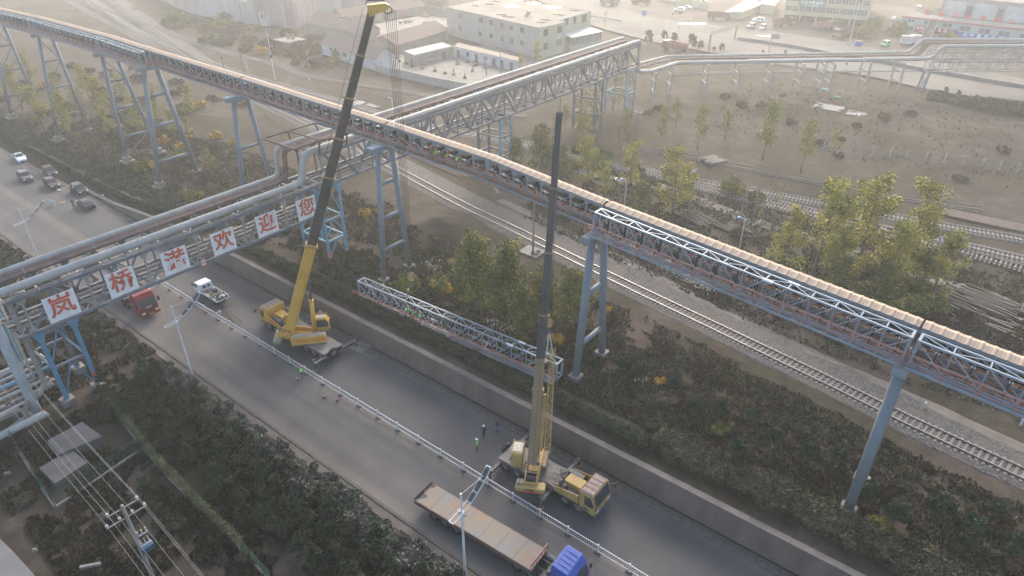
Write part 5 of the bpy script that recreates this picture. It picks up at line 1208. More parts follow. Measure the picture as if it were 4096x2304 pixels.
# loose gear on the decks
t = thing('rope_heap', 'heap of tangled wire ropes on the deck behind the sandy crane cab', 'rope heap', (-23.9, 38.8, 1.42)); q = MB()
for k in range(26):
    cx_, cy_ = R.uniform(-1.0, 1.0), R.uniform(-.8, .9); rr_ = R.uniform(.15, .5); a0 = R.uniform(0, 6); q.path([(cx_ + rr_ * math.cos(a0 + j * .6) * (1 + .03 * j), cy_ + rr_ * math.sin(a0 + j * .6), .03 + .05 * R.random() + .015 * k * .5) for j in range(11)], .017, 5)
tag(q.build('ropes', ROPE, t), kind='stuff')
for k, (x, y, z, rz) in enumerate(((-24.6, 37.55, 1.43, .3), (-24.3, 37.3, 1.5, -.1), (-29.0, 37.6, 1.45, -.25), (-28.9, 37.85, 1.5, -.2))):
    MB().box((0, 0, .09), (1.5, .22, .18)).build('timber_block', mat('weathered_timber', (0.13, 0.10, 0.075), (0.22, 0.18, 0.14), 1.2, .9, stretch=(.3, 2, 2)), None, loc=(x, y, z - .05)).rotation_euler = (0, 0, rz)
    tag(COL.objects[-1], 'grey timber block lying on the sandy crane deck, ' + ['in front of the counterweight', 'second one in front of the counterweight', 'below the operator cab', 'further one below the operator cab'][k], 'timber')
t = thing('steel_mat', 'square steel mat under the far outrigger foot of the black-boom crane', 'steel plate', (-56.9, 42.15, .07), rad(3)); MB().b2((-1.0, -.95, -.05), (1.0, .95, 0.03)).build('plate', CDECK, t); MB().bar((-.99, 0, .035), (.99, 0, .035), .05, .01).build('weld_seam', CDARK, t)
t = thing('blue_hose', 'coil of blue hose on the road beside the crane cab roof', 'hose', (*sxy(1083, 1231, 0), .05)); MB().torus((0, 0, .05), .42, .09, 'z', 20, 6).torus((.08, .03, .14), .36, .07, 'z', 20, 6).build('coil', mat('blue_hose', (0.06, 0.25, 0.42), (0.1, 0.33, 0.5), 3, .5), t)

# lorries
REDC = mat('red_lorry_paint', (0.26, 0.022, 0.02), (0.33, 0.036, 0.03), .6, .35); BLUEC = mat('blue_lorry_paint', (0.035, 0.075, 0.30), (0.05, 0.10, 0.37), .6, .35)
def tractor(lab, x, y, rz, paint, word, grp=None, back=-4.2):
    t = thing('lorry', lab, 'lorry', (x, y, 0), rz, grp); hw = 1.22
    pr = [(-2.3, .85), (-.12, .7), (0, .85), (.02, 1.7), (-.38, 2.75), (-.75, 3.35), (-2.2, 3.5), (-2.3, 3.1)]
    MB().prism(pr, -hw, hw, 'y').build('cab', paint, t, bevel=.06)
    a, b_ = (.035, 1.75), (-.36, 2.72); MB().quad((a[0], -hw + .12, a[1]), (a[0], hw - .12, a[1]), (b_[0] + .01, hw - .16, b_[1]), (b_[0] + .01, -hw + .16, b_[1])).build('windscreen', GL, t)
    for s in (-1, 1):
        yy = s * (hw + .012); MB().add([(-.5, yy, 2.6), (-.2, yy, 1.85), (-1.15, yy, 1.75), (-1.2, yy, 2.6)], [(0, 1, 2, 3)]).build('side_window', GL, t)
        MB().b2((-.02, s * .85 - .2, .72), (.06, s * .85 + .2, .98)).build('headlight', LIGHTM, t)
        MB().b2((-.12, s * (hw + .12), 1.9), (.0, s * (hw + .36), 2.6)).bar((-.3, s * hw, 2.6), (-.05, s * (hw + .25), 2.55), .04).build('mirror', BLKP, t)
    for k in range(3): MB().b2((.0, -.85, 1.1 + .16 * k), (.05, .85, 1.17 + .16 * k)).build('grille_bar', CDARK, t)
    MB().b2((-.1, -hw, .38), (.12, hw, .72)).build('bumper', paint, t); MB().b2((.125, -.25, .48), (.14, .25, .62)).build('number_plate', mat('yellow_plate', (0.6, 0.42, 0.04), (0.65, 0.46, 0.06), 3, .4), t)
    for k in range(4): MB().b2((-2.1 , -.75 + .48 * k, 3.44), (-.75, -.7 + .48 * k, 3.5)).build('roof_rib', paint, t)
    for s in (-1, 1): MB().b2((-6.4, s * .42 - .05, .85), (-2.0, s * .42 + .05, 1.1)).build('chassis_rail', CDARK, t)
    MB().b2((-3.3, -1.15, .6), (-2.5, -.6, 1.2)).tube((-4.2, .95, .85), (-2.9, .95, .85), .32, 12).b2((-2.75, -1.1, .9), (-2.45, 1.1, 2.2)).build('tanks', CDARK, t)
    for X in (-1.35, -4.3, -5.65):
        for s in (-1, 1): wheel(t, X, s * (1.02 if X > -2 else .92), .52, .3 if X > -2 else .55)
    MB().box((-5.0, 0, 1.2), (1.1, 1.0, .12)).build('coupling_plate', CDARK, t)
    if word: text(word, .34, WTT, t, (.055, 0, 1.58), face_rot(1, 0), .006, .012)
    return t
def trailer(lab, c0, rz, L, wd, floor, mt_floor, mt_side, axles, board=True, h=.45, z=1.45, name='flatbed_trailer', grp=None, sides=.0, fb=None):
    t = thing(name, lab, 'trailer', (*c0, 0), rz, grp)
    n = 7; pw = L / n
    for i in range(n): MB().b2((i * pw + .01, -wd / 2 + .03, z - .08), ((i + 1) * pw - .01, wd / 2 - .03, z + R.uniform(-.006, .006))).build('floor_plate', mt_floor, t)
    for s in (-1, 1):
        MB().b2((0, s * wd / 2 - .04, z - h), (L, s * wd / 2 + .04, z + .02 + sides)).build('side_rail', mt_side, t); MB().b2((.5, s * .5 - .08, z - .6), (L - .3, s * .5 + .08, z - .1)).build('chassis_beam', mt_side, t)
    if board:
        q = MB(); q.b2((L, -wd / 2, z + .55), (L + .08, wd / 2, z + .8)); q.b2((L, -wd / 2, z - .1), (L + .06, wd / 2, z + .1))
        for k in range(7): q.b2((L, -wd / 2 + k * wd / 6.0 - .04 + (.04 if k == 0 else (-.04 if k == 6 else 0)), z), (L + .07, -wd / 2 + k * wd / 6.0 + .04, z + .6))
        q.build('headboard', fb or mt_side, t)
    MB().b2((-.06, -wd / 2, z - h), (.0, wd / 2, z + .25 + sides)).build('tail_rail', mt_side, t)
    for X in axles:
        for s in (-1, 1): wheel(t, X, s * (wd / 2 - .35), .5, .55)
        MB().tube((X, -wd / 2 + .4, .5), (X, wd / 2 - .4, .5), .08, 8).build('axle', CDARK, t)
    return t
RUSTFL = mat('rusty_bed_plate', (0.21, 0.205, 0.19), (0.29, 0.20, 0.125), .55, .85, c3=(0.20, 0.11, 0.06), detail=8)
RUSTSD = mat('rusty_brown_side', (0.085, 0.055, 0.045), (0.15, 0.10, 0.085), 1, .85); PINKB = mat('faded_red_board', (0.36, 0.16, 0.14), (0.46, 0.24, 0.21), 1.5, .7)
tr = trailer('long flatbed trailer with a rusty patched steel floor and faded red headboard', (-33.4, 29.45), rad(2.8), 12.75, 2.52, None, RUSTFL, RUSTSD, (2.1, 3.4, 4.75), fb=PINKB)
MB().prism([(-.02, -1.2), (.75, -.35), (.55, -.15), (.15, -.2), (-.02, .1)], 1.456, 1.47).build('torn_hole', DARK, tr)
MB().prism([(4.75, -.3), (5.1, .05), (4.75, .15)], 1.46, 1.47).build('torn_hole', DARK, tr)
MB().prism([(0.0, 1.2), (.5, 1.15), (.35, .8), (.1, .9), (.15, .4), (0, .3)], 1.456, 1.5).build('bent_flap', RUSTSD, tr)
for k in (2.1, 8.4, 10.6): MB().b2((k, -1.05, 1.0), (k + .9, -.6, 1.3)).build('side_box', CDARK, tr)
tractor('blue-cabbed lorry pulling the rusty flatbed, half outside the bottom edge', -16.55, 30.35, rad(2.8), BLUEC, '', None)
tractor('red lorry with T6 91 on its front, coming out from under the pipe bridge', -84.2, 29.65, rad(-2), REDC, 'T6 91', None)
trailer('long dark trailer of the red lorry, mostly hidden by the pipe bridge', (-100.8, 30.1), rad(-2), 12.2, 2.5, None, CDARK, RUSTSD, (2.0, 3.3, 4.6), board=True, sides=.5)
def scrap(lab, x, y, z, w, l, n, seed, h=.3):
    r_ = random.Random(seed); t = thing('load', lab, 'load', (x, y, z)); ms = [DARK, mat('sack_white', (.5, .5, .48), (.6, .6, .58), 3, .8), mat('sack_tan', (.34, .25, .13), (.42, .32, .18), 3, .8), mat('sack_blue', (.06, .09, .2), (.09, .13, .28), 3, .7), CDARK, mat('dusty_brown_scrap', (.12, .09, .07), (.2, .16, .12), 3, .9)]
    for k in range(n):
        q = MB(); q.ball((0, 0, 0), r_.uniform(.1, .26), 6, (r_.uniform(.7, 1.8), r_.uniform(.6, 1.3), r_.uniform(.4, .9))) if r_.random() < .6 else q.box((0, 0, 0), (r_.uniform(.2, .9), r_.uniform(.08, .35), r_.uniform(.06, .25)))
        o = q.build('bundle', r_.choice(ms), t, loc=(r_.uniform(-l / 2, l / 2), r_.uniform(-w / 2, w / 2), r_.uniform(.05, h))); o.rotation_euler = (r_.uniform(-.4, .4), r_.uniform(-.4, .4), r_.uniform(0, 6))
    return t
lt = thing('light_lorry', 'small white double-cab lorry with an open bed, beside the median railing', 'lorry', (-82.0, 37.25, 0), PI)
hw = .88
MB().prism([(1.1, .6), (2.95, .55), (3.02, .75), (3.0, 1.25), (2.7, 1.98), (2.5, 2.05), (1.15, 2.05), (1.1, 1.95)], -hw, hw, 'y').build('cab', P_WHITE, lt, bevel=.06)
MB().quad((3.03, -hw + .1, 1.3), (3.03, hw - .1, 1.3), (2.74, hw - .12, 1.95), (2.74, -hw + .12, 1.95)).build('windscreen', GL, lt)
for s in (-1, 1):
    MB().add([(2.6, s * (hw + .01), 1.85), (2.85, s * (hw + .01), 1.3), (2.05, s * (hw + .01), 1.3), (2.05, s * (hw + .01), 1.85)], [(0, 1, 2, 3)]).build('side_window', GL, lt)
    MB().b2((2.85, s * (hw + .1), 1.5), (2.93, s * (hw + .3), 1.85)).build('mirror', BLKP, lt); MB().b2((3.0, s * .6 - .15, .65), (3.05, s * .6 + .15, .85)).build('headlight', LIGHTM, lt)
MB().b2((1.085, -.55, 1.3), (1.095, -.1, 1.75)).b2((1.085, .1, 1.3), (1.095, .55, 1.75)).build('rear_window', GL, lt)
MB().b2((-2.6, -.92, .78), (1.0, .92, .86)).build('bed_floor', CDARK, lt)
for s in (-1, 1): MB().b2((-2.6, s * .92 - .03, .74), (1.0, s * .92 + .03, 1.18)).build('bed_side', P_WHITE, lt)
MB().b2((.98, -.92, .8), (1.04, .92, 1.4)).build('headboard', P_WHITE, lt); MB().box((0, 0, 0), (.05, 1.9, .42)).build('tailgate', P_WHITE, lt, loc=(-2.78, 0, .85)).rotation_euler = (0, rad(-62), 0)
MB().b2((-2.5, -.35, .55), (2.6, .35, .76)).build('chassis', CDARK, lt)
for X in (2.25, -1.5):
    for s in (-1, 1): wheel(lt, X, s * .76, .36, .2)
scrap('mixed scrap, sacks and coiled cable filling the bed of the white lorry', -81.2, 37.25, .9, 1.6, 3.3, 60, 3)
t = thing('cable_tangle', 'loose tangle of black cables on the road behind the white lorry', 'cables', (*sxy(935, 1262, 0), .03)); q = MB()
for k in range(9):
    p = [Vector((-2.2 + .2 * k * R.random(), R.uniform(-.4, .6), 0))]
    for j in range(14): p.append(p[-1] + Vector((.36 + R.uniform(-.25, .1), R.uniform(-.22, .16) - .07, 0)))
    q.path([(v_.x, v_.y, .02 + .02 * (k % 3)) for v_ in p], .022, 5)
tag(q.build('cables', DARK, t), kind='stuff')

# ------------------------------------------------------------------ people
SKIN = mat('skin', (0.38, 0.22, 0.15), (0.44, 0.27, 0.19), 4, .6); HAIR = mat('black_hair', (0.015, 0.013, 0.012), (0.03, 0.026, 0.024), 4, .6)
CLO = {'black': mat('black_cloth', (.014, .015, .018), (.03, .031, .036), 4, .85), 'navy': mat('navy_cloth', (.018, .03, .055), (.03, .045, .08), 4, .85), 'grey': mat('grey_cloth', (.10, .11, .13), (.15, .16, .18), 4, .85), 'tan': mat('camouflage_cloth', (.10, .09, .06), (.20, .18, .13), 6, .85), 'jeans': mat('blue_denim', (.04, .07, .13), (.07, .11, .19), 4, .85), 'maroon': mat('maroon_cloth', (.12, .03, .04), (.17, .05, .06), 4, .85), 'shirt': mat('pale_shirt', (.45, .48, .5), (.55, .58, .6), 4, .8)}
VEST = mat('lime_safety_vest', (.20, .72, .10), (.28, .85, .16), 3, .6); HEL = {'red': mat('red_helmet', (.62, .03, .03), (.68, .05, .05), 2, .3), 'white': mat('white_helmet', (.7, .7, .7), (.76, .76, .76), 2, .3), 'yellow': mat('yellow_helmet', (.72, .5, .04), (.78, .56, .06), 2, .3), 'orange': mat('orange_helmet', (.75, .25, .03), (.8, .3, .05), 2, .3)}
def person(lab, loc, rz, pose='stand', top='black', legs='black', vest=False, helmet=None, lean=0.0):
    """one continuous body grown over a posed skeleton"""
    t = thing('person', lab, 'person', loc, rz)
    hip = .95 if pose not in ('crouch', 'sit') else .48
    L_ = Vector((math.sin(lean), 0, math.cos(lean))); hipv = Vector((0, 0, hip)); ch = hipv + L_ * .30; sh = hipv + L_ * .48; nk = hipv + L_ * .56; hd = hipv + L_ * .66 + Vector((.02, 0, 0)); tp = hd + L_ * .12
    V = [hipv, hipv + L_ * .15, ch, sh, nk, hd, tp]; Rr = [(.15, .12), (.135, .105), (.17, .115), (.13, .09), (.055, .055), (.095, .085), (.075, .07)]; E_ = [(i, i + 1) for i in range(6)]; zone = ['l', 't', 't', 't', 's', 's', 's']
    st = {'stand': (0.04, -.03, 0), 'walk': (.26, -.26, .06), 'crouch': (0, 0, 0), 'sit': (0, 0, 0)}[pose]
    for s, f_ in ((-1, st[0]), (1, st[1])):
        h0 = hipv + Vector((0, s * .09, -.05))
        if pose == 'crouch': kn = h0 + Vector((.38, s * .08, .02)); an = kn + Vector((-.2, 0, -.36))
        elif pose == 'sit': kn = h0 + Vector((.42, s * .06, .0)); an = kn + Vector((.03, 0, -.42))
        else: kn = h0 + Vector((f_ * .55 + .03, s * .01, -.42)); an = Vector((f_ - (.05 if f_ < 0 else 0), s * .1, .09 + (st[2] if f_ < 0 else 0)))
        i = len(V); V += [h0, kn, an, an + Vector((.17, s * .02, -.045))]; Rr += [(.095, .095), (.066, .066), (.045, .045), (.05, .035)]; E_ += [(0, i), (i, i + 1), (i + 1, i + 2), (i + 2, i + 3)]; zone += ['l', 'l', 'l', 'b']
        s0 = sh + Vector((0, s * .17, -.02)); sw = -f_ * .8
        if lean > .5 or pose in ('crouch', 'sit'): el = s0 + Vector((.16, s * .05, -.22)); hn = el + Vector((.2, -s * .06, -.1))
        else: el = s0 + Vector((sw * .5 - .03, s * .06, -.27)); hn = el + Vector((sw * .5 + .08, s * .0, -.24))
        i = len(V); V += [s0, el, hn, hn + (hn - el).normalized() * .07]; Rr += [(.062, .062), (.048, .048), (.034, .034), (.036, .022)]; E_ += [(3, i), (i, i + 1), (i + 1, i + 2), (i + 2, i + 3)]; zone += ['t', 't', 's', 's']
        dr = (hn - el).normalized(); sd_ = Vector((1, 0, 0)) - dr * dr.x; sd_.normalize(); pm = len(V) - 1
        for k in range(4):
            bb = V[pm] + sd_ * (-.03 + .02 * k); V.append(bb + dr * (.05 + .01 * (k in (1, 2)))); Rr.append((.009, .009)); E_.append((pm, len(V) - 1)); zone.append('s')
        V.append(V[pm - 1] + sd_ * .05 + dr * .04); Rr.append((.01, .01)); E_.append((pm - 1, len(V) - 1)); zone.append('s')
    me = bpy.data.meshes.new('body'); me.from_pydata([tuple(v) for v in V], E_, []); o = bpy.data.objects.new('body', me); COL.objects.link(o)
    md = o.modifiers.new('skin', 'SKIN'); md.use_smooth_shade = True; md.branch_smoothing = .3; sk = me.skin_vertices[0].data if me.skin_vertices else None
    if sk is None:
        me.skin_vertices.new() if hasattr(me.skin_vertices, 'new') else None
    if me.skin_vertices:
        for i, r_ in enumerate(Rr): me.skin_vertices[0].data[i].radius = r_
        me.skin_vertices[0].data[0].use_root = True
    sub = o.modifiers.new('sub', 'SUBSURF'); sub.levels = 1; sub.render_levels = 1
    dg = bpy.context.evaluated_depsgraph_get(); m2 = bpy.data.meshes.new_from_object(o.evaluated_get(dg)); bpy.data.objects.remove(o)
    m2.materials.clear()
    for k in (CLO[top], CLO[legs], SKIN, BLKP): m2.materials.append(k)
    zi = {'t': 0, 'l': 1, 's': 2, 'b': 3}
    for p in m2.polygons:
        c = p.center; k = min(range(len(V)), key=lambda i: (V[i] - c).length - Rr[i][0] * .8); p.material_index = zi[zone[k]]
    link('body', m2, t)
    if vest:
        q = MB(); n = 12; rows = [(hipv + L_ * .0, .175, .135), (hipv + L_ * .15, .165, .135), (ch, .205, .15), (hipv + L_ * .42, .20, .13), (hipv + L_ * .5, .12, .1)]; v = []
        fx = Vector((math.cos(lean), 0, -math.sin(lean)))
        for c, a, b_ in rows:
            for i in range(n): an_ = 2 * PI * i / n; v.append(tuple(c + Vector((0, 1, 0)) * a * math.cos(an_) + fx * b_ * math.sin(an_)))
        f = [(j * n + i, j * n + (i + 1) % n, (j + 1) * n + (i + 1) % n, (j + 1) * n + i) for j in range(4) for i in range(n)]; q.add(v, f); q.build('safety_vest', VEST, t, True)
        q = MB(); v2 = [tuple(Vector(v[i]) + (Vector(v[i]) - (hipv + L_ * .15)).normalized() * .006 + L_ * dz_) for dz_ in (-.025, .025) for i in range(n, 2 * n)]; q.add(v2, [(i, (i + 1) % n, n + (i + 1) % n, n + i) for i in range(n)]); q.build('reflective_band', WHT, t)
    if helmet:
        q = MB(); c = hd + L_ * .055; n = 12; v = []; M_ = Matrix.Rotation(lean, 4, 'Y')
        for j in range(5):
            a_ = PI / 2 * j / 4
            for i in range(n): an_ = 2 * PI * i / n; v.append(tuple(c + (M_ @ Vector((.135 * math.cos(a_) * math.cos(an_), .118 * math.cos(a_) * math.sin(an_), .125 * math.sin(a_))))))
        f = [(j * n + i, j * n + (i + 1) % n, (j + 1) * n + (i + 1) % n, (j + 1) * n + i) for j in range(4) for i in range(n)]; q.add(v, f)
        q.add([tuple(c + (M_ @ Vector(p))) for p in ((.11, -.09, 0), (.11, .09, 0), (.2, .06, -.02), (.2, -.06, -.02))], [(0, 1, 2, 3)]); q.build('helmet', HEL[helmet], t, True)
    else:
        MB().ball(tuple(hd + L_ * .06 + Vector((-.012, 0, 0))), .105, 10, (1.02, .92, .9)).build('hair', HAIR, t, True)
    q = MB(); fx = Vector((math.cos(lean), 0, -math.sin(lean)))
    for s in (-1, 1): q.ball(tuple(hd + fx * .088 + Vector((0, s * .032, 0)) + L_ * .02), .013, 6)
    q.build('eyes', HAIR, t); MB().ball(tuple(hd + fx * .098 - L_ * .005), .018, 6, (1, .7, 1.2)).build('nose', SKIN, t); MB().box(tuple(hd + fx * .09 - L_ * .045), (.01, .045, .01)).build('mouth', mat('lips', (.3, .1, .09), (.32, .12, .1), 4, .6), t)
    for s in (-1, 1): MB().ball(tuple(hd + Vector((0, s * .092, 0))), .024, 6, (.8, .4, 1.2)).build('ear', SKIN, t)
    return t
person('man in black clothes and white helmet walking away from the sandy crane', (*sxy(1936, 1752, 0), 0), rad(150), 'walk', 'black', 'black', False, 'white')
person('bareheaded man in a navy jacket standing by the channel slabs', (*sxy(1990, 1733, 0), 0), rad(-70), 'stand', 'navy', 'jeans')
person('man in white helmet and lime vest standing alone on the closed lane', (*sxy(1906, 1805, 0), 0), rad(20), 'stand', 'black', 'black', True, 'white')
person('man in red helmet and lime vest walking along the white railing', (*sxy(1210, 1512, 0), 0), rad(160), 'walk', 'navy', 'grey', True, 'red', .15)
person('man in red helmet and dark clothes beside the black saloon car', (*sxy(297, 832, 0), 0), rad(-20), 'stand', 'black', 'black', False, 'red')
person('man in yellow helmet leaning on the open driver door', (-134.9, 41.5, 0), rad(120), 'stand', 'grey', 'black', False, 'yellow')
person('man bending over cables behind the white lorry', (*sxy(885, 1258, 0), 0), rad(-60), 'crouch', 'shirt', 'jeans', False, None, .9)
person('dark-haired man in a pale shirt standing behind the crane operator cab', (*sxy(1288, 1278, 0), 0), rad(-60), 'stand', 'shirt', 'navy')
zt_ = 3.3
def on_truss(f, dy, z): a_ = Vector((-62.35, 47.15, z)); b_ = Vector((-31.75, 48.62, z)); p = a_.lerp(b_, f); return (p.x, p.y + dy, z)
person('worker in lime vest half hidden behind the truss posts, left of the huddle', on_truss(.285, -.40, 3.24), rad(60), 'stand', 'tan', 'tan', True, 'yellow', .5)
person('worker in red helmet and lime vest on the walkway of the lying truss', on_truss(.325, -.42, 3.24), rad(-10), 'stand', 'black', 'maroon', True, 'red', .2)
person('worker in orange helmet and lime vest seen from behind on the truss walkway', on_truss(.365, -.45, 3.24), rad(110), 'stand', 'black', 'navy', True, 'orange', .1)
person('worker in yellow helmet and lime vest bending on top of the lying truss', on_truss(.265, .9, 5.36), rad(-40), 'stand', 'grey', 'tan', True, 'yellow', .85)
person('worker in yellow helmet behind the far side of the lying truss', (-59.6, 49.2, 3.3), rad(-60), 'stand', 'tan', 'tan', False, 'yellow', .2)
for k, (x, hm_, v_, lb) in enumerate(((-54.2, 'red', False, 'leftmost of the four workers in red helmets on the gallery walkway'), (-53.5, 'red', True, 'second worker from the left on the gallery walkway, red helmet'), (-51.9, 'red', True, 'third worker on the gallery walkway, red helmet and lime vest'), (-50.3, 'red', True, 'rightmost worker on the gallery walkway, red helmet, leaning forward'))):
    y_, z_ = gal(x); person(lb, (x, y_ + 1.32, z_ - 2.15), rad(-80 + 40 * k), 'stand', 'tan', 'tan', v_, hm_, .25 + .1 * k)
# barrier boards, warning post and bits by the cars
t = thing('road_barrier', 'grey folding barrier boards lying askew by the median end', 'barrier', (*sxy(215, 820, 0), 0), rad(20))
MB().b2((-.7, -.03, .35), (.7, .03, .95)).build('board', mat('barrier_grey', (.4, .42, .44), (.5, .52, .54), 3, .5), t)
for s in (-.7, .7): MB().bar((s, -.35, 0), (s, 0, .9), .05).bar((s, .35, 0), (s, 0, .9), .05).build('leg', WHT, t)
t = thing('warning_post', 'slim orange post with a white cap on a square base in front of the cars', 'post', (*sxy(253, 809, 0), 0)); MB().tube((0, 0, .1), (0, 0, 2.3), .07, 8).build('post', mat('orange_brown_post', (.35, .14, .06), (.42, .2, .09), 3, .6), t); MB().b2((-.35, -.35, 0), (.35, .35, .1)).build('base', mat('ochre_base', (.4, .26, .1), (.45, .3, .13), 3, .7), t); MB().ball((0, 0, 2.4), .32, 10, (1, 1, .4)).build('cap', WHT, t)
for k, (u, v, l) in enumerate(((425, 783, 2.9), (392, 787, 1.0))):
    MB().bar((0, 0, .1), (l, .3, .25), .24, .14).build('fallen_sign_post', WHT, None, loc=(*sxy(u, v, 0), 0)).rotation_euler = (0, 0, rad(35)); tag(COL.objects[-1], ['long white box section fallen at the hedge foot', 'short white fragment on the ground near the black car'][k], 'debris')
# ------------------------------------------------------------------ buildings at the top of the scene
GREYW = mat('bare_grey_render', (0.25, 0.245, 0.23), (0.36, 0.35, 0.33), 0.18, 0.95, c3=(0.17, 0.165, 0.15), detail=8, stretch=(1, 1, .35)); LIMEW = mat('pale_lime_render', (0.34, 0.35, 0.235), (0.43, 0.44, 0.31), .25, .9, c3=(.22, .225, .16))
ROOFC = mat('sandy_roof_screed', (0.20, 0.18, 0.145), (0.29, 0.262, 0.215), 0.15, 0.95, c3=(0.14, 0.125, 0.10), spec=.1, detail=7); WHW = mat('whitewashed_wall', (0.38, 0.385, 0.39), (0.50, 0.505, 0.51), .4, .9, c3=(.28, .27, .255)); MUDW = mat('buff_rendered_wall', (0.20, 0.182, 0.15), (0.28, 0.26, 0.22), .3, .9)
TILE = mat('old_red_tile', (0.125, 0.085, 0.072), (0.19, 0.135, 0.115), 1.4, .9, stretch=(1, 3, 1), detail=6); PINKW = mat('pinkish_panel_wall', (0.27, 0.205, 0.195), (0.36, 0.285, 0.27), .12, .9, c3=(.33, .335, .34), stretch=(1, 1, .3)); YW = mat('cream_yellow_wall', (0.42, 0.385, 0.25), (0.50, 0.46, 0.32), .2, .8)
PBW = mat('pale_blue_wall', (0.30, 0.37, 0.39), (0.38, 0.44, 0.46), .2, .8); DWIN = mat('dark_opening', (0.035, 0.035, 0.036), (0.06, 0.06, 0.06), 1, .6); WINB = mat('window_bluish', (0.10, 0.12, 0.135), (0.16, 0.185, 0.20), .6, .15); REDB = mat('red_parapet', (0.36, 0.12, 0.11), (0.44, 0.17, 0.16), 1, .7)
def facade(u, v, A, B):
    """(distance along, height) of the point sighted at (u, v) on the upright plane through A and B"""
    d = _f + _r * ((u - 2048.0) / FOCAL) - _u * ((v - 1152.0) / FOCAL); ax_ = Vector((B[0] - A[0], B[1] - A[1], 0)); L = ax_.length; ax_.normalize(); nr = Vector((ax_.y, -ax_.x, 0))
    t = nr.dot(Vector((A[0], A[1], 0)) - Vector((0, 0, 0))) / nr.dot(d); p = d * t; return (p - Vector((A[0], A[1], 0))).dot(ax_), p.z + CAM_H
def on_face(t, A, B, s0, s1, z0, z1, depth, nm, m_, parent=None, off=0.0):
    """box set on the face from A to B; A, B in world, t thing at its own origin"""
    ax_ = Vector((B[0] - A[0], B[1] - A[1], 0)).normalized(); nr = Vector((ax_.y, -ax_.x, 0)); o = Vector((A[0], A[1], 0)) - Vector((t.location.x, t.location.y, t.location.z))
    v = []
    for z in (z0, z1):
        for s, k in ((s0, off), (s1, off), (s1, off + depth), (s0, off + depth)): p = o + ax_ * s + nr * k; v.append((p.x, p.y, p.z + z))
    return MB().add(v, BOXF).build(nm, m_, parent or t)
def window(t, A, B, s0, s1, z0, z1, m_=DWIN, fr=None, bars=0):
    w = on_face(t, A, B, s0, s1, z0, z1, .05, 'window', fr or GREYW); on_face(t, A, B, s0 + .1, s1 - .1, z0 + .1, z1 - .1, .02, 'pane', m_, w, .052)
    for k in range(bars): s = s0 + (s1 - s0) * (k + 1) / (bars + 1); on_face(t, A, B, s - .04, s + .04, z0 + .1, z1 - .1, .03, 'glazing_bar', WHT, w, .074)
    on_face(t, A, B, s0 - .1, s1 + .1, z0 - .1, z0, .12, 'sill', fr or GREYW, w)
def block(name, lab, poly, z0, z1, wm, rm, par=0.4, cat='building', group=None):
    o = poly[0]; t = thing(name, lab, cat, (o[0], o[1], 0), 0, group); P_ = [(x - o[0], y - o[1]) for x, y in poly]
    MB().prism(P_, z0, z1).build('walls', wm, t); MB().prism([(x, y) for x, y in P_], z1 + .005, z1 + .12).build('roof', rm, t)
    if par:
        n = len(P_)
        for i in range(n): a, b = P_[i], P_[(i + 1) % n]; MB().bar((a[0], a[1], z1 + par / 2 + .06), (b[0], b[1], z1 + par / 2 + .06), .26, par).build('parapet', wm, t)
    return t
zr = 12.0
Pq = [sxy(1785, 30, zr), sxy(2158, 114, zr), sxy(2263, 91, zr), sxy(2236, 83, zr), sxy(2364, 47, zr), sxy(1981, -10, zr)]
b1 = block('concrete_building', 'three-storey bare grey building with a flat sandy roof and dark window holes', Pq, 2.5, zr, GREYW, ROOFC, .18)
A, B = Pq[0], Pq[1]
for u0, u1, v0, v1 in ((1834, 1849, 50, 75), (1914, 1930, 68, 94), (1958, 1973, 77, 104), (2002, 2017, 88, 115), (2038, 2053, 97, 124), (2081, 2097, 106, 134), (1834, 1849, 100, 127), (1914, 1930, 121, 148), (1958, 1973, 130, 156), (2003, 2017, 141, 167), (2038, 2053, 150, 176), (2081, 2096, 160, 186)):
    s0, z1_ = facade(u0, v0, A, B); s1, z0_ = facade(u1, v1, A, B); window(b1, A, B, s0, s1, z0_, z1_, DWIN, None, 1 if (u0, v0) in ((2003, 141), (2081, 160)) else 0)
A, B = Pq[1], Pq[2]
on_face(b1, A, B, .05, 11.0, 3, zr, .04, 'lime_render', LIMEW)
for u0, u1, v0, v1, k in ((2173, 2192, 117, 144, 0), (2228, 2248, 104, 131, 0), (2173, 2190, 173, 198, 0), (2224, 2245, 158, 181, 2)):
    s0, z1_ = facade(u0, v0, A, B); s1, z0_ = facade(u1, v1, A, B); window(b1, A, B, s0, s1, z0_, z1_, DWIN if not k else WINB, LIMEW, k)
A, B = Pq[3], Pq[4]
on_face(b1, A, B, .05, 20.0, 3, zr, .04, 'lime_render', LIMEW)
for u0, u1, v0, v1 in ((2257, 2273, 75, 101), (2294, 2304, 67, 95), (2329, 2345, 60, 87)):
    s0, z1_ = facade(u0, v0, A, B); s1, z0_ = facade(u1, v1, A, B); window(b1, A, B, s0, s1, z0_, z1_, DWIN, LIMEW)
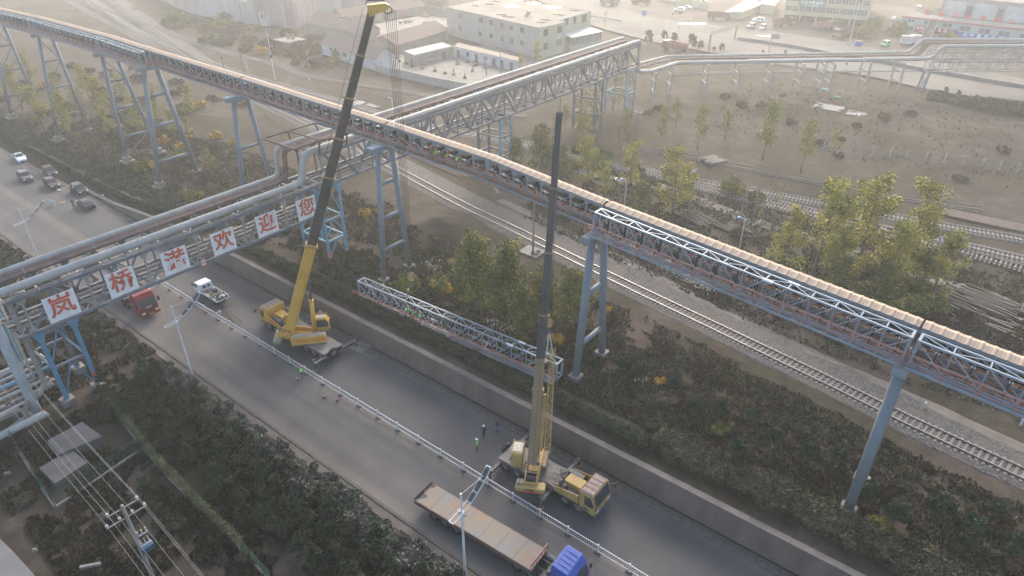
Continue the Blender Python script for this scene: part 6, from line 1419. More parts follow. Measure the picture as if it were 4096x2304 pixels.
# lean-to with a glazed front on the right of the block
xA, yA = sxy(2283, 168, 6); xB, yB = sxy(2405, 142, 6)
t = thing('glazed_annex', 'low lime-green annex with a long glazed front and blue-grey roof beside the grey building', 'annex', (xA, yA, 3)); dv = Vector((xB - xA, yB - yA, 0)); nv = Vector((-dv.y, dv.x, 0)).normalized() * 5
MB().add([tuple(p) for p in (Vector((0, 0, 0)), dv, dv + nv, nv, Vector((0, 0, 1.6)), dv + Vector((0, 0, 1.6)), dv + nv + Vector((0, 0, 4.6)), nv + Vector((0, 0, 4.6)))], BOXF).build('walls', LIMEW, t)
MB().add([tuple(p) for p in (Vector((0, 0, 4.3)) - nv * .12, dv - nv * .12 + Vector((0, 0, 4.3)), dv + nv + Vector((0, 0, 4.9)), nv + Vector((0, 0, 4.9)), Vector((0, 0, 4.4)) - nv * .12, dv - nv * .12 + Vector((0, 0, 4.4)), dv + nv + Vector((0, 0, 5.0)), nv + Vector((0, 0, 5.0)))], BOXF).build('roof', mat('blue_grey_sheet', (.22, .25, .29), (.32, .34, .37), .6, .6), t)
for k in range(14): p, q = dv * (k / 14), dv * ((k + 1) / 14); MB().bar(p + Vector((0, 0, 2.95)), q * .999 + p * .001 + Vector((0, 0, 2.95)), .04, 2.5).build('glazing', WINB, t); MB().bar(p + Vector((0, 0, 1.6)), p + Vector((0, 0, 4.3)), .1).build('mullion', WHT, t)
# things on the flat roof
for k, (u, v, a_, b_) in enumerate(((2050, 25, 3.3, 1.9), (2133, 12, 3.4, 1.8), (2212, 29, 3.8, 1.9), (2062, -2, 3.5, 1.3))):
    x, y = sxy(u, v, zr + .2); q = MB(); q.prism([(a_ * (1 + .13 * math.sin(3 * i_)) * math.cos(i_) * .75, b_ * 1.5 * (1 + .1 * math.cos(2 * i_)) * math.sin(i_)) for i_ in [2 * PI * j / 18 for j in range(18)]], 0, .03); q.build('roof_puddle', mat('still_water', (.30, .30, .30), (.34, .34, .34), 1, .03), None, loc=(x, y, zr + .13))
    tag(COL.objects[-1], 'bright rain puddle on the flat grey-block roof, ' + ['left one', 'rear middle one', 'right one', 'furthest one'][k], 'puddle', 'puddles on the flat roof')
x, y = sxy(2115, 68, zr + .1); t = thing('solar_water_heater', 'solar water heater with a white tank on the flat roof', 'water heater', (x, y, zr + .15)); MB().tube((-.9, 0, 1.6), (.9, 0, 1.6), .28, 12).build('tank', WHT, t)
for s in (-.7, .7): MB().bar((s, 0, 0), (s, 0, 1.5), .08).bar((s, 0, 1.4), (s, -1.6, 0), .08).build('leg', PINKB, t)
MB().add([(-.8, -.1, 1.45), (.8, -.1, 1.45), (.8, -1.5, .1), (-.8, -1.5, .1)], [(0, 1, 2, 3)]).build('collector', PINKB, t)
for k in range(9):
    x, y = sxy(*[(1960, 20), (1985, 8), (2010, 62), (2030, 70), (1900, 26), (2160, 92), (2180, 82), (2230, 62), (2300, 45)][k], zr); q = MB()
    for j in range(7): q.bar((R.uniform(-1.5, 1.5), R.uniform(-.8, .8), .1), (R.uniform(-2.5, 2.5), R.uniform(-1, 1), .15), .1)
    for j in range(8): q.ball((R.uniform(-1.2, 1.2), R.uniform(-.7, .7), .08), R.uniform(.1, .3), 5, (1, 1, .5))
    tag(q.build('rubble', CONC_D, None, loc=(x, y, zr + .13)), 'scattered boards and rubble heap on the flat grey-block roof', 'rubble', 'rubble heaps on the flat roof')
def gable(lab, A, B, depth, ze, zrd, wm, rm=TILE, z0=2.8, side=1, nm='tiled_house'):
    """long house; A-B is the camera-side eave wall, depth to the left of A->B"""
    a = Vector((A[0], A[1], 0)); b = Vector((B[0], B[1], 0)); ax_ = (b - a); L = ax_.length; ax_.normalize(); rz = math.atan2(ax_.y, ax_.x)
    t = thing(nm, lab, 'house', (A[0], A[1], 0), rz, None); D = depth
    v = [(0, 0, z0), (L, 0, z0), (L, D, z0), (0, D, z0), (0, 0, ze), (L, 0, ze), (L, D, ze), (0, D, ze), (0, D / 2, zrd), (L, D / 2, zrd)]
    MB().add(v, [(0, 1, 5, 4), (1, 2, 6, 9, 5), (2, 3, 7, 6), (3, 0, 4, 8, 7), (0, 3, 2, 1)]).build('walls', wm, t)
    e = .4; k = (zrd - ze) / (D / 2)
    for s, y0 in ((0, -e), (1, D + e)):
        z_ = ze - e * k; q = MB(); n = 10
        for i in range(n):
            t0, t1 = i / n, (i + 1) / n; ya, yb = y0 + (D / 2 - y0) * t0, y0 + (D / 2 - y0) * t1; za, zb = z_ + (zrd - z_) * t0 + .1, z_ + (zrd - z_) * t1 + .1
            q.add([(-e, ya, za + .07), (L + e, ya, za + .07), (L + e, yb, zb), (-e, yb, zb), (-e, ya, za), (L + e, ya, za), (L + e, yb, zb - .1), (-e, yb, zb - .1)], [(0, 1, 2, 3), (0, 4, 5, 1), (4, 7, 6, 5), (0, 3, 7, 4), (1, 5, 6, 2)])
        q.build('roof_slope', rm, t)
    MB().bar((-e, D / 2, zrd + .1), (L + e, D / 2, zrd + .1), .3, .14).build('ridge', rm, t)
    return t, rz
def gwin(t, x, z0, z1, w, m_=WINB):
    f_ = MB().b2((x, -.06, z0), (x + w, -.005, z1)).build('window', WHT, t); MB().b2((x + .08, -.08, z0 + .08), (x + w / 2 - .04, -.061, z1 - .08)).build('pane', m_, f_); MB().b2((x + w / 2 + .04, -.08, z0 + .08), (x + w - .08, -.061, z1 - .08)).build('pane', m_, f_)
h1, _ = gable('whitewashed long house with a red tiled roof beside the curved track', (-181.5, 135.9), (-152.3, 131.6), 7.2, 6.4, 8.9, WHW)
gwin(h1, 5.0, 5.0, 6.0, 1.5); gwin(h1, 12.5, 4.4, 5.8, 2.0); gwin(h1, 21, 4.4, 5.8, 1.8)
for k in (7.5, 16, 24.5): MB().b2((k, -.14, 2.8), (k + .4, -.002, 6.3)).build('buttress', WHW, h1)
h3, _ = gable('buff house with a long tiled roof between the courtyards, left of the grey building', (-161.4, 148.9), (-165.8, 177.0), 10.5, 6.3, 8.6, MUDW)
h4, _ = gable('buff farmhouse with a long tiled roof behind the whitewashed house', (-213.5, 155.8), (-185.2, 153.5), 9.5, 6.5, 9.6, MUDW)
h5, _ = gable('tiled house at the back of the courtyard with red and grey doors', (-213.0, 171.5), (-208.5, 209.0), 9.0, 6.1, 8.6, MUDW)
for s, w, m_ in ((27, 2.2, REDB), (17.5, 2.2, DWIN), (9.5, 2.4, DWIN), (3.5, 2.2, MUDW)): MB().b2((s, -.07, 3.0), (s + w, -.005, 5.6)).build('door', m_, h5)
h6, _ = gable('small tiled outhouse closing the courtyard behind the jib', (-176.5, 153.8), (-171.5, 147.5), 5.5, 5.8, 7.4, MUDW)
# flat hut and derelict row in front of the grey building
a_, b_, c_ = (-153.2, 143.9), (-146.3, 141.8), (-146.0, 157.9)
fh = block('flat_roofed_hut', 'small buff hut with a pale flat roof edged in blocks', [a_, b_, c_, (-152.9, 160.0)], 2.8, 6.3, MUDW, mat('pale_flat_roof', (.27, .275, .275), (.35, .355, .355), .4, .95), .0)
for k in range(13): on_face(fh, b_, c_, .3 + 1.2 * k, .85 + 1.2 * k, 6.42, 6.62, .3, 'parapet_block', CONC, off=-.2)
window(fh, b_, c_, 5.2, 7.2, 4.3, 5.7, WINB, WHT, 1); on_face(fh, b_, c_, 11.2, 12.4, 3.0, 5.4, .08, 'door', DWIN)
dA = (-146.0, 158.2); dB = sxy(2072, 292, 3)
dr = block('derelict_row', 'derelict whitewashed row of rooms with empty doorways at the foot of the grey building', [dA, dB, (dB[0] - 3.0, dB[1] + 4.0), (dA[0] - 3, dA[1] + 5)], 2.8, 6.2, WHW, mat('broken_brown_roof', (.22, .17, .13), (.32, .26, .2), .8, .95), .0)
Lr = math.hypot(dB[0] - dA[0], dB[1] - dA[1])
for k, (s, w, z0_) in enumerate(((.05, 1.1, 3.0), (.2, 1.3, 4.2), (.34, 1.2, 3.0), (.49, 1.4, 4.0), (.62, 1.2, 3.0), (.74, 1.3, 3.0), (.88, 1.3, 3.0))): on_face(dr, dA, dB, Lr * s, Lr * s + w, z0_, 5.5, .06, 'doorway' if z0_ < 3.5 else 'window_opening', DWIN)
def wallrun(name, lab, pts, zt, m_, th=.24, z0=2.6, pil=4.0, cat='wall'):
    o = pts[0]; t = thing(name, lab, cat, (o[0], o[1], 0))
    for a, b in zip(pts, pts[1:]):
        A_ = Vector((a[0] - o[0], a[1] - o[1], 0)); B_ = Vector((b[0] - o[0], b[1] - o[1], 0)); L = (B_ - A_).length; n = max(1, int(L / pil))
        for i in range(n): p = A_.lerp(B_, i / n); q = A_.lerp(B_, (i + .97) / n); MB().bar(p + Vector((0, 0, (zt + z0) / 2)), q + Vector((0, 0, (zt + z0) / 2)), th, zt - z0).build('wall_panel', m_, t); MB().box((p.x, p.y, (zt + z0) / 2 + .05), (.38, .38, zt - z0 + .1)).build('pillar', m_, t)
    return t
BRK = mat('pale_block_wall', (0.27, 0.26, 0.24), (0.38, 0.365, 0.335), 1.2, .9, stretch=(1, 1, 3))
wallrun('yard_wall', 'pale block wall enclosing the scrap yard beside the curved track', [(-152.0, 131.5), (-142.4, 130.8), (-128.2, 130.3), (-122.5, 130.6), (-108, 131.5)], 5.2, BRK)
wallrun('back_wall', 'pale wall joining the tiled courtyard to the grey building', [(-207.5, 209.5), (-190, 209), (-176, 208.5)], 6.2, MUDW)
# scrap yard machines: many small dark things
for k, (u, v) in enumerate(((1600, 252), (1625, 262), (1648, 272), (1690, 280), (1740, 290), (1780, 300), (1815, 305), (1860, 318), (1590, 238), (1830, 262), (1870, 255), (1900, 268), (1940, 280), (1890, 290), (1960, 262))):
    x, y = sxy(u, v); t = thing('scrap_machine', 'small rusty machine part in the scrap yard ' + ('by the flat-roofed hut', 'along the block wall', 'before the derelict row')[0 if k in (0, 1, 2, 8) else (1 if k < 8 else 2)], 'scrap', (x, y, 3.32), R.uniform(0, 3), 'rusty machine parts in the scrap yard')
    q = MB(); h_ = R.uniform(.7, 2.0); q.bar((-.5, 0, 0), (0, 0, h_), .12).bar((.5, .2, 0), (0, 0, h_), .12).bar((0, -.5, 0), (0, 0, h_), .1); q.build('frame', RUSTSD, t); MB().box((.1, .1, .25), (R.uniform(.5, 1.3), .6, .5)).build('base', CDARK, t)
for k, (u, v, w_) in enumerate(((1630, 92, 'beside the concrete wall'), (1710, 98, 'long one along the wall'), (1700, 70, 'at the back'))):
    x, y = sxy(u, v); t = thing('brush_pile', 'pile of grey brushwood in the back courtyard, ' + w_, 'brushwood', (x, y, 3.3)); q = MB()
    for j in range(90): a_ = R.uniform(0, 6.28); q.bar((R.uniform(-2, 2), R.uniform(-1.2, 1.2), R.uniform(0, .5)), (R.uniform(-3, 3), R.uniform(-2, 2), R.uniform(0, 1.0)), .05)
    tag(q.build('branches', mat('grey_brushwood', (.2, .17, .13), (.3, .26, .2), 2, .9), t), kind='stuff')
t = thing('tricycle', 'blue cargo tricycle parked in the back courtyard', 'tricycle', (*sxy(1610, 98), 3.35), .4); MB().b2((-1.4, -.6, .5), (.3, .6, .9)).build('cargo_box', mat('faded_blue_paint', (.12, .18, .3), (.18, .25, .38), 2, .6), t)
for x, y in ((-.9, .55), (-.9, -.55), (1.3, 0)): wheel(t, x, y if y else .01, .3, .1)
MB().bar((.3, 0, .6), (1.3, 0, .5), .08).bar((1.1, 0, .5), (1.0, 0, 1.2), .06).bar((1.0, -.35, 1.2), (1.0, .35, 1.2), .05).b2((.2, -.2, .85), (.7, .2, .95)).build('frame', DARK, t)
# pink panel works at the top left
w1 = block('panel_works', 'tall pale works building with streaked pinkish walls, left part', [sxy(600, -25), sxy(709, 33), sxy(769, 55), (-283, 240), (-330, 240)], 2.5, 11.5, PINKW, ROOFC, .3)
w2 = block('panel_works', 'tall pale works building with a stepped front behind the bushes, middle part', [sxy(771, 56), sxy(885, 74), sxy(1004, 104), (-236, 165), (-236, 235), (-280, 238)], 2.5, 11.2, mat('pale_panel_wall', (.30, .30, .295), (.40, .40, .395), .12, .85, stretch=(1, 1, .3), c3=(.46, .40, .38)), ROOFC, .3)
w3 = block('panel_works', 'tall pink-stained works building with rain pipes, right part', [sxy(1006, 100), sxy(1085, 104), sxy(1187, 115), sxy(1300, 62), (-224, 240), (-234, 240)], 2.5, 12.4, PINKW, ROOFC, .3)
for t_, pts in ((w2, [sxy(771, 56), sxy(885, 74), sxy(1004, 104)]), (w3, [sxy(1085, 104), sxy(1187, 115), sxy(1300, 62)]), (w1, [sxy(600, -25), sxy(709, 33)])):
    for a_, b_ in zip(pts, pts[1:]):
        L = math.hypot(b_[0] - a_[0], b_[1] - a_[1])
        for k in range(int(L / 5)): on_face(t_, a_, b_, 5 * k + 2.0, 5 * k + 2.35, 3, 11.3, .18, 'pilaster', WHW if k % 3 else GREYW)
x, y = sxy(1064, 103); t = thing('small_shed', 'small white shed with a red roof against the works wall', 'shed', (x, y, 3)); MB().b2((-2, -1, 0), (2, 1.4, 4.4)).build('walls', WHW, t); MB().prism([(-2.2, 4.4), (2.2, 4.4), (2.2, 4.55), (0, 5.1), (-2.2, 4.55)], -1.2, 1.6, 'y').build('roof', PINKR, t); MB().b2((-.4, -1.03, 2.9), (.4, -.98, 4.0)).build('door', DWIN, t)
x, y = sxy(1165, 190); t = thing('concrete_plinth', 'square concrete slab with four stub columns on a mound', 'plinth', (x, y, 3)); MB().b2((-4, -3.5, 2.2), (4, 3.5, 2.55)).build('slab', CONC, t); MB().b2((-3.4, -3, -.5), (3.4, 3, 2.2)).build('base', mat('earth_covered_base', (.12, .10, .08), (.19, .16, .13), .8, .95), t)
for a_ in (-1.3, -.4, .4, 1.3): MB().box((a_, .6 * (a_ > 0), 3.4), (.4, .4, 1.9)).build('stub_column', CONC, t)
# repair shops beyond the pale road
A2, B2 = sxy(3128, 86), sxy(3464, 112); dv = Vector((B2[0] - A2[0], B2[1] - A2[1], 0)).normalized(); nv = Vector((-dv.y, dv.x, 0)) * 42
y2 = block('repair_shop', 'cream three-storey repair shop with long window bands and a green sign', [A2, B2, (B2[0] + nv.x, B2[1] + nv.y), (A2[0] + nv.x, A2[1] + nv.y)], 5.6, 17, YW, ROOFC, .4)
L2 = math.hypot(B2[0] - A2[0], B2[1] - A2[1])
MB().add([tuple(Vector((p.x, p.y, z))) for z in (2.9, 5.6) for p in (nv * .12, Vector((B2[0] - A2[0], B2[1] - A2[1], 0)) + nv * .12, Vector((B2[0] - A2[0], B2[1] - A2[1], 0)) + nv, nv * 1.0)], BOXF).build('ground_floor', DWIN, y2)
for k in range(6): s = .3 + (L2 - .6) * k / 5; on_face(y2, A2, B2, s - .25, s + .25, 3, 5.6, .4, 'pillar', YW, off=-.5)
for k in range(5): s = .8 + (L2 - .6) * k / 5; on_face(y2, A2, B2, s, s + L2 / 5 - 1.0, 3.1, 5.3, .06, 'shop_front', WINB, off=-4.95)
for zb_ in (7.1, 10.5, 13.9):
    for k in range(6):
        s = .5 + (L2 - 1.0) * k / 6; w = on_face(y2, A2, B2, s, s + (L2 - 1) / 6 - .3, zb_, zb_ + 1.9, .06, 'window', GREYW)
        for j in range(4): ww = ((L2 - 1) / 6 - .3) / 4; on_face(y2, A2, B2, s + ww * j + .06, s + ww * (j + 1) - .06, zb_ + .1, zb_ + 1.8, .03, 'pane', WINB, w, .062)
        q = on_face(y2, A2, B2, s + 2.0, s + 2.35, zb_ + .7, zb_ + 1.05, .02, 'window_mark', WHT, w, .1)
    on_face(y2, A2, B2, .0, L2, zb_ + 2.0, zb_ + 2.25, .12, 'ledge', YW)
wr = math.atan2(-dv.x, dv.y)   # outward normal heading
nrm = Vector((dv.y, -dv.x, 0)); sg = thing('shop_sign', 'green shop sign with white lettering on the cream building', 'sign', (A2[0] + dv.x * 9.3 + nrm.x * .3, A2[1] + dv.y * 9.3 + nrm.y * .3, 10.2), math.atan2(dv.y, dv.x))
MB().b2((-4.6, -.1, -1.2), (4.6, .1, .9)).build('board', mat('green_sign', (.05, .22, .17), (.07, .28, .22), 1, .6), sg); text('兴业汽车修理', 1.25, WTT, sg, (0, -.12, .1), (PI / 2, 0, 0), .02, .02, sp=1.1)
text('专修各种车辆 兼营汽车配件', .42, WTT, sg, (0, -.12, -.85), (PI / 2, 0, 0), .02, .01)
# right flank windows
A2s, B2s = B2, (B2[0] + nv.x, B2[1] + nv.y)
for k in range(7):
    for zb_ in (7.2, 10.6): window(y2, A2s, B2s, 2 + 5.5 * k, 3.6 + 5.5 * k, zb_, zb_ + 1.7, WINB, WHT, 1)
A3, B3 = site(3612, 62, 9.8)[:2], site(4096, 114, 9.8)[:2]; d3 = Vector((B3[0] - A3[0], B3[1] - A3[1], 0)); L3 = d3.length; d3.normalize(); n3 = Vector((d3.y, -d3.x, 0)); E3 = (A3[0] + d3.x * (L3 + 25), A3[1] + d3.y * (L3 + 25)); bk = -n3 * 9
z3 = block('blue_shop_block', 'pale blue shop block with a red terrace parapet and shop signs', [A3, E3, (E3[0] + bk.x, E3[1] + bk.y), (A3[0] + bk.x, A3[1] + bk.y)], 2.9, 9.6, PBW, ROOFC, 0)
on_face(z3, A3, E3, -.2, L3 + 25, 9.2, 9.75, .35, 'red_cornice', REDB)
on_face(z3, A3, E3, -.2, L3 + 25, 10.55, 10.65, .12, 'parapet_rail', WHT, off=.12)
q = MB(); o3 = Vector((A3[0], A3[1], 0)) - z3.location
for k in range(int((L3 + 24) / .32)): p = o3 + d3 * (.32 * k) + n3 * .18; q.bar((p.x, p.y, 9.75), (p.x, p.y, 10.56), .1)
tag(q.build('parapet_balusters', WHT, z3), kind='stuff')
for u0, u1, v0, v1 in ((3698, 3730, 81, 103), (3773, 3806, 91, 112), (3844, 3879, 101, 127), (3918, 3957, 112, 138), (3996, 4035, 122, 148), (4082, 4118, 134, 158), (3634, 3658, 75, 90), (3627, 3650, 101, 122)):
    s0, z1_ = facade(u0, v0, A3, B3); s1, z0_ = facade(u1, v1, A3, B3); window(z3, A3, B3, s0, s1, min(z0_, z1_ - 1), z1_, WINB, PBW, 1)
for u in (3660, 3750, 3840, 3890, 3970, 4060): s0, _z = facade(u, 160, A3, B3); window(z3, A3, B3, s0, s0 + 3.4, 3.1, 5.4, WINB, WHT, 3)
def shop_sign(lab, u0, u1, v0, v1, mt_, txt, size, sub=None, tc=WTT):
    s0, z1_ = facade(u0, v0, A3, B3); s1, z0_ = facade(u1, v1, A3, B3); zc = (z0_ + z1_) / 2; hh_ = max(.8, (z1_ - z0_) / 2); sc_ = (s0 + s1) / 2; p = Vector((A3[0], A3[1], 0)) + d3 * sc_ + n3 * .35
    g = thing('shop_sign', lab, 'sign', (p.x, p.y, zc), math.atan2(d3.y, d3.x)); w_ = (s1 - s0) / 2; MB().b2((-w_, -.1, -hh_), (w_, .1, hh_)).build('board', mt_, g); text(txt, size, tc, g, (0, -.12, .12), (PI / 2, 0, 0), .02, .035, sp=(2 * w_ / (len(txt) * size * 1.02)))
    if sub: text(sub, .3, tc, g, (0, -.12, -hh_ + .25), (PI / 2, 0, 0), .01, .01)
REDS = mat('crimson_sign', (.30, .02, .035), (.35, .03, .045), 1, .7, spec=.1); BLUS = mat('blue_sign', (.02, .13, .34), (.03, .17, .4), 1, .7, spec=.1)
shop_sign('crimson shop sign starting with 岚 left of the outside stairs', 3664, 3712, 99, 131, REDS, '岚阳汽', 1.2, '电话 8658')
shop_sign('crimson shop sign reading 车修理 right of the outside stairs', 3742, 3822, 110, 143, REDS, '车修理', 1.35, '专业修理各种汽车')
shop_sign('long blue shop sign with white lettering at the right', 3820, 4044, 124, 175, BLUS, '成泰重汽维修', 1.35, '本店批发零售各种配件')
shop_sign('blue shop sign cut off by the right frame edge', 4050, 4180, 156, 195, BLUS, '永顺汽配服务部', .8)
for k, (u, ch_) in enumerate(((3707, '阳'), (3763, '福'), (3820, '农'), (3877, '庄'), (3938, '有'), (3995, '限'), (4055, '公'))):
    s0, _z = facade(u, 60, A3, B3); p = Vector((A3[0], A3[1], 0)) + d3 * s0 + n3 * .2; me_ = text_mesh(ch_, 1.9, .05, .03, 'roof_letter'); me_.materials.clear(); me_.materials.append(REDT)
    o = link('roof_letter', me_, None, (p.x, p.y, 11.35), (PI / 2, 0, math.atan2(d3.y, d3.x))); tag(o, 'red rooftop character standing on the terrace parapet, %s from the left' % ('first', 'second', 'third', 'fourth', 'fifth', 'sixth', 'seventh')[k], 'letter', 'red characters on the terrace parapet')
# stairs down the front
s0, _z = facade(3702, 150, A3, B3); p0 = Vector((A3[0], A3[1], 9.4)) + d3 * (s0 + 1.5); t = thing('outside_stairs', 'grey outside stairway rising to the red terrace between the crimson signs', 'stairs', tuple(p0), math.atan2(n3.y, n3.x)); 
for k in range(16): MB().b2((.4 + .62 * k, -1.3, -.4 * k - .4), (1.05 + .62 * k, 1.3, -.4 * k - .05)).build('step', CONC, t)
for s in (-1.4, 1.4): MB().bar((.4, s, .3), (10.4, s, -6.1), .14, .9).build('side_wall', PINKR, t)
# set-back upper building
u0_ = (A3[0] + bk.x, A3[1] + bk.y); a4 = Vector((u0_[0], u0_[1], 0)) + d3 * 9; e4 = Vector((E3[0] + bk.x, E3[1] + bk.y, 0)); bk4 = -n3 * 40
up = block('panel_warehouse', 'pale set-back warehouse with big white panels above the terrace', [tuple(a4)[:2], tuple(e4)[:2], tuple(e4 + bk4)[:2], tuple(a4 + bk4)[:2]], 9.5, 15.5, GREYW, ROOFC, .3)
for k in range(7): on_face(up, a4, e4, 1 + 9 * k, 7.4 + 9 * k, 10, 14.6, .15, 'white_panel', WHW); on_face(up, a4, e4, 7.6 + 9 * k, 9.4 + 9 * k, 10, 13.6, .06, 'bay_window', WINB)
# low yellow walls and boxes in the yard
wallrun('yellow_wall', 'low cream yellow yard wall behind the two white cars', [sxy(2600, -5), sxy(2700, 22), sxy(2830, 44)], 6.2, YW)
yb = block('yellow_store', 'low cream store with a blue-grey roof behind the yard', [sxy(2899, 80), sxy(2960, 82), sxy(3040, 50), sxy(3000, 20)], 2.8, 6.0, YW, mat('blue_grey_sheet', (.22, .25, .29), (.32, .34, .37)), .1)
yb2 = block('yellow_store', 'second cream store with a sloping blue roof next to the repair shop', [sxy(3035, 58), sxy(3090, 66), sxy(3110, 40), sxy(3060, 22)], 2.8, 7.0, YW, mat('blue_sheet', (.18, .26, .40), (.25, .34, .48), .6, .6), .1)
gate = wallrun('rear_wall', 'long pale wall along the alley beside the cream building', [(-51, 292), (-44, 330), (-40, 380)], 6.0, GREYW)
# road furniture
MEDC = mat('grey_road_barrier', (.17, .165, .155), (.24, .23, .22), .8, .9)
md_ = thing('road_divider', 'long low concrete divider in the middle of the pale road', 'divider', (*sxy(2950, 160, 3.4), 3.4)); mp_ = [sxy(u, v, 3.4) for u, v in ((2950, 160), (3050, 172), (3200, 196), (3300, 216), (3520, 252), (3668, 280), (3800, 303), (4001, 338), (4200, 372))]
o = md_.location
for (a, b), i in zip(zip(mp_, mp_[1:]), range(20)):
    L = math.hypot(b[0] - a[0], b[1] - a[1]); n = max(1, int(L / 3))
    for k in range(n):
        p = Vector((a[0] + (b[0] - a[0]) * k / n, a[1] + (b[1] - a[1]) * k / n, 0)); q_ = Vector((a[0] + (b[0] - a[0]) * (k + .97) / n, a[1] + (b[1] - a[1]) * (k + .97) / n, 0)); z_ = Vector((-o.x, -o.y, .5)); MB().bar(p + z_, q_ + z_, .7, 1.0).build('divider_block', MEDC, md_)
rl_ = thing('guard_rail', 'short guard rail on posts at the far side of the pale road', 'guard rail', (*sxy(2364, 72, 3.4), 3.4)); e_ = sxy(2483, 92, 3.4); dv_ = Vector((e_[0] - rl_.location.x, e_[1] - rl_.location.y, 0)); MB().bar((0, 0, .75), dv_ + Vector((0, 0, .75)), .1, .35).build('rail_beam', CONC, rl_)
for k in range(7): MB().bar(dv_ * (k / 6), dv_ * (k / 6) + Vector((0, 0, .9)), .14).build('post', CONC, rl_)
def mast(lab, u, v, h, arm=0, z=3.4, name='street_lamp', rz=0.0):
    x, y = sxy(u, v, z); t = thing(name, lab, 'street lamp', (x, y, z), rz); MB().tube((0, 0, 0), (0, 0, h), .14, 8, .07).build('pole', WHT, t); MB().b2((-.5, -.5, 0), (.5, .5, .25)).build('base', CONC, t)
    if arm: MB().path([(0, 0, h - .3), (arm * .5, 0, h + .3), (arm, 0, h + .4)], .05, 6).build('arm', WHT, t); MB().b2((arm - .1, -.15, h + .3), (arm + .7, .15, h + .5)).build('lamp_head', WHT, t)
    else:
        MB().path([(-.2, 0, h - 1.8), (.8, 0, h - 1.0), (1.3, 0, h + .2)], .06, 6).path([(-.2, .4, h - 1.8), (.8, .4, h - 1.0), (1.3, .4, h + .2)], .06, 6).build('arm', WHT, t)
        for k in range(3): MB().box((.55 + .25 * k, .2, h - 1.1 + .4 * k), (.35, .4, .3)).build('lamp_head', SOLAR, t)
    return t
mast('tall white street lamp standing before the two white cars', 2672, 150, 12.4); mast('tall white street lamp between the red dump trucks and the blue bin', 3396, 178, 13.0)
mast('bent grey street lamp leaning over the pale road among the pines', 2710, 157, 6.5, 3.5)
t = mast('tall thin white mast beside the curved track near the scrap yard', 1101, 319, 13.2, 0, 3.0, 'camera_mast')
MB().ball((0, 0, 6.2), .55, 8, (1, .5, 1)).build('loudspeaker', DARK, t)
g = thing('road_gantry', 'rusty lattice height gantry over the pale road', 'gantry', (*sxy(2835, 200, 3.4), 3.4)); e_ = sxy(2938, 160, 3.4); dv_ = Vector((e_[0] - g.location.x, e_[1] - g.location.y, 0)); RG = mat('rusty_gantry', (.16, .13, .11), (.24, .2, .17), 1, .8)
for k in (0, 1): MB().bar(dv_ * k, dv_ * k + Vector((0, 0, 4.6)), .4).build('post', RG, g)
for z in (4.6, 5.5):
    for o_ in (0, .8): MB().bar(dv_ * -.03 + Vector((o_, 0, z)), dv_ * 1.08 + Vector((o_, 0, z)), .12).build('chord', RG, g)
for k in range(16): MB().bar(dv_ * (k / 15) + Vector((0, 0, 4.6 + .9 * (k % 2))), dv_ * ((k + 1) / 15) + Vector((0, 0, 5.5 - .9 * (k % 2))), .08).build('lattice_bar', RG, g)
g = thing('road_sign', 'small framed road sign on a grey post beside the pale road', 'sign', (*sxy(3072, 220, 3.0), 3.0)); MB().tube((0, 0, 0), (0, 0, 6.2), .14, 8).build('post', CONC, g); MB().box((1.2, 0, 5.6), (2.6, .1, 1.4), .5).build('panel', GREYW, g)
t = thing('waste_bin', 'blue waste bin at the edge of the yard near the tall lamp', 'bin', (*sxy(3430, 183, 3.4), 3.42), .4); MB().b2((-1, -.8, 0), (1, .8, 1.4)).build('body', mat('bin_blue', (.04, .07, .42), (.06, .1, .5), 2, .5), t); MB().b2((-1.05, -.85, 1.4), (1.05, .85, 1.52)).build('lid', CDARK, t)
t = thing('waste_bin', 'small blue bin on the far verge near the parked lorries', 'bin', (*sxy(2576, 60, 3.4), 3.42)); MB().b2((-.6, -.6, 0), (.6, .6, 1.8)).build('body', MATS['bin_blue'], t); MB().b2((-.65, -.65, 1.8), (.65, .65, 1.95)).build('lid', CDARK, t)
cars_far = 'vehicles standing in the repair yard'
car('suv', P_WHITE, 'white off-road car before the yellow wall, front one of two', *sxy(2718, 46, 3.4), rad(185), z=3.42, group=cars_far); car('sedan', P_WHITE, 'white saloon before the yellow wall, rear one of two', *sxy(2745, 36, 3.4), rad(185), z=3.42, group=cars_far)
car('suv', P_WHITE, 'white estate car above the two vans at the yard edge', *sxy(3033, 88, 3.4), rad(200), z=3.42, group=cars_far); car('van', mat('silver_paint', (.35, .37, .39), (.42, .44, .46), 1, .3), 'silver van at the yard edge, left of the white van', *sxy(3004, 112, 3.4), rad(255), z=3.42, group=cars_far); car('van', P_WHITE, 'white van at the yard edge facing the road', *sxy(3050, 118, 3.4), rad(275), z=3.42, group=cars_far)
car('van', mat('apple_green_paint', (.12, .42, .12), (.16, .5, .16), 1, .3), 'small green car at the mouth of the alley', *sxy(3540, 186, 3.4), rad(260), z=3.42, group=cars_far)
car('van', P_WHITE, 'white van seen over the red terrace in the alley', *sxy(3672, 40, 3.4), rad(100), z=3.42, group=cars_far); car('sedan', mat('pale_lilac_paint', (.42, .42, .5), (.5, .5, .58), 1, .3), 'pale saloon halfway up the alley', *sxy(3575, 82, 3.4), rad(80), z=3.42, group=cars_far); car('van', P_WHITE, 'white van behind the yellow wall', *sxy(2812, 16, 3.4), rad(180), z=3.42, group=cars_far)
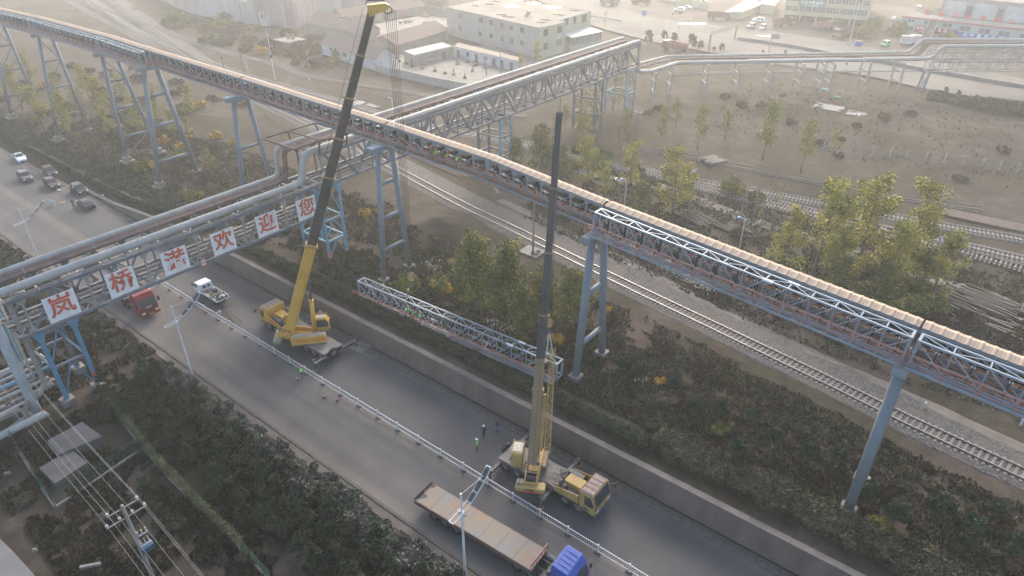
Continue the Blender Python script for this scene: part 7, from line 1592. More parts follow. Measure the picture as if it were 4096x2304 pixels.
def dump(lab, u, v, rz, paint, body, z=3.42, grp='dump trucks in the yard and by the road'):
    t = thing('dump_truck', lab, 'dump truck', (*sxy(u, v, z), z), rz, grp)
    MB().prism([(2.6, .7), (4.4, .6), (4.5, .9), (4.45, 1.7), (4.2, 2.9), (2.7, 3.0), (2.6, 2.8)], -1.2, 1.2, 'y').build('cab', paint, t, bevel=.06); MB().quad((4.49, -1.05, 1.8), (4.49, 1.05, 1.8), (4.26, 1.0, 2.75), (4.26, -1.0, 2.75)).build('windscreen', GL, t)
    for s in (-1, 1): MB().add([(3.9, s * 1.215, 2.7), (4.2, s * 1.215, 1.9), (3.1, s * 1.215, 1.8), (3.1, s * 1.215, 2.7)], [(0, 1, 2, 3)]).build('side_window', GL, t); MB().b2((4.42, s * .9 - .2, .85), (4.5, s * .9 + .2, 1.1)).build('headlight', LIGHTM, t)
    MB().b2((-3.8, -1.2, 1.2), (2.4, 1.2, 1.3)).build('bed_floor', body, t)
    for s in (-1, 1):
        MB().b2((-3.8, s * 1.2 - .06, 1.2), (2.4, s * 1.2 + .06, 2.7)).build('bed_side', body, t); q = MB()
        for k in range(8): q.b2((-3.7 + .85 * k, s * 1.26, 1.2), (-3.6 + .85 * k, s * 1.36, 2.65))
        q.build('side_rib', body, t)
    MB().b2((2.3, -1.2, 1.2), (2.45, 1.2, 2.9)).build('bed_front', body, t); MB().b2((-3.9, -1.2, 1.2), (-3.8, 1.2, 2.6)).build('tailgate', body, t); MB().b2((-3.8, -.4, .8), (3, .4, 1.15)).build('chassis', CDARK, t)
    for X in (3.4, -1.4, -2.8):
        for s in (-1, 1): wheel(t, X, s * 1.0, .52, .4)
    return t
RB = mat('dull_red_body', (.26, .10, .08), (.34, .15, .12), 1, .7)
dump('dull red dump truck facing away before the shop pillars', 3290, 118, rad(55), RB, RB); dump('red-fronted dump truck facing the road beside the tall lamp', 3372, 148, rad(-118), RB, RUSTSD)
dump('red dump truck with a green cover on its cab, behind the small pines', 2700, 205, rad(172), REDC, mat('maroon_body', (.25, .09, .09), (.33, .13, .12), 1, .7), 3.1); dump('dark empty dump truck beside the cream store', 2868, 78, rad(28), CDARK, RUSTSD)
dump('brown dump truck at the top edge, left of the yellow wall', 2560, 18, rad(12), CDARK, RUSTSD); dump('broken red dump truck left of the shop pillars', 3130, 105, rad(55), RB, RUSTSD); dump('dark lorry at the far left of the yard by a hedge', 2440, 22, rad(180), CDARK, CDARK)
for k, (u, v, z_, lb) in enumerate(((3622, 178, 3.4, 'left'), (3655, 175, 3.4, 'right'))):
    t = thing('box_trailer', 'small white box trailer with a brown lid near the green car, %s one' % lb, 'trailer', (*sxy(u, v, z_), z_), .3); MB().b2((-1.6, -1.1, .4), (1.6, 1.1, 2.6)).build('box', WHW, t, bevel=.02); MB().b2((-1.7, -1.2, 2.6), (1.7, 1.2, 2.75)).build('lid', PINKR, t)
    for x in (-.9, .9):
        for s in (-1, 1): wheel(t, x, s * .9, .32, .18)
# railway signals
def signal(lab, u, v, h, heads=1):
    x, y = sxy(u, v); t = thing('railway_signal', lab, 'signal', (x, y, 3), rad(-30), 'railway signals by the curved tracks'); MB().tube((0, 0, 0), (0, 0, h), .09, 8).build('post', CONC, t)
    for k in range(heads): MB().tube((0, -.06, h - .5 - 1.7 * k), (0, .06, h - .5 - 1.7 * k), .75, 16).build('signal_head', DARK, t); MB().tube((0, -.3, h - .5 - 1.7 * k), (0, -.07, h - .5 - 1.7 * k), .2, 8).build('hood', DARK, t)
signal('railway signal with two round black heads just above the gallery roof', 903, 305, 5.6, 2); signal('railway signal with one round black head beside a blue lamp', 978, 296, 5.4, 1)
def blue_lamp(lab, u, v, h, z=3.0):
    x, y = sxy(u, v, z); t = thing('yard_lamp', lab, 'lamp', (x, y, z), rad(200), 'blue yard lamps on pale posts'); MB().tube((0, 0, 0), (0, 0, h), .07, 8).path([(0, 0, h - .1), (.2, 0, h + .15), (.6, 0, h + .2)], .05, 6).build('post', WHT, t); MB().ball((.75, 0, h + .2), .34, 8, (1.3, .8, .45)).build('lamp_head', mat('lamp_blue', (.05, .16, .5), (.07, .2, .58), 3, .4), t)
blue_lamp('blue yard lamp close above the gallery roof, left of the poplars', 2497, 825, 4.5); blue_lamp('blue yard lamp among the bushes near the beige path', 2958, 990, 4.6); blue_lamp('blue yard lamp standing behind the pipe bridge', 1575, 475, 4.5); blue_lamp('blue yard lamp by the signals, upper left', 993, 290, 3.2)
# concrete poles
def pole(lab, u, v, vt, r=.16, z=3.0, arms=0):
    x, y = sxy(u, v, z); h = tall(u, v, vt, z) - z if False else tall(u, v, vt, z); t = thing('concrete_pole', lab, 'pole', (x, y, z), 0); MB().tube((0, 0, -.3), (0, 0, h), r, 8, r * .7).build('shaft', CONC, t)
    for k in range(arms): MB().bar((-1.1, 0, h - .4 - 1.1 * k), (1.1, 0, h - .4 - 1.1 * k), .09).build('cross_arm', WHT, t); MB().tube((-1, 0, h - .35 - 1.1 * k), (-1, 0, h - .1 - 1.1 * k), .06, 6).tube((1, 0, h - .35 - 1.1 * k), (1, 0, h - .1 - 1.1 * k), .06, 6).build('insulator', WHT, t)
    return t
pole('short concrete pole on a square plinth beside the nearest railway line', 2132, 1025, 815); pole('concrete pole among poplars near the converging tracks, left of two', 2957, 900, 755); pole('concrete pole among poplars near the converging tracks, right of two', 3005, 900, 730)
pole('grey pole behind the low tiled house, upper left', 1376, 150, 60, .2, 3, 2); pole('grey pole in the scrap yard, left of a pair', 1947, 305, 240, .14, 3, 1); pole('grey pole in the scrap yard, right of a pair', 2002, 310, 205, .14, 3, 1); pole('slim pole overgrown with creeper under the high bridge end', 2540, 560, 440, .14, 3, 1)
x, y = sxy(2128, 1010); t = thing('plinth', 'square concrete plinth with loose blocks at the foot of a pole', 'plinth', (x, y, 3)); MB().b2((-1.6, -1.3, 0), (1.6, 1.3, .25)).build('slab', CONC, t)
for p in ((.9, .3), (.5, -.5), (1.1, -.4)): MB().box((p[0], p[1], .4), (.5, .35, .3), p[0]).build('block', CONC_D, t)
for k, (u, v, lb) in enumerate(((3694, 1635, 'nearest, beside the slanting column'), (2515, 1080, 'beneath the free end of the new truss'), (1165, 333, 'left of the mast by the curved track'), (1238, 322, 'beside the curved track near the wall'), (1310, 296, 'furthest beside the curved track'), (4082, 1702, 'at the right edge'))):
    MB().box((0, 0, .4), (.22, .22, .9)).build('marker_post', WHW, None, loc=(*sxy(u, v), 3.0), bevel=.02); tag(COL.objects[-1], 'short white track marker post, ' + lb, 'marker post', 'white marker posts along the tracks')
# timber and rail stacks
TIM = mat('dark_old_timber', (.045, .036, .03), (.095, .078, .064), 1.2, .9, stretch=(.4, 3, 3)); TIMP = mat('grey_old_timber', (.12, .10, .085), (.19, .165, .14), 1.2, .9, stretch=(.4, 3, 3))
def stack(lab, u, v, n, L, spread, rz, m_, jitter=.1, w=.24, h=.18, layers=2, name='timber_stack', z=3.08):
    x, y = sxy(u, v); t = thing(name, lab, 'timbers' if 'timber' in name else 'rails', (x, y, z), rz); me_ = MB().box((0, 0, 0), (L, w, h)).mesh('timber' if 'timber' in name else 'rail_length', m_)
    for j in range(layers):
        for i in range(n): link('timber' if 'timber' in name else 'rail_length', me_, t, (R.uniform(-.4, .4) * (1 + 8 * jitter), (i - (n - 1) / 2) * spread + R.uniform(-.1, .1) * 3 * jitter, h / 2 + j * h), (0, 0, R.uniform(-jitter, jitter)), (R.uniform(.7, 1), 1, 1))
    return t
stack('flat stack of grey timbers lying across the disused siding', 2848, 648, 9, 4.6, .42, rad(65), TIMP, .01, .36, .28, 2)
stack('small grey timber pallet beside the siding', 2770, 690, 4, 2.2, .4, rad(60), TIMP, .02, .3, .2, 1)
stack('jumbled heap of dark sleepers below the beige path, nearest the truss roof', 3790, 1230, 13, 6.5, .5, rad(-25), TIM, .28); stack('fan of dark sleepers at the right beside the beige path', 3940, 1215, 11, 7.5, .45, rad(-14), TIM, .12, layers=3)
stack('loose dark sleepers scattered at the right edge', 4030, 1300, 7, 5.5, .8, rad(-5), TIMP, .3, layers=1); stack('dark sleeper heap between poplars and the beige path', 2790, 880, 8, 6.0, .5, rad(-22), TIM, .12); stack('low dark sleeper stack in the bushes right of the first heap', 2930, 920, 7, 6.5, .45, rad(-20), TIM, .1)
stack('small dark sleeper pile by the parked motorcycle', 2408, 742, 5, 3.5, .4, rad(-18), TIM, .1); stack('bundle of spare rails on the gravel beside the right-hand sidings', 4000, 900, 14, 21, .22, rad(3), mat('rusty_spare_rail', (.11, .08, .065), (.18, .13, .11), 1, .8), .004, .12, .14, 2, 'rail_stack')
stack('spare rails lying beside the nearest railway line under the gallery', 1760, 665, 5, 19, .4, rad(-9), MATS['rusty_spare_rail'], .008, .09, .14, 1, 'rail_stack'); stack('few spare rails lying on the slope left of the pipe bridge', 1115, 490, 5, 16, .35, rad(-16), MATS['rusty_spare_rail'], .01, .09, .14, 1, 'rail_stack')
stack('pale old boards by the signals at the upper left', 820, 164, 6, 3.5, .4, rad(-20), TIMP, .05)
t = thing('motorcycle', 'motorcycle parked on the beige path by the poplars', 'motorcycle', (*sxy(2452, 738), 3.15), .3)
for x in (-.65, .65): wheel(t, x, .01, .3, .1)
MB().b2((-.5, -.12, .45), (.35, .12, .75)).ball((.1, 0, .85), .22, 8, (1.3, .7, .7)).b2((-.7, -.13, .78), (-.1, .13, .88)).build('body', DARK, t); MB().bar((.55, 0, .3), (.4, 0, 1.05), .06).bar((.4, -.35, 1.05), (.4, .35, 1.05), .04).build('handlebar', CHR, t)
# mesh fence far right
FW = mat('fence_wire', (.10, .11, .09), (.15, .15, .13), 2, .8)
pts = [sxy(u, v) for u, v in ((3290, 608), (3420, 604), (3486, 626), (3556, 634), (3622, 641), (3698, 650), (3770, 662), (3846, 668), (3920, 680), (3992, 688), (4064, 696), (4140, 706), (4300, 726))]
t = thing('field_fence', 'wire mesh fence on pale concrete posts across the ploughed field', 'fence', (*pts[0], 3))
for a, b in zip(pts, pts[1:]):
    A_ = Vector((a[0] - pts[0][0], a[1] - pts[0][1], 0)); B_ = Vector((b[0] - pts[0][0], b[1] - pts[0][1], 0)); MB().box((A_.x, A_.y, .9), (.3, .22, 2.4)).build('post', RC, t); q = MB()
    for z in (.4, .9, 1.4, 1.85): q.bar(A_ + Vector((0, 0, z)), B_ + Vector((0, 0, z)), .03)
    n = int((B_ - A_).length / .8)
    for i in range(n): p = A_.lerp(B_, (i + .5) / n); q.bar(p + Vector((0, 0, .2)), p + Vector((0, 0, 1.9)), .035)
    tag(q.build('wire_mesh', FW, t), kind='stuff')
# near side: platform, green fence, utility pole, slab
GRN = mat('green_fence_paint', (.02, .085, .05), (.03, .115, .07), 2, .6)
def W0(u, v, z=0.0): return site(u, v, z)
cor = [sxy(u, v, 1.2) for u, v in ((190, 1770), (330, 1700), (418, 1750), (235, 1840), (350, 1855), (225, 1935), (158, 1870))]
t = block('concrete_platform', 'L-shaped grey concrete platform inside the green fence', [sxy(190, 1765, 1.3), sxy(235, 1822, 1.3), sxy(410, 1748, 1.3), sxy(330, 1690, 1.3)], -.1, 1.3, CONC_D, mat('grey_slab_top', (.075, .07, .066), (.115, .108, .10), .4, .9), 0, 'platform')
t = block('concrete_platform', 'lower grey concrete platform in front of the L-shaped one', [sxy(158, 1875, 1.0), sxy(222, 1938, 1.0), sxy(352, 1852, 1.0), sxy(285, 1800, 1.0)], -.1, 1.0, CONC_D, mat('brownish_slab_top', (.08, .072, .065), (.12, .108, .098), .4, .9), 0, 'platform')
def green_fence(lab, pts, base=.0):
    o = pts[0]; t = thing('green_fence', lab, 'fence', (o[0], o[1], 0))
    for a, b in zip(pts, pts[1:]):
        A_ = Vector((a[0] - o[0], a[1] - o[1], 0)); B_ = Vector((b[0] - o[0], b[1] - o[1], 0)); L = (B_ - A_).length; n = max(1, round(L / 2.6))
        MB().bar(A_ + Vector((0, 0, .1)), B_ + Vector((0, 0, .1)), .26, .5).build('base_wall', CONC, t)
        for i in range(n + 1): p = A_.lerp(B_, i / n); MB().bar(p, p + Vector((0, 0, 1.95)), .07).build('post', GRN, t)
        q = MB(); m_ = int(L / .16)
        for i in range(m_): p = A_.lerp(B_, (i + .5) / m_); q.bar(p + Vector((0, 0, .38)), p + Vector((0, 0, 1.8)), .016)
        for z in (.45, .8, 1.15, 1.5, 1.8): q.bar(A_ + Vector((0, 0, z)), B_ + Vector((0, 0, z)), .02)
        tag(q.build('mesh_panel', GRN, t), kind='stuff')
    return t
green_fence('long green mesh fence on a low wall running between the cedars and the scrub', [sxy(u, v, 0) for u, v in ((455, 1640), (575, 1800), (690, 1930), (790, 2020), (900, 2130), (1010, 2250), (1090, 2340))])
green_fence('green mesh fence enclosing the concrete platforms', [sxy(u, v, 0) for u, v in ((62, 1778), (150, 1925), (225, 2035), (355, 1950), (470, 1870), (565, 1805))])
# utility pole with insulators, transformer and wires
px_, py_ = sxy(690, 2480, 0); x, y = px_, py_; hp = 11.2
base = site(622, 2304, 0); 
def solve_pole(z_top):  # foot of the pole whose top is sighted at (487, 2022)
    return site(487, 2022, z_top)
tp_ = solve_pole(11.0); t = thing('utility_pole', 'concrete utility pole with four crossarms of white insulators and a blue switch box', 'utility pole', (tp_[0], tp_[1], 0))
MB().tube((0, 0, -.3), (0, 0, 11.0), .19, 12, .12).build('shaft', CONC, t, True)
arm = Vector(site(555, 1986, 11.0)) - Vector(site(442, 2052, 11.0)); ad_ = Vector((arm.x, arm.y, 0)).normalized(); pd = Vector((-ad_.y, ad_.x, 0))
def ins(q, p): q.tube(p, p + Vector((0, 0, .16)), .07, 8).tube(p + Vector((0, 0, .16)), p + Vector((0, 0, .26)), .11, 8).tube(p + Vector((0, 0, .26)), p + Vector((0, 0, .34)), .06, 8)
PORC = mat('white_porcelain', (.36, .36, .34), (.44, .44, .42), 3, .3)
for z, pos in ((10.7, (-1.05, 1.05)), (9.75, (-1.35, -.45, .45, 1.35))):
    MB().bar(ad_ * -1.45 * (.8 if z > 10 else 1) + Vector((0, 0, z)), ad_ * 1.45 * (.8 if z > 10 else 1) + Vector((0, 0, z)), .09).build('crossarm', CONC, t)
    for p in pos: q = MB(); ins(q, ad_ * p + Vector((0, 0, z + .05))); q.build('insulator', PORC, t)
ld = Vector((1, -.08, 0)).normalized(); wires = MB()
for z, pos in ((10.7, (-1.05, 1.05)), (9.75, (-1.35, -.45, .45, 1.35))):
    for p in pos:
        s_ = ad_ * p + Vector((0, 0, z + .36)); L_ = 48; pp = []
        for k in range(-12, 13): f_ = k / 12; pp.append(s_ + pd * (L_ * f_) + Vector((0, 0, -1.6 * (1 - (2 * abs(f_) - 1) ** 2) * .9)))
        wires.path(pp, .011, 4)
wm_ = thing('power_lines', 'thin pale overhead wires crossing the lower left corner', 'wires', tuple(t.location)); tag(wires.build('wire', mat('pale_wire', (.25, .25, .24), (.3, .3, .29), 2, .6), wm_), kind='stuff')
MB().bar((0, 0, 6.3), tuple(Vector((0, 0, 6.3)) + ad_ * .9), .1).bar((0, 0, 7.4), tuple(Vector((0, 0, 7.4)) + ad_ * .9), .08).build('bracket', WHW, t)
MB().box(tuple(ad_ * .42 + Vector((0, 0, 6.0))), (.95, .6, .5), math.atan2(ad_.y, ad_.x)).build('switch_box', mat('switch_box_blue', (.02, .07, .12), (.035, .10, .16), 2, .5), t, bevel=.03)
for k in range(3): MB().tube(tuple(ad_ * (.2 + .28 * k) + Vector((0, 0, 6.25))), tuple(ad_ * (.2 + .28 * k) + pd * .3 + Vector((0, 0, 6.75))), .06, 8).build('bushing', PINKR, t); MB().tube(tuple(ad_ * (.2 + .3 * k) + Vector((0, 0, 7.45))), tuple(ad_ * (.2 + .3 * k) + Vector((0, 0, 7.9))), .06, 8).build('fuse', PORC, t)
q = MB()
for k in range(8): q.path([tuple(ad_ * (.1 * k) + Vector((0, 0, 6.7))), tuple(ad_ * (.12 * k + .2) + pd * .4 + Vector((0, 0, 6.9 + .1 * (k % 3)))), tuple(ad_ * (.1 * k + .1) + Vector((0, 0, 7.5)))], .014, 4)
tag(q.build('loose_leads', DARK, t), kind='stuff')
c_ = [sxy(u, v, .4) for u, v in ((-40, 2140), (0, 2155), (60, 2215), (145, 2310), (200, 2400), (-60, 2420))]
block('corner_slab', 'pale concrete slab cutting the bottom left corner', c_, -.1, .4, CONC, mat('pale_slab_top', (.115, .11, .105), (.165, .16, .15), .5, .9), 0, 'slab')
for k, (u, v, l) in enumerate(((368, 2275, 1.6), (742, 2095, .4), (36, 1905, .5), (146, 2212, .3))):
    MB().box((0, 0, .2), (l, .22, .3), .9).build('white_marker', CONC, None, loc=(*sxy(u, v, 0), 0.2)); tag(COL.objects[-1], 'small white object in the dark scrub, ' + ['long marker near the corner slab', 'square marker right of the utility pole', 'block left of the platforms', 'tiny scrap by the corner slab'][k], 'marker')
# plastic sheets and debris in the field
for k, (u, v, w_, h_) in enumerate(((3310, 440, 6.5, 3), (3430, 470, 5.0, 2.2), (3300, 360, 1.8, 1), (3345, 400, 1.8, .6), (1430, 415, 3, 2), (1490, 425, 4, 1), (1870, 640, 1, 1))):
    x, y = sxy(u, v); q = MB(); n = 9; v_ = []
    for j in range(n):
        for i in range(n): v_.append(((i / (n - 1) - .5) * w_ * (1 + .2 * fbm(j, k, .7)), (j / (n - 1) - .5) * h_ * 1.6 * (1 + .2 * fbm(i, k, .7)), .22 + .18 * fbm(i * .7 + k, j * .7, 1.0)))
    q.add(v_, [(j * n + i, j * n + i + 1, (j + 1) * n + i + 1, (j + 1) * n + i) for j in range(n - 1) for i in range(n - 1)])
    o = q.build('plastic_sheet', mat('pale_plastic_sheet', (.19, .185, .175), (.26, .25, .24), 1, .7) if k not in (2, 3) else mat('green_net', (.08, .32, .2), (.12, .4, .26), 1, .7), None, loc=(x, y, gz(x, y))); tag(o, ['crumpled pale plastic sheet in the field, larger left one', 'crumpled pale plastic sheet in the field, right one', 'green net scrap by the rack trestle', 'dull green net scrap in the field', 'pale rubble sheet by the crane ropes', 'long pale sheet by the blue yard lamp', 'pale scrap beside the rails'][k], 'sheet')
# ------------------------------------------------------------------ vegetation
NR = np.random.default_rng(11)
def foliage_mat(name, c1, c2, c3, c4=None, rough=.75):
    """leaf colour varies from leaf to leaf and from clump to clump"""
    m = bpy.data.materials.new(name); m.use_nodes = True; n = m.node_tree; b = n.nodes['Principled BSDF']; b.inputs['Roughness'].default_value = rough; b.inputs['Specular IOR Level'].default_value = .2
    g = n.nodes.new('ShaderNodeNewGeometry'); tc = n.nodes.new('ShaderNodeTexCoord'); oi = n.nodes.new('ShaderNodeObjectInfo')
    ad = n.nodes.new('ShaderNodeVectorMath'); ad.operation = 'MULTIPLY_ADD'; n.links.new(oi.outputs['Random'], ad.inputs[0]); ad.inputs[1].default_value = (37, 17, 29); n.links.new(tc.outputs['Object'], ad.inputs[2])
    nz = n.nodes.new('ShaderNodeTexNoise'); nz.inputs['Scale'].default_value = .7; nz.inputs['Detail'].default_value = 2; n.links.new(ad.outputs[0], nz.inputs['Vector'])
    mx = n.nodes.new('ShaderNodeMath'); mx.operation = 'MULTIPLY_ADD'; mx.inputs[1].default_value = .55; n.links.new(g.outputs['Random Per Island'], mx.inputs[0])
    m1 = n.nodes.new('ShaderNodeMath'); m1.operation = 'MULTIPLY_ADD'; m1.inputs[1].default_value = 1.3; m1.inputs[2].default_value = -.42; n.links.new(nz.outputs['Fac'], m1.inputs[0]); n.links.new(m1.outputs[0], mx.inputs[2])
    rp = n.nodes.new('ShaderNodeValToRGB'); e = rp.color_ramp.elements; e[0].position = .1; e[0].color = (*c1, 1); e[1].position = .9; e[1].color = (*(c4 or c3), 1)
    k = e.new(.4); k.color = (*c2, 1); k = e.new(.68); k.color = (*c3, 1)
    n.links.new(mx.outputs[0], rp.inputs[0]); n.links.new(rp.outputs[0], b.inputs['Base Color']); return m
def quads_mesh(name, c, s, m_, asp=1.0, up=0.0, vert=False):
    """many small leaf faces: centres c (n,3), sizes s (n,)"""
    n = len(c); a = NR.normal(size=(n, 3)); b = NR.normal(size=(n, 3))
    if vert: a[:, :2] *= .35; a[:, 2] = np.abs(a[:, 2]) + .8
    if up: b[:, 2] *= (1 - up); a[:, 2] *= (1 - up)
    a /= np.linalg.norm(a, axis=1)[:, None] + 1e-9; b -= a * (a * b).sum(1)[:, None]; b /= np.linalg.norm(b, axis=1)[:, None] + 1e-9
    a = a * (s * .5 * asp)[:, None]; b = b * (s * .5)[:, None]
    v = np.stack([c - a, c - b * .9 + a * .15, c + a, c + b * .9 + a * .1], 1).reshape(-1, 3)
    me = bpy.data.meshes.new(name); me.vertices.add(4 * n); me.vertices.foreach_set('co', v.astype(np.float32).ravel())
    me.loops.add(4 * n); me.loops.foreach_set('vertex_index', np.arange(4 * n, dtype=np.int32)); me.polygons.add(n)
    me.polygons.foreach_set('loop_start', np.arange(0, 4 * n, 4, dtype=np.int32)); me.update(calc_edges=True); me.materials.append(m_); return me
def clumps(cs, rs, n, flat=.8, shell=.5):
    """leaf centres gathered in clumps"""
    k = len(cs); cs = np.array(cs); rs = np.array(rs); w = rs ** 2; i = NR.choice(k, n, p=w / w.sum()); d = NR.normal(size=(n, 3)); d /= np.linalg.norm(d, axis=1)[:, None]
    r = NR.uniform(shell, 1.0, n) ** .7; d[:, 2] *= flat; return cs[i] + d * (rs[i] * r)[:, None]
M_POP = foliage_mat('poplar_leaf', (.13, .14, .035), (.27, .25, .055), (.44, .36, .07), (.56, .46, .10)); M_GRN = foliage_mat('green_poplar_leaf', (.05, .07, .022), (.10, .125, .035), (.19, .18, .05), (.48, .36, .07))
M_PALE = foliage_mat('pale_poplar_leaf', (.15, .15, .045), (.25, .235, .07), (.37, .32, .09), (.46, .39, .12)); M_CED = foliage_mat('cedar_leaf', (.016, .026, .014), (.032, .046, .024), (.052, .068, .033), (.085, .098, .05)); M_OLV = foliage_mat('dusty_shrub_leaf', (.045, .05, .037), (.09, .096, .07), (.15, .152, .115), (.23, .222, .175))
M_SCR = foliage_mat('scrub_leaf', (.028, .030, .017), (.055, .056, .03), (.095, .085, .048), (.15, .12, .075)); M_BRN = foliage_mat('dry_brown_leaf', (.055, .034, .020), (.10, .065, .038), (.155, .105, .062), (.22, .16, .09)); M_HED = foliage_mat('hedge_leaf', (.018, .027, .015), (.034, .046, .024), (.055, .068, .038), (.10, .105, .065)); M_ORG = foliage_mat('orange_autumn_leaf', (.20, .11, .03), (.36, .20, .04), (.50, .32, .05)); M_PIN = foliage_mat('pine_needle', (.012, .024, .014), (.025, .045, .024), (.045, .068, .035), (.075, .095, .05))
BARK = mat('grey_bark', (.12, .105, .085), (.20, .18, .15), 2, .9); BARKD = mat('dark_bark', (.04, .033, .026), (.075, .062, .05), 2, .9)
def stems(h, n, r0, spread, m_, seed, low=.25):
    r_ = random.Random(seed); q = MB(); tips = []; lean = (r_.uniform(-.04, .04) * h, r_.uniform(-.04, .04) * h)
    P0 = lambda k: Vector((lean[0] * k + .1 * math.sin(3 * k + seed), lean[1] * k, h * k)); q.path([P0(k) for k in (-.02, .2, .4, .6, .8, 1.0)], [r0, r0 * .85, r0 * .65, r0 * .45, r0 * .28, r0 * .1], 7)
    for i in range(n):
        k = low + (.95 - low) * (i + r_.random()) / n; a = r_.uniform(0, 6.28); L = spread * (1.15 - k) * r_.uniform(.6, 1.1); p = P0(k); e = p + Vector((math.cos(a) * L, math.sin(a) * L, L * r_.uniform(.7, 1.5))); m = p.lerp(e, .5) + Vector((0, 0, -.12 * L))
        q.path([p, m, e], [r0 * .3 * (1.1 - k), r0 * .18, r0 * .05], 5); tips += [e, p.lerp(e, .7), m]
    return q.mesh('trunk', m_, True), [tuple(t) for t in tips]
def mk_tree(h, n, r0, spread, leaf, bark, cr, nl, ls, seed, low=.25, flat=.9, extra=0):
    tm, tips = stems(h, n, r0, spread, bark, seed, low); r_ = random.Random(seed + 99)
    for _ in range(extra): k = r_.uniform(low, 1); a = r_.uniform(0, 6.28); rr = spread * (1.1 - k) * r_.uniform(.2, .9); tips.append((rr * math.cos(a), rr * math.sin(a), h * k))
    rs = [cr * r_.uniform(.45, 1.2) for _ in tips]; c = clumps(tips, rs, nl, flat, .3); return tm, quads_mesh('crown', c, NR.uniform(.6, 1.3, nl) * ls, leaf)
def cedar(seed, h=4.2):
    r_ = random.Random(seed); cs = []; rs = []; q = MB().tube((0, 0, -.2), (0, 0, h * .95), .07, 6, .02)
    for i in range(30):
        k = r_.uniform(.22, .97); a = r_.uniform(0, 6.28); R_ = (1.02 - k) * 1.35 * r_.uniform(.35, 1.1) + .08; cs.append((R_ * math.cos(a), R_ * math.sin(a), h * k)); rs.append(.42 * (1.25 - k)); q.bar((0, 0, h * k - .2), cs[-1], .03)
    c = clumps(cs, rs, 3000, .55, .2); return q.mesh('trunk', BARKD), quads_mesh('crown', c, NR.uniform(.7, 1.4, 3000) * .13, M_CED, 1.5)
def bush(seed, R_, h, leaf, nl, ls, asp=1.3, vert=False, k=14):
    r_ = random.Random(seed); cs = []; rs = []
    for i in range(k): a = r_.uniform(0, 6.28); d = R_ * math.sqrt(r_.random()) * .85; cs.append((d * math.cos(a), d * math.sin(a), h * r_.uniform(.2, .85) * (1 - .4 * (d / R_) ** 2))); rs.append(R_ * r_.uniform(.22, .5))
    c = clumps(cs, rs, nl, .8, .35); c[:, 2] = np.abs(c[:, 2]); q = MB()
    for p in cs[:9]: q.path([(p[0] * .1, p[1] * .1, -.1), (p[0] * .6, p[1] * .6, p[2] * .5), p], [.03, .02, .008], 4)
    return q.mesh('stem', BARKD), quads_mesh('foliage', c, NR.uniform(.6, 1.3, nl) * ls, leaf, asp, 0, vert)
def pine(seed, h=2.2, R_=1.1):
    r_ = random.Random(seed); cs = []; rs = []; q = MB().path([(0, 0, -.1), (.1, .05, h * .4), (0, .1, h * .9)], [.07, .05, .02], 6)
    for i in range(22): k = r_.uniform(.35, 1); a = r_.uniform(0, 6.28); d = R_ * (1.1 - k * .6) * r_.uniform(.3, 1); cs.append((d * math.cos(a), d * math.sin(a), h * k)); rs.append(.3 * r_.uniform(.6, 1.2)); q.bar((0, .05, h * k * .7), cs[-1], .035)
    c = clumps(cs, rs, 2200, .8, .1); return q.mesh('trunk', BARKD), quads_mesh('crown', c, NR.uniform(.7, 1.3, 2200) * .13, M_PIN, 2.2)
V_POP = [mk_tree(9, 13, .13, 2.3, M_POP, BARK, .72, 3600, .19, s, .12, extra=14) for s in (1, 2, 3)]
V_PAL = [mk_tree(9, 13, .12, 2.2, M_PALE, BARK, .8, 2600, .21, s, .2, extra=6) for s in (11, 12)]
V_GRN = [mk_tree(8, 20, .14, 2.9, M_GRN, BARK, .95, 6500, .20, s, .12, extra=22) for s in (21, 22, 23)]
V_BAR = [mk_tree(8, 18, .10, 2.2, M_PALE, BARK, .5, 260, .2, s, .25) for s in (31, 32)]
V_CED = [cedar(s) for s in (41, 42, 43, 44)]
V_OLV = [bush(s, 1.15, 1.5, M_OLV, 1900, .16, 1.7) for s in (51, 52, 53)]
V_SCR = [bush(s, 1.0, .95, M_SCR, 1100, .15, 1.4) for s in (61, 62, 63)]
V_BRN = [bush(s, 1.0, .8, M_BRN, 900, .16, 2.0, True) for s in (71, 72)]
V_ORG = [bush(81, 1.0, 1.1, M_ORG, 500, .2, 1.2)]
V_PIN = [pine(s) for s in (91, 92)]
V_LOW = [bush(s, 1.7, 1.9, M_GRN, 2600, .18, 1.2, k=20) for s in (101, 102)]
def plant(V, name, lab, cat, x, y, z, sc=1.0, group=None, sz=None):
    tm, cm = V[R.randrange(len(V))]; t = thing(name, lab, cat, (x, y, z), R.uniform(0, 6.28), group); t.scale = (sc, sc, sz or sc)
    link(tm.name.split('.')[0], tm, t); link(cm.name.split('.')[0], cm, t); return t
def trees(V, name, lst, cat='tree', group=None, base_h=9.0, z=3.0, wide=1.0):
    for u, v, vt, lab in lst:
        x, y = sxy(u, v, z); h = max(1.0, tall(u, v, vt, z)); h = h if h < 16 else 16; s = h / base_h
        plant(V, name, lab, cat, x, y, gz(x, y) - .05, s * wide, group, s)
PG = 'yellowing poplars'
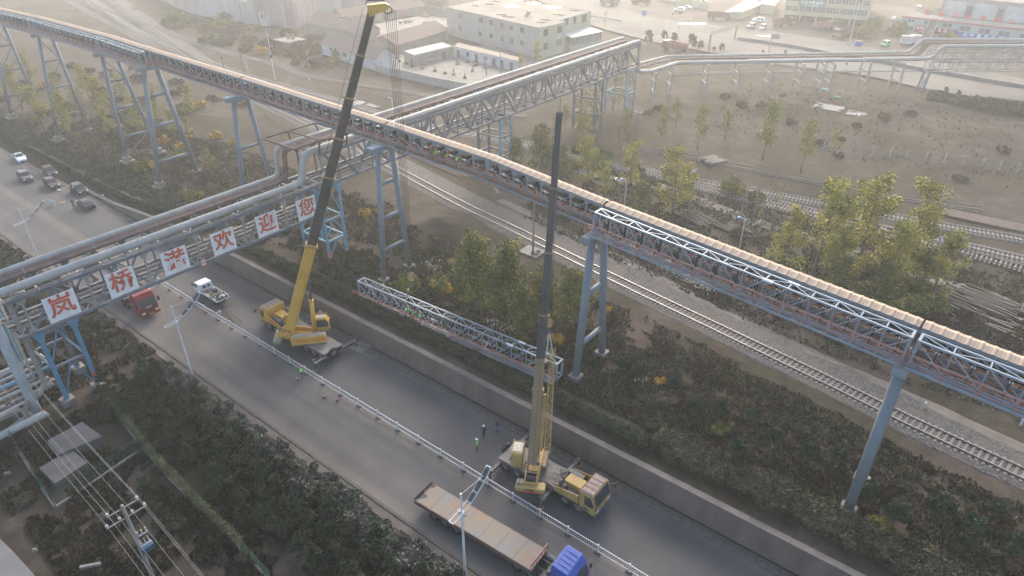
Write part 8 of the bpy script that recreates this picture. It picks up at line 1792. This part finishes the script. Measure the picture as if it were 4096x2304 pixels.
trees(V_POP, 'poplar_tree', [(3612, 1100, 738, 'tallest yellow-green poplar at the right, beside the beige path'), (3420, 1110, 704, 'yellow-topped poplar in the middle of the right-hand clump'), (3240, 1120, 716, 'loose yellow poplar at the left of the right-hand clump'), (3130, 1090, 830, 'small yellow poplar left of the right-hand clump'),
    (3330, 1150, 900, 'low yellow poplar in front of the right-hand clump'), (3720, 1190, 930, 'rightmost low poplar of the clump near the dark sleepers'), (3520, 1180, 880, 'full poplar between the two tallest ones at the right'), (2690, 860, 585, 'bright yellow poplar standing alone before the converging tracks'), (2740, 830, 650, 'smaller poplar close behind the bright yellow one'),
    (2520, 765, 560, 'thin poplar with a yellow top left of the motorcycle'), (2350, 745, 545, 'slim yellow-topped poplar behind the gallery'), (2420, 790, 640, 'low poplar next to the small sleeper pile'), (770, 445, 345, 'pale yellow poplar left of the pipe bridge, in the haze'), (2150, 262, 165, 'yellow sapling against the corner of the grey building'), (2085, 285, 205, 'yellow sapling at the foot of the grey building')], group=PG, wide=1.2)
trees(V_GRN, 'green_tree', [(1925, 1270, 960, 'leafy green tree with yellow patches, left of the tall boom'), (2040, 1300, 1000, 'leafy green tree with orange edge close left of the tall boom'), (1870, 1225, 1060, 'lower green tree at the left of the leafy pair'), (2170, 1290, 1075, 'dense green tree directly behind the tall boom'), (2290, 1330, 1090, 'dense green tree between the boom and the twin-leg column'), (2330, 1230, 1120, 'green and yellow tree against the twin-leg column'),
    (2100, 1340, 1150, 'low dense green tree behind the lying truss'), (2160, 690, 500, 'broad hazy green tree behind the gallery'), (2060, 690, 560, 'hazy green tree beside the high bridge pier'), (2250, 740, 590, 'green tree just behind the gallery roof'), (3640, 1190, 1010, 'dark green low tree under the tallest right poplar'), (3500, 1210, 1040, 'dark green low tree in the middle of the right clump'), (3340, 1190, 1030, 'dark green low tree at the left of the right clump'), (2560, 870, 730, 'grey-green bushy tree beside the blue lamp')], base_h=8, group='leafy green trees')
far = [(3050, 640, 400), (3200, 690, 480), (2790, 600, 420), (2640, 580, 430), (2500, 560, 430), (2380, 520, 430), (2260, 520, 420), (2900, 560, 440), (2700, 520, 400), (2330, 640, 450), (180, 520, 330), (290, 560, 370), (420, 480, 300), (560, 560, 380), (640, 500, 380), (90, 440, 260), (240, 430, 290), (500, 420, 300), (360, 400, 260), (700, 560, 430), (130, 350, 210), (620, 420, 330), (20, 400, 260), (450, 560, 420), (330, 500, 350), (850, 700, 600), (760, 560, 470), (3330, 620, 520)]
trees(V_PAL, 'hazy_poplar', [(u, v, vt, 'thin hazy poplar with sparse pale yellow leaves ' + ('under the high pipe bridge' if 2200 < u < 2950 else ('beyond the converging tracks' if u > 2950 else 'on the slope under the left gallery'))) for u, v, vt in far], group='hazy poplars with sparse pale leaves')
trees(V_BAR, 'bare_tree', [(u, v, vt, 'nearly bare young tree ' + w) for u, v, vt, w in ((3010, 930, 760, 'beside the right concrete pole'), (3090, 900, 720, 'right of the two concrete poles'), (2990, 430, 330, 'below the pipe rack'), (2890, 520, 380, 'in the grey hollow below the rack'), (2470, 600, 480, 'under the bridge end'), (340, 440, 300, 'between two left columns'), (300, 470, 330, 'beside the second left column'), (2420, 120, 40, 'beside the guard rail'), (2355, 90, 40, 'at the corner of the glazed annex'), (3060, 1150, 990, 'left of the right poplar clump'))], base_h=8, group='nearly bare young trees')
# cedars, dusty shrubs and hedges by the road
def scatter(n, x0, x1, y0, y1, dmin, keep=None):
    pts = []
    for _ in range(n * 12):
        if len(pts) >= n: break
        x, y = R.uniform(x0, x1), R.uniform(y0, y1)
        if keep and not keep(x, y): continue
        if all((x - a) ** 2 + (y - b) ** 2 > dmin * dmin for a, b in pts): pts.append((x, y))
    return pts
def zone(x): return 'below the red lorry' if x < -62 else ('below the left crane' if x < -52 else ('below the traffic cones' if x < -43 else ('below the men on the road' if x < -34 else 'beside the flatbed trailer')))
def zrow(y, a, b): return 'front' if y < a else ('middle' if y < b else 'back')
for x, y in scatter(72, -72, -20, 17.6, 23.2, 1.55): plant(V_CED, 'cedar_tree', 'dark cedar in the %s of the plantation ' % zrow(y, 19.4, 21.4) + zone(x), 'tree', x, y, gz(x, y) - .05, R.uniform(.72, 1.12), 'dark cedars in the near plantation')
for x, y in scatter(40, -150, -80, 15, 25.0, 2.0): plant(V_CED, 'cedar_tree', 'dark tree beyond the pipe bridge, %s of the left-edge grove' % (('near end', 'middle', 'far end')[int((-80 - x) / 24) % 3] + ', ' + zrow(y, 18, 22) + ' part'), 'tree', x, y, gz(x, y) - .05, R.uniform(.7, 1.1), 'dark trees at the left edge')
for i in range(92):
    x = -72.5 + .62 * i + R.uniform(-.3, .3); y = (23.4, 24.7)[i % 2] + R.uniform(-.4, .35); plant(V_OLV, 'roadside_shrub', 'dusty grey-green shrub in the %s row ' % ('rear', 'kerbside')[i % 2] + zone(x), 'shrub', x, y, gz(x, y) - .05, R.uniform(.7, 1.08), 'dusty shrubs along the near kerb')
for x, y in scatter(22, -140, -78, 22.5, 25.3, 1.6): plant(V_OLV, 'roadside_shrub', 'dusty grey-green shrub beyond the pipe bridge on the near verge', 'shrub', x, y, gz(x, y) - .05, R.uniform(.7, 1.0), 'dusty shrubs beyond the pipe bridge')
def hedge(name, lab, x0, x1, y0, y1, h, n, m_, ls, zf):
    t = thing(name, lab, 'hedge', ((x0 + x1) / 2, (y0 + y1) / 2, 0)); cx_, cy_ = t.location.x, t.location.y
    x = NR.uniform(x0, x1, n); s = NR.uniform(-1, 1, n); side = NR.random(n); wob = np.array([.9 + .35 * fbm(a, 0, .35, 2, 4) for a in x]); ztop = np.array([h * (1 + .3 * fbm(a, 3, .5, 2, 8)) for a in x])
    w = (y1 - y0) / 2; y = (y0 + y1) / 2 + s * w * wob; k = np.abs(s) ** 4; z = ztop * (1 - .35 * k) * np.where(side < .6, NR.uniform(.8, 1.04, n), NR.uniform(.1, 1, n))
    y = np.where(side > .6, (y0 + y1) / 2 + np.sign(s) * w * wob * NR.uniform(.85, 1.05, n), y); c = np.stack([x - cx_, y - cy_, z + np.array([zf(a, b) for a, b in zip(x, y)])], 1)
    o = link('foliage', quads_mesh('foliage', c, NR.uniform(.6, 1.3, n) * ls, m_, 1.3), t); q = MB(); m = 60
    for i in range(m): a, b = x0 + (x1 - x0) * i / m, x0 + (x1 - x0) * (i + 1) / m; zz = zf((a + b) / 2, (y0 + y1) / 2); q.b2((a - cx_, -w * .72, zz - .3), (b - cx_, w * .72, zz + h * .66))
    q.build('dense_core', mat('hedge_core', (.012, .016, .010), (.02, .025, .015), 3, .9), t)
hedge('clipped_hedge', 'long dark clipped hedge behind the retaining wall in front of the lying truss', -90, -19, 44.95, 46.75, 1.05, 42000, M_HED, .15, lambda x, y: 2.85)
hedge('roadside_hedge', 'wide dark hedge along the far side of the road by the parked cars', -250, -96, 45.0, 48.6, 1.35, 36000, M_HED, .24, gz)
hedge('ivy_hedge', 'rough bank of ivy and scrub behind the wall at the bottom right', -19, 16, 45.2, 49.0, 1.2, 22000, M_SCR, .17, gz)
hedge('pine_hedge', 'dark low pine belt along the near side of the pale road at the right', -22, 45, 193.5, 199, 2.2, 16000, M_PIN, .4, lambda x, y: 2.9 - (0 if x < -20 else 0))
fx = [sxy(u, v, 0) for u, v in ((455, 1640), (690, 1930), (1010, 2250))]
q = []
for a, b in zip(fx, fx[1:]):
    for _ in range(6000): k = NR.random(); q.append((a[0] + (b[0] - a[0]) * k + NR.normal() * .16, a[1] + (b[1] - a[1]) * k + NR.normal() * .16, abs(NR.normal(1.6, .35)) if fbm(a[0] + k * 10, 0, .5) > -.15 else NR.uniform(.1, .9)))
tag(link('fence_creeper', quads_mesh('fence_creeper', np.array(q), NR.uniform(.6, 1.3, len(q)) * .12, foliage_mat('creeper_leaf', (.03, .045, .02), (.07, .085, .035), (.13, .13, .06), (.2, .19, .1)))), 'yellow-green creeper grown over the long green mesh fence', 'creeper')
# pines
trees(V_PIN, 'small_pine', [(u, v, v - dv, 'small dark pine ' + w) for u, v, dv, w in ((2500, 1502, 70, 'just right of the twin-leg column'), (2548, 1540, 72, 'second right of the twin-leg column'), (2690, 1560, 70, 'in the middle of the weedy plot'), (2870, 1672, 80, 'with a visible trunk in the weedy plot'), (2770, 1660, 66, 'left of the one with a visible trunk'), (3218, 1859, 90, 'left of the slanting column, alone on brown grass'),
    (3330, 1880, 80, 'close left of the slanting column'), (3740, 2085, 105, 'alone on the slope at the lower right'), (3570, 2095, 90, 'leaning, between two others at the lower right'), (3860, 2160, 90, 'near the ivy at the lower right'), (4050, 2230, 90, 'at the lower right corner'), (3090, 1800, 80, 'above the ivy bank'), (3000, 1700, 60, 'on the weedy plot near the gravel'), (3450, 2010, 80, 'right at the foot of the slanting column'), (3960, 2080, 70, 'right edge above the ivy'),
    (2380, 1500, 60, 'left at the foot of the twin-leg column'), (2940, 1850, 85, 'at the edge of the ivy bank'))], base_h=2.3, group='small pines on the weedy plot', wide=.9)
trees(V_PIN, 'roadside_pine', [(u, v, v - dv, 'spreading dark pine beside the pale road ' + w) for u, v, dv, w in ((2592, 178, 55, 'left of the red dump truck'), (2655, 165, 42, 'behind the red dump truck'), (2695, 178, 48, 'right behind the red dump truck'), (2765, 200, 62, 'tallest of the row'), (2800, 205, 42, 'right of the tallest'), (2885, 210, 36, 'near the gantry post'), (2855, 208, 22, 'low one by the gantry'), (3050, 216, 16, 'tiny one left of the road sign'), (3140, 218, 18, 'tiny one right of the road sign'), (3385, 265, 10, 'low one under the pipes'), (2700, 55, 12, 'trimmed one by the white cars'), (2720, 60, 14, 'second trimmed one by the white cars'), (2690, 64, 12, 'third trimmed one by the white cars'), (3780, 378, 30, 'first of the belt at the right'), (3830, 392, 32, 'second of the belt at the right'), (3900, 408, 30, 'third of the belt at the right'))], base_h=2.3, group='dark pines by the pale road', wide=.8)
# scrub on the waste ground
T0 = [spline(mainpts, 4.0)]
def off_track(x, y, d=5.2): return all((p.x - x) ** 2 + (p.y - y) ** 2 > d * d for p in T0[0])
def bush_field(n, box, dmin, weights, lab, s0, s1, keep=off_track):
    kinds = [(V_SCR, 'scrub_bush', 'dark green scrub bush '), (V_BRN, 'dry_weed_clump', 'clump of dry brown weeds '), (V_ORG, 'autumn_bush', 'small orange-leaved bush '), (V_LOW, 'green_bush', 'dense green bush ')]
    for x, y in scatter(n, *box, dmin, keep):
        V, nm, l_ = kinds[R.choices(range(4), weights)[0]]; s = R.uniform(s0, s1); q_ = ('left', 'centre', 'right')[min(2, int(3 * (x - box[0]) / (box[1] - box[0])))] + (' front', ' back')[y > (box[2] + box[3]) / 2]; plant(V, nm, l_ + lab + ', %s part' % q_, 'bush' if nm != 'dry_weed_clump' else 'weeds', x, y, gz(x, y) - .05, s, (l_ + lab).strip())
bush_field(70, (-31, 14, 48.5, 61), 1.5, (6, 5, .2, .4), 'between the wall and the railway, lower right', .45, 1.0)
bush_field(42, (-60, -33, 49.5, 64), 1.6, (6, 4, .4, .8), 'between the lying truss and the railway', .6, 1.3)
bush_field(60, (-150, -80, 49, 68), 2.0, (6, 5, .8, 1), 'under the left gallery', .7, 1.5)
bush_field(34, (-230, -150, 50, 90), 3.5, (6, 5, .5, 1), 'in the haze at the far left', 1.0, 2.0)
bush_field(46, (-30, 14, 76, 96), 2.2, (4, 7, .2, .9), 'between the gallery and the beige path', .7, 1.5)
bush_field(30, (-75, -30, 84, 112), 3, (6, 3, .3, 2), 'between the gallery and the middle tracks', .8, 1.7)
bush_field(22, (-72, 20, 140, 185), 4, (1, 9, .1, .1), 'on the brown mounds before the pipe rack', .8, 1.5)
bush_field(60, (-270, -165, 122, 149), 3, (3, 6, .2, 1), 'below the works wall', 1.3, 2.8)
bush_field(26, (-64, -20, 6, 16.5), 3, (3, 8, 0, 0), 'in the dark scrub by the utility pole', .6, 1.1, None)
for u, v, s, w in ((1455, 870, 1.3, 'beside the blue pier'), (865, 560, 1.5, 'left of the pipe bridge'), (930, 580, 1.2, 'under the projecting column cap'), (1520, 850, .8, 'left of the A-frame column')): x, y = sxy(u, v); plant(V_ORG, 'autumn_bush', 'yellow and orange bush ' + w, 'bush', x, y, gz(x, y), s)
for u, v, s, w in ((3330, 1210, 1.5, 'at the left'), (3450, 1225, 1.6, 'left of the middle'), (3560, 1228, 1.7, 'in the middle'), (3650, 1232, 1.6, 'right of the middle'), (3720, 1240, 1.2, 'at the right')): x, y = sxy(u, v); plant(V_LOW, 'green_bush', 'dense dark green bush just behind the truss roof, %s of the clump' % w, 'bush', x, y, gz(x, y), s)
for u, v, s, w in ((3470, 128, 2.2, 'nearest the cream building'), (3452, 150, 2.0, 'by the tall street lamp'), (3492, 112, 1.8, 'furthest up the alley'), (3592, 140, 2.2, 'right of the alley mouth'), (3800, 170, 1.8, 'under the crimson sign')): x, y = sxy(u, v, 3.4); plant(V_LOW, 'green_bush', 'hazy green bush at the yard edge, ' + w, 'bush', x, y, 3.35, s)
# grass, weeds and litter too many to count
def tufts(name, lab, n, boxes, m_, ls, asp, h=.12, keep=None, mask=None):
    a = []
    tot = sum((b[1] - b[0]) * (b[3] - b[2]) * b[4] for b in boxes)
    for b in boxes:
        k = int(n * (b[1] - b[0]) * (b[3] - b[2]) * b[4] / tot); x = NR.uniform(b[0], b[1], k); y = NR.uniform(b[2], b[3], k)
        for X, Y in zip(x.tolist(), y.tolist()):
            if mask is not None and fbm(X, Y, .22, 3, mask) + .25 * fbm(X, Y, 1.1, 2, mask + 3) < -.16: continue
            if keep and not keep(X, Y): continue
            a.append((X, Y, gz(X, Y) + h))
    a = np.array(a); o = link(name, quads_mesh(name, a, NR.uniform(.5, 1.5, len(a)) * ls, m_, asp, 0, True)); tag(o, lab, kind='stuff'); return o
def offt2(x, y): return off_track(x, y, 4.4) if y < 88 and y > 48 else True
M_DRY = foliage_mat('dry_grass', (.06, .046, .03), (.105, .083, .053), (.16, .13, .085), (.23, .19, .13)); M_WEED = foliage_mat('green_weed', (.02, .028, .012), (.045, .058, .02), (.08, .088, .035), (.12, .12, .055))
tufts('dry_grass', 'dry tan grass over the waste ground', 95000, [(-75, 16, 48, 66, 1), (-170, -75, 49, 70, .5), (-60, 16, 72, 112, .5), (-60, 10, 140, 190, .03)], M_DRY, .26, 1.8, .1, offt2, 40.0)
tufts('green_weeds', 'low green weeds over the waste ground', 95000, [(-75, 16, 48, 63, 1), (-170, -75, 49, 68, .4), (-60, 16, 74, 112, .3)], M_WEED, .22, 1.4, .08, offt2, 71.0)
tufts('scrub_undergrowth', 'tangled brown undergrowth in the lower left plantation', 110000, [(-72, -18, 5, 18.5, 1), (-72, -18, 18.5, 25, .6), (-140, -76, 12, 26, .35)], foliage_mat('dark_undergrowth', (.03, .026, .016), (.055, .048, .028), (.09, .07, .042), (.15, .12, .08)), .24, 1.9, .1, None, 15.0)
tufts('fallen_leaves', 'scattered pale fallen leaves on the bare ground', 9000, [(-62, -38, 52, 66, 1), (-36, -22, 50, 60, .5)], foliage_mat('fallen_leaf', (.20, .15, .09), (.32, .26, .17), (.46, .40, .28)), .13, 1.0, .03, offt2, 90.0)
pl_s = spline([sxy(u, v) for u, v in ((2490, 985), (2600, 1040), (2720, 1110), (2850, 1180))], .25); a = []
for p in pl_s:
    for _ in range(16): a.append((p.x + NR.normal() * .5, p.y + NR.normal() * .5, 3.7 + NR.uniform(-.35, .45)))
for u, v in ((1985, 1325), (2010, 1340), (2040, 1350), (1960, 1310), (1720, 1085), (1745, 1100), (2560, 1545), (2545, 1530), (1990, 790)):
    x, y = sxy(u, v)
    for _ in range(25): a.append((x + NR.normal() * .4, y + NR.normal() * .4, 4.1 + NR.uniform(-.3, .4)))
tag(link('pampas_plumes', quads_mesh('pampas_plumes', np.array(a), NR.uniform(.7, 1.3, len(a)) * .2, foliage_mat('plume', (.35, .29, .22), (.5, .44, .35), (.64, .58, .48)), 1.6, 0, True)), 'pale reed plumes beyond the railway and round the truss end', kind='stuff')
# creepers on the far dark pier
a = np.array([(-74 - 5.2 * NR.random(), 123.2 + 3 * NR.random(), 3 + 9 * NR.random() ** 1.5) for _ in range(1500)] + [(-74 - 5 * NR.random(), 136.5 + 3.8 * NR.random(), 5 + 11 * NR.random()) for _ in range(900)])
tag(link('pier_creeper', quads_mesh('pier_creeper', a, NR.uniform(.6, 1.3, len(a)) * .3, M_PALE)), 'yellowing creeper climbing the far dark pier', 'creeper')
# ------------------------------------------------------------------ haze
hz = MB().b2((-620, -60, -1.3), (140, 520, 52.5))
hm = bpy.data.materials.new('air_haze'); hm.use_nodes = True; n = hm.node_tree; n.nodes.clear()
o_ = n.nodes.new('ShaderNodeOutputMaterial'); pv = n.nodes.new('ShaderNodeVolumePrincipled')
pv.inputs['Color'].default_value = (0.95, 0.96, 0.94, 1); pv.inputs['Density'].default_value = HAZE_DENSITY; pv.inputs['Anisotropy'].default_value = 0.55
n.links.new(pv.outputs[0], o_.inputs['Volume'])
tag(hz.build('haze', hm), 'pale morning haze over the whole site', kind='stuff')
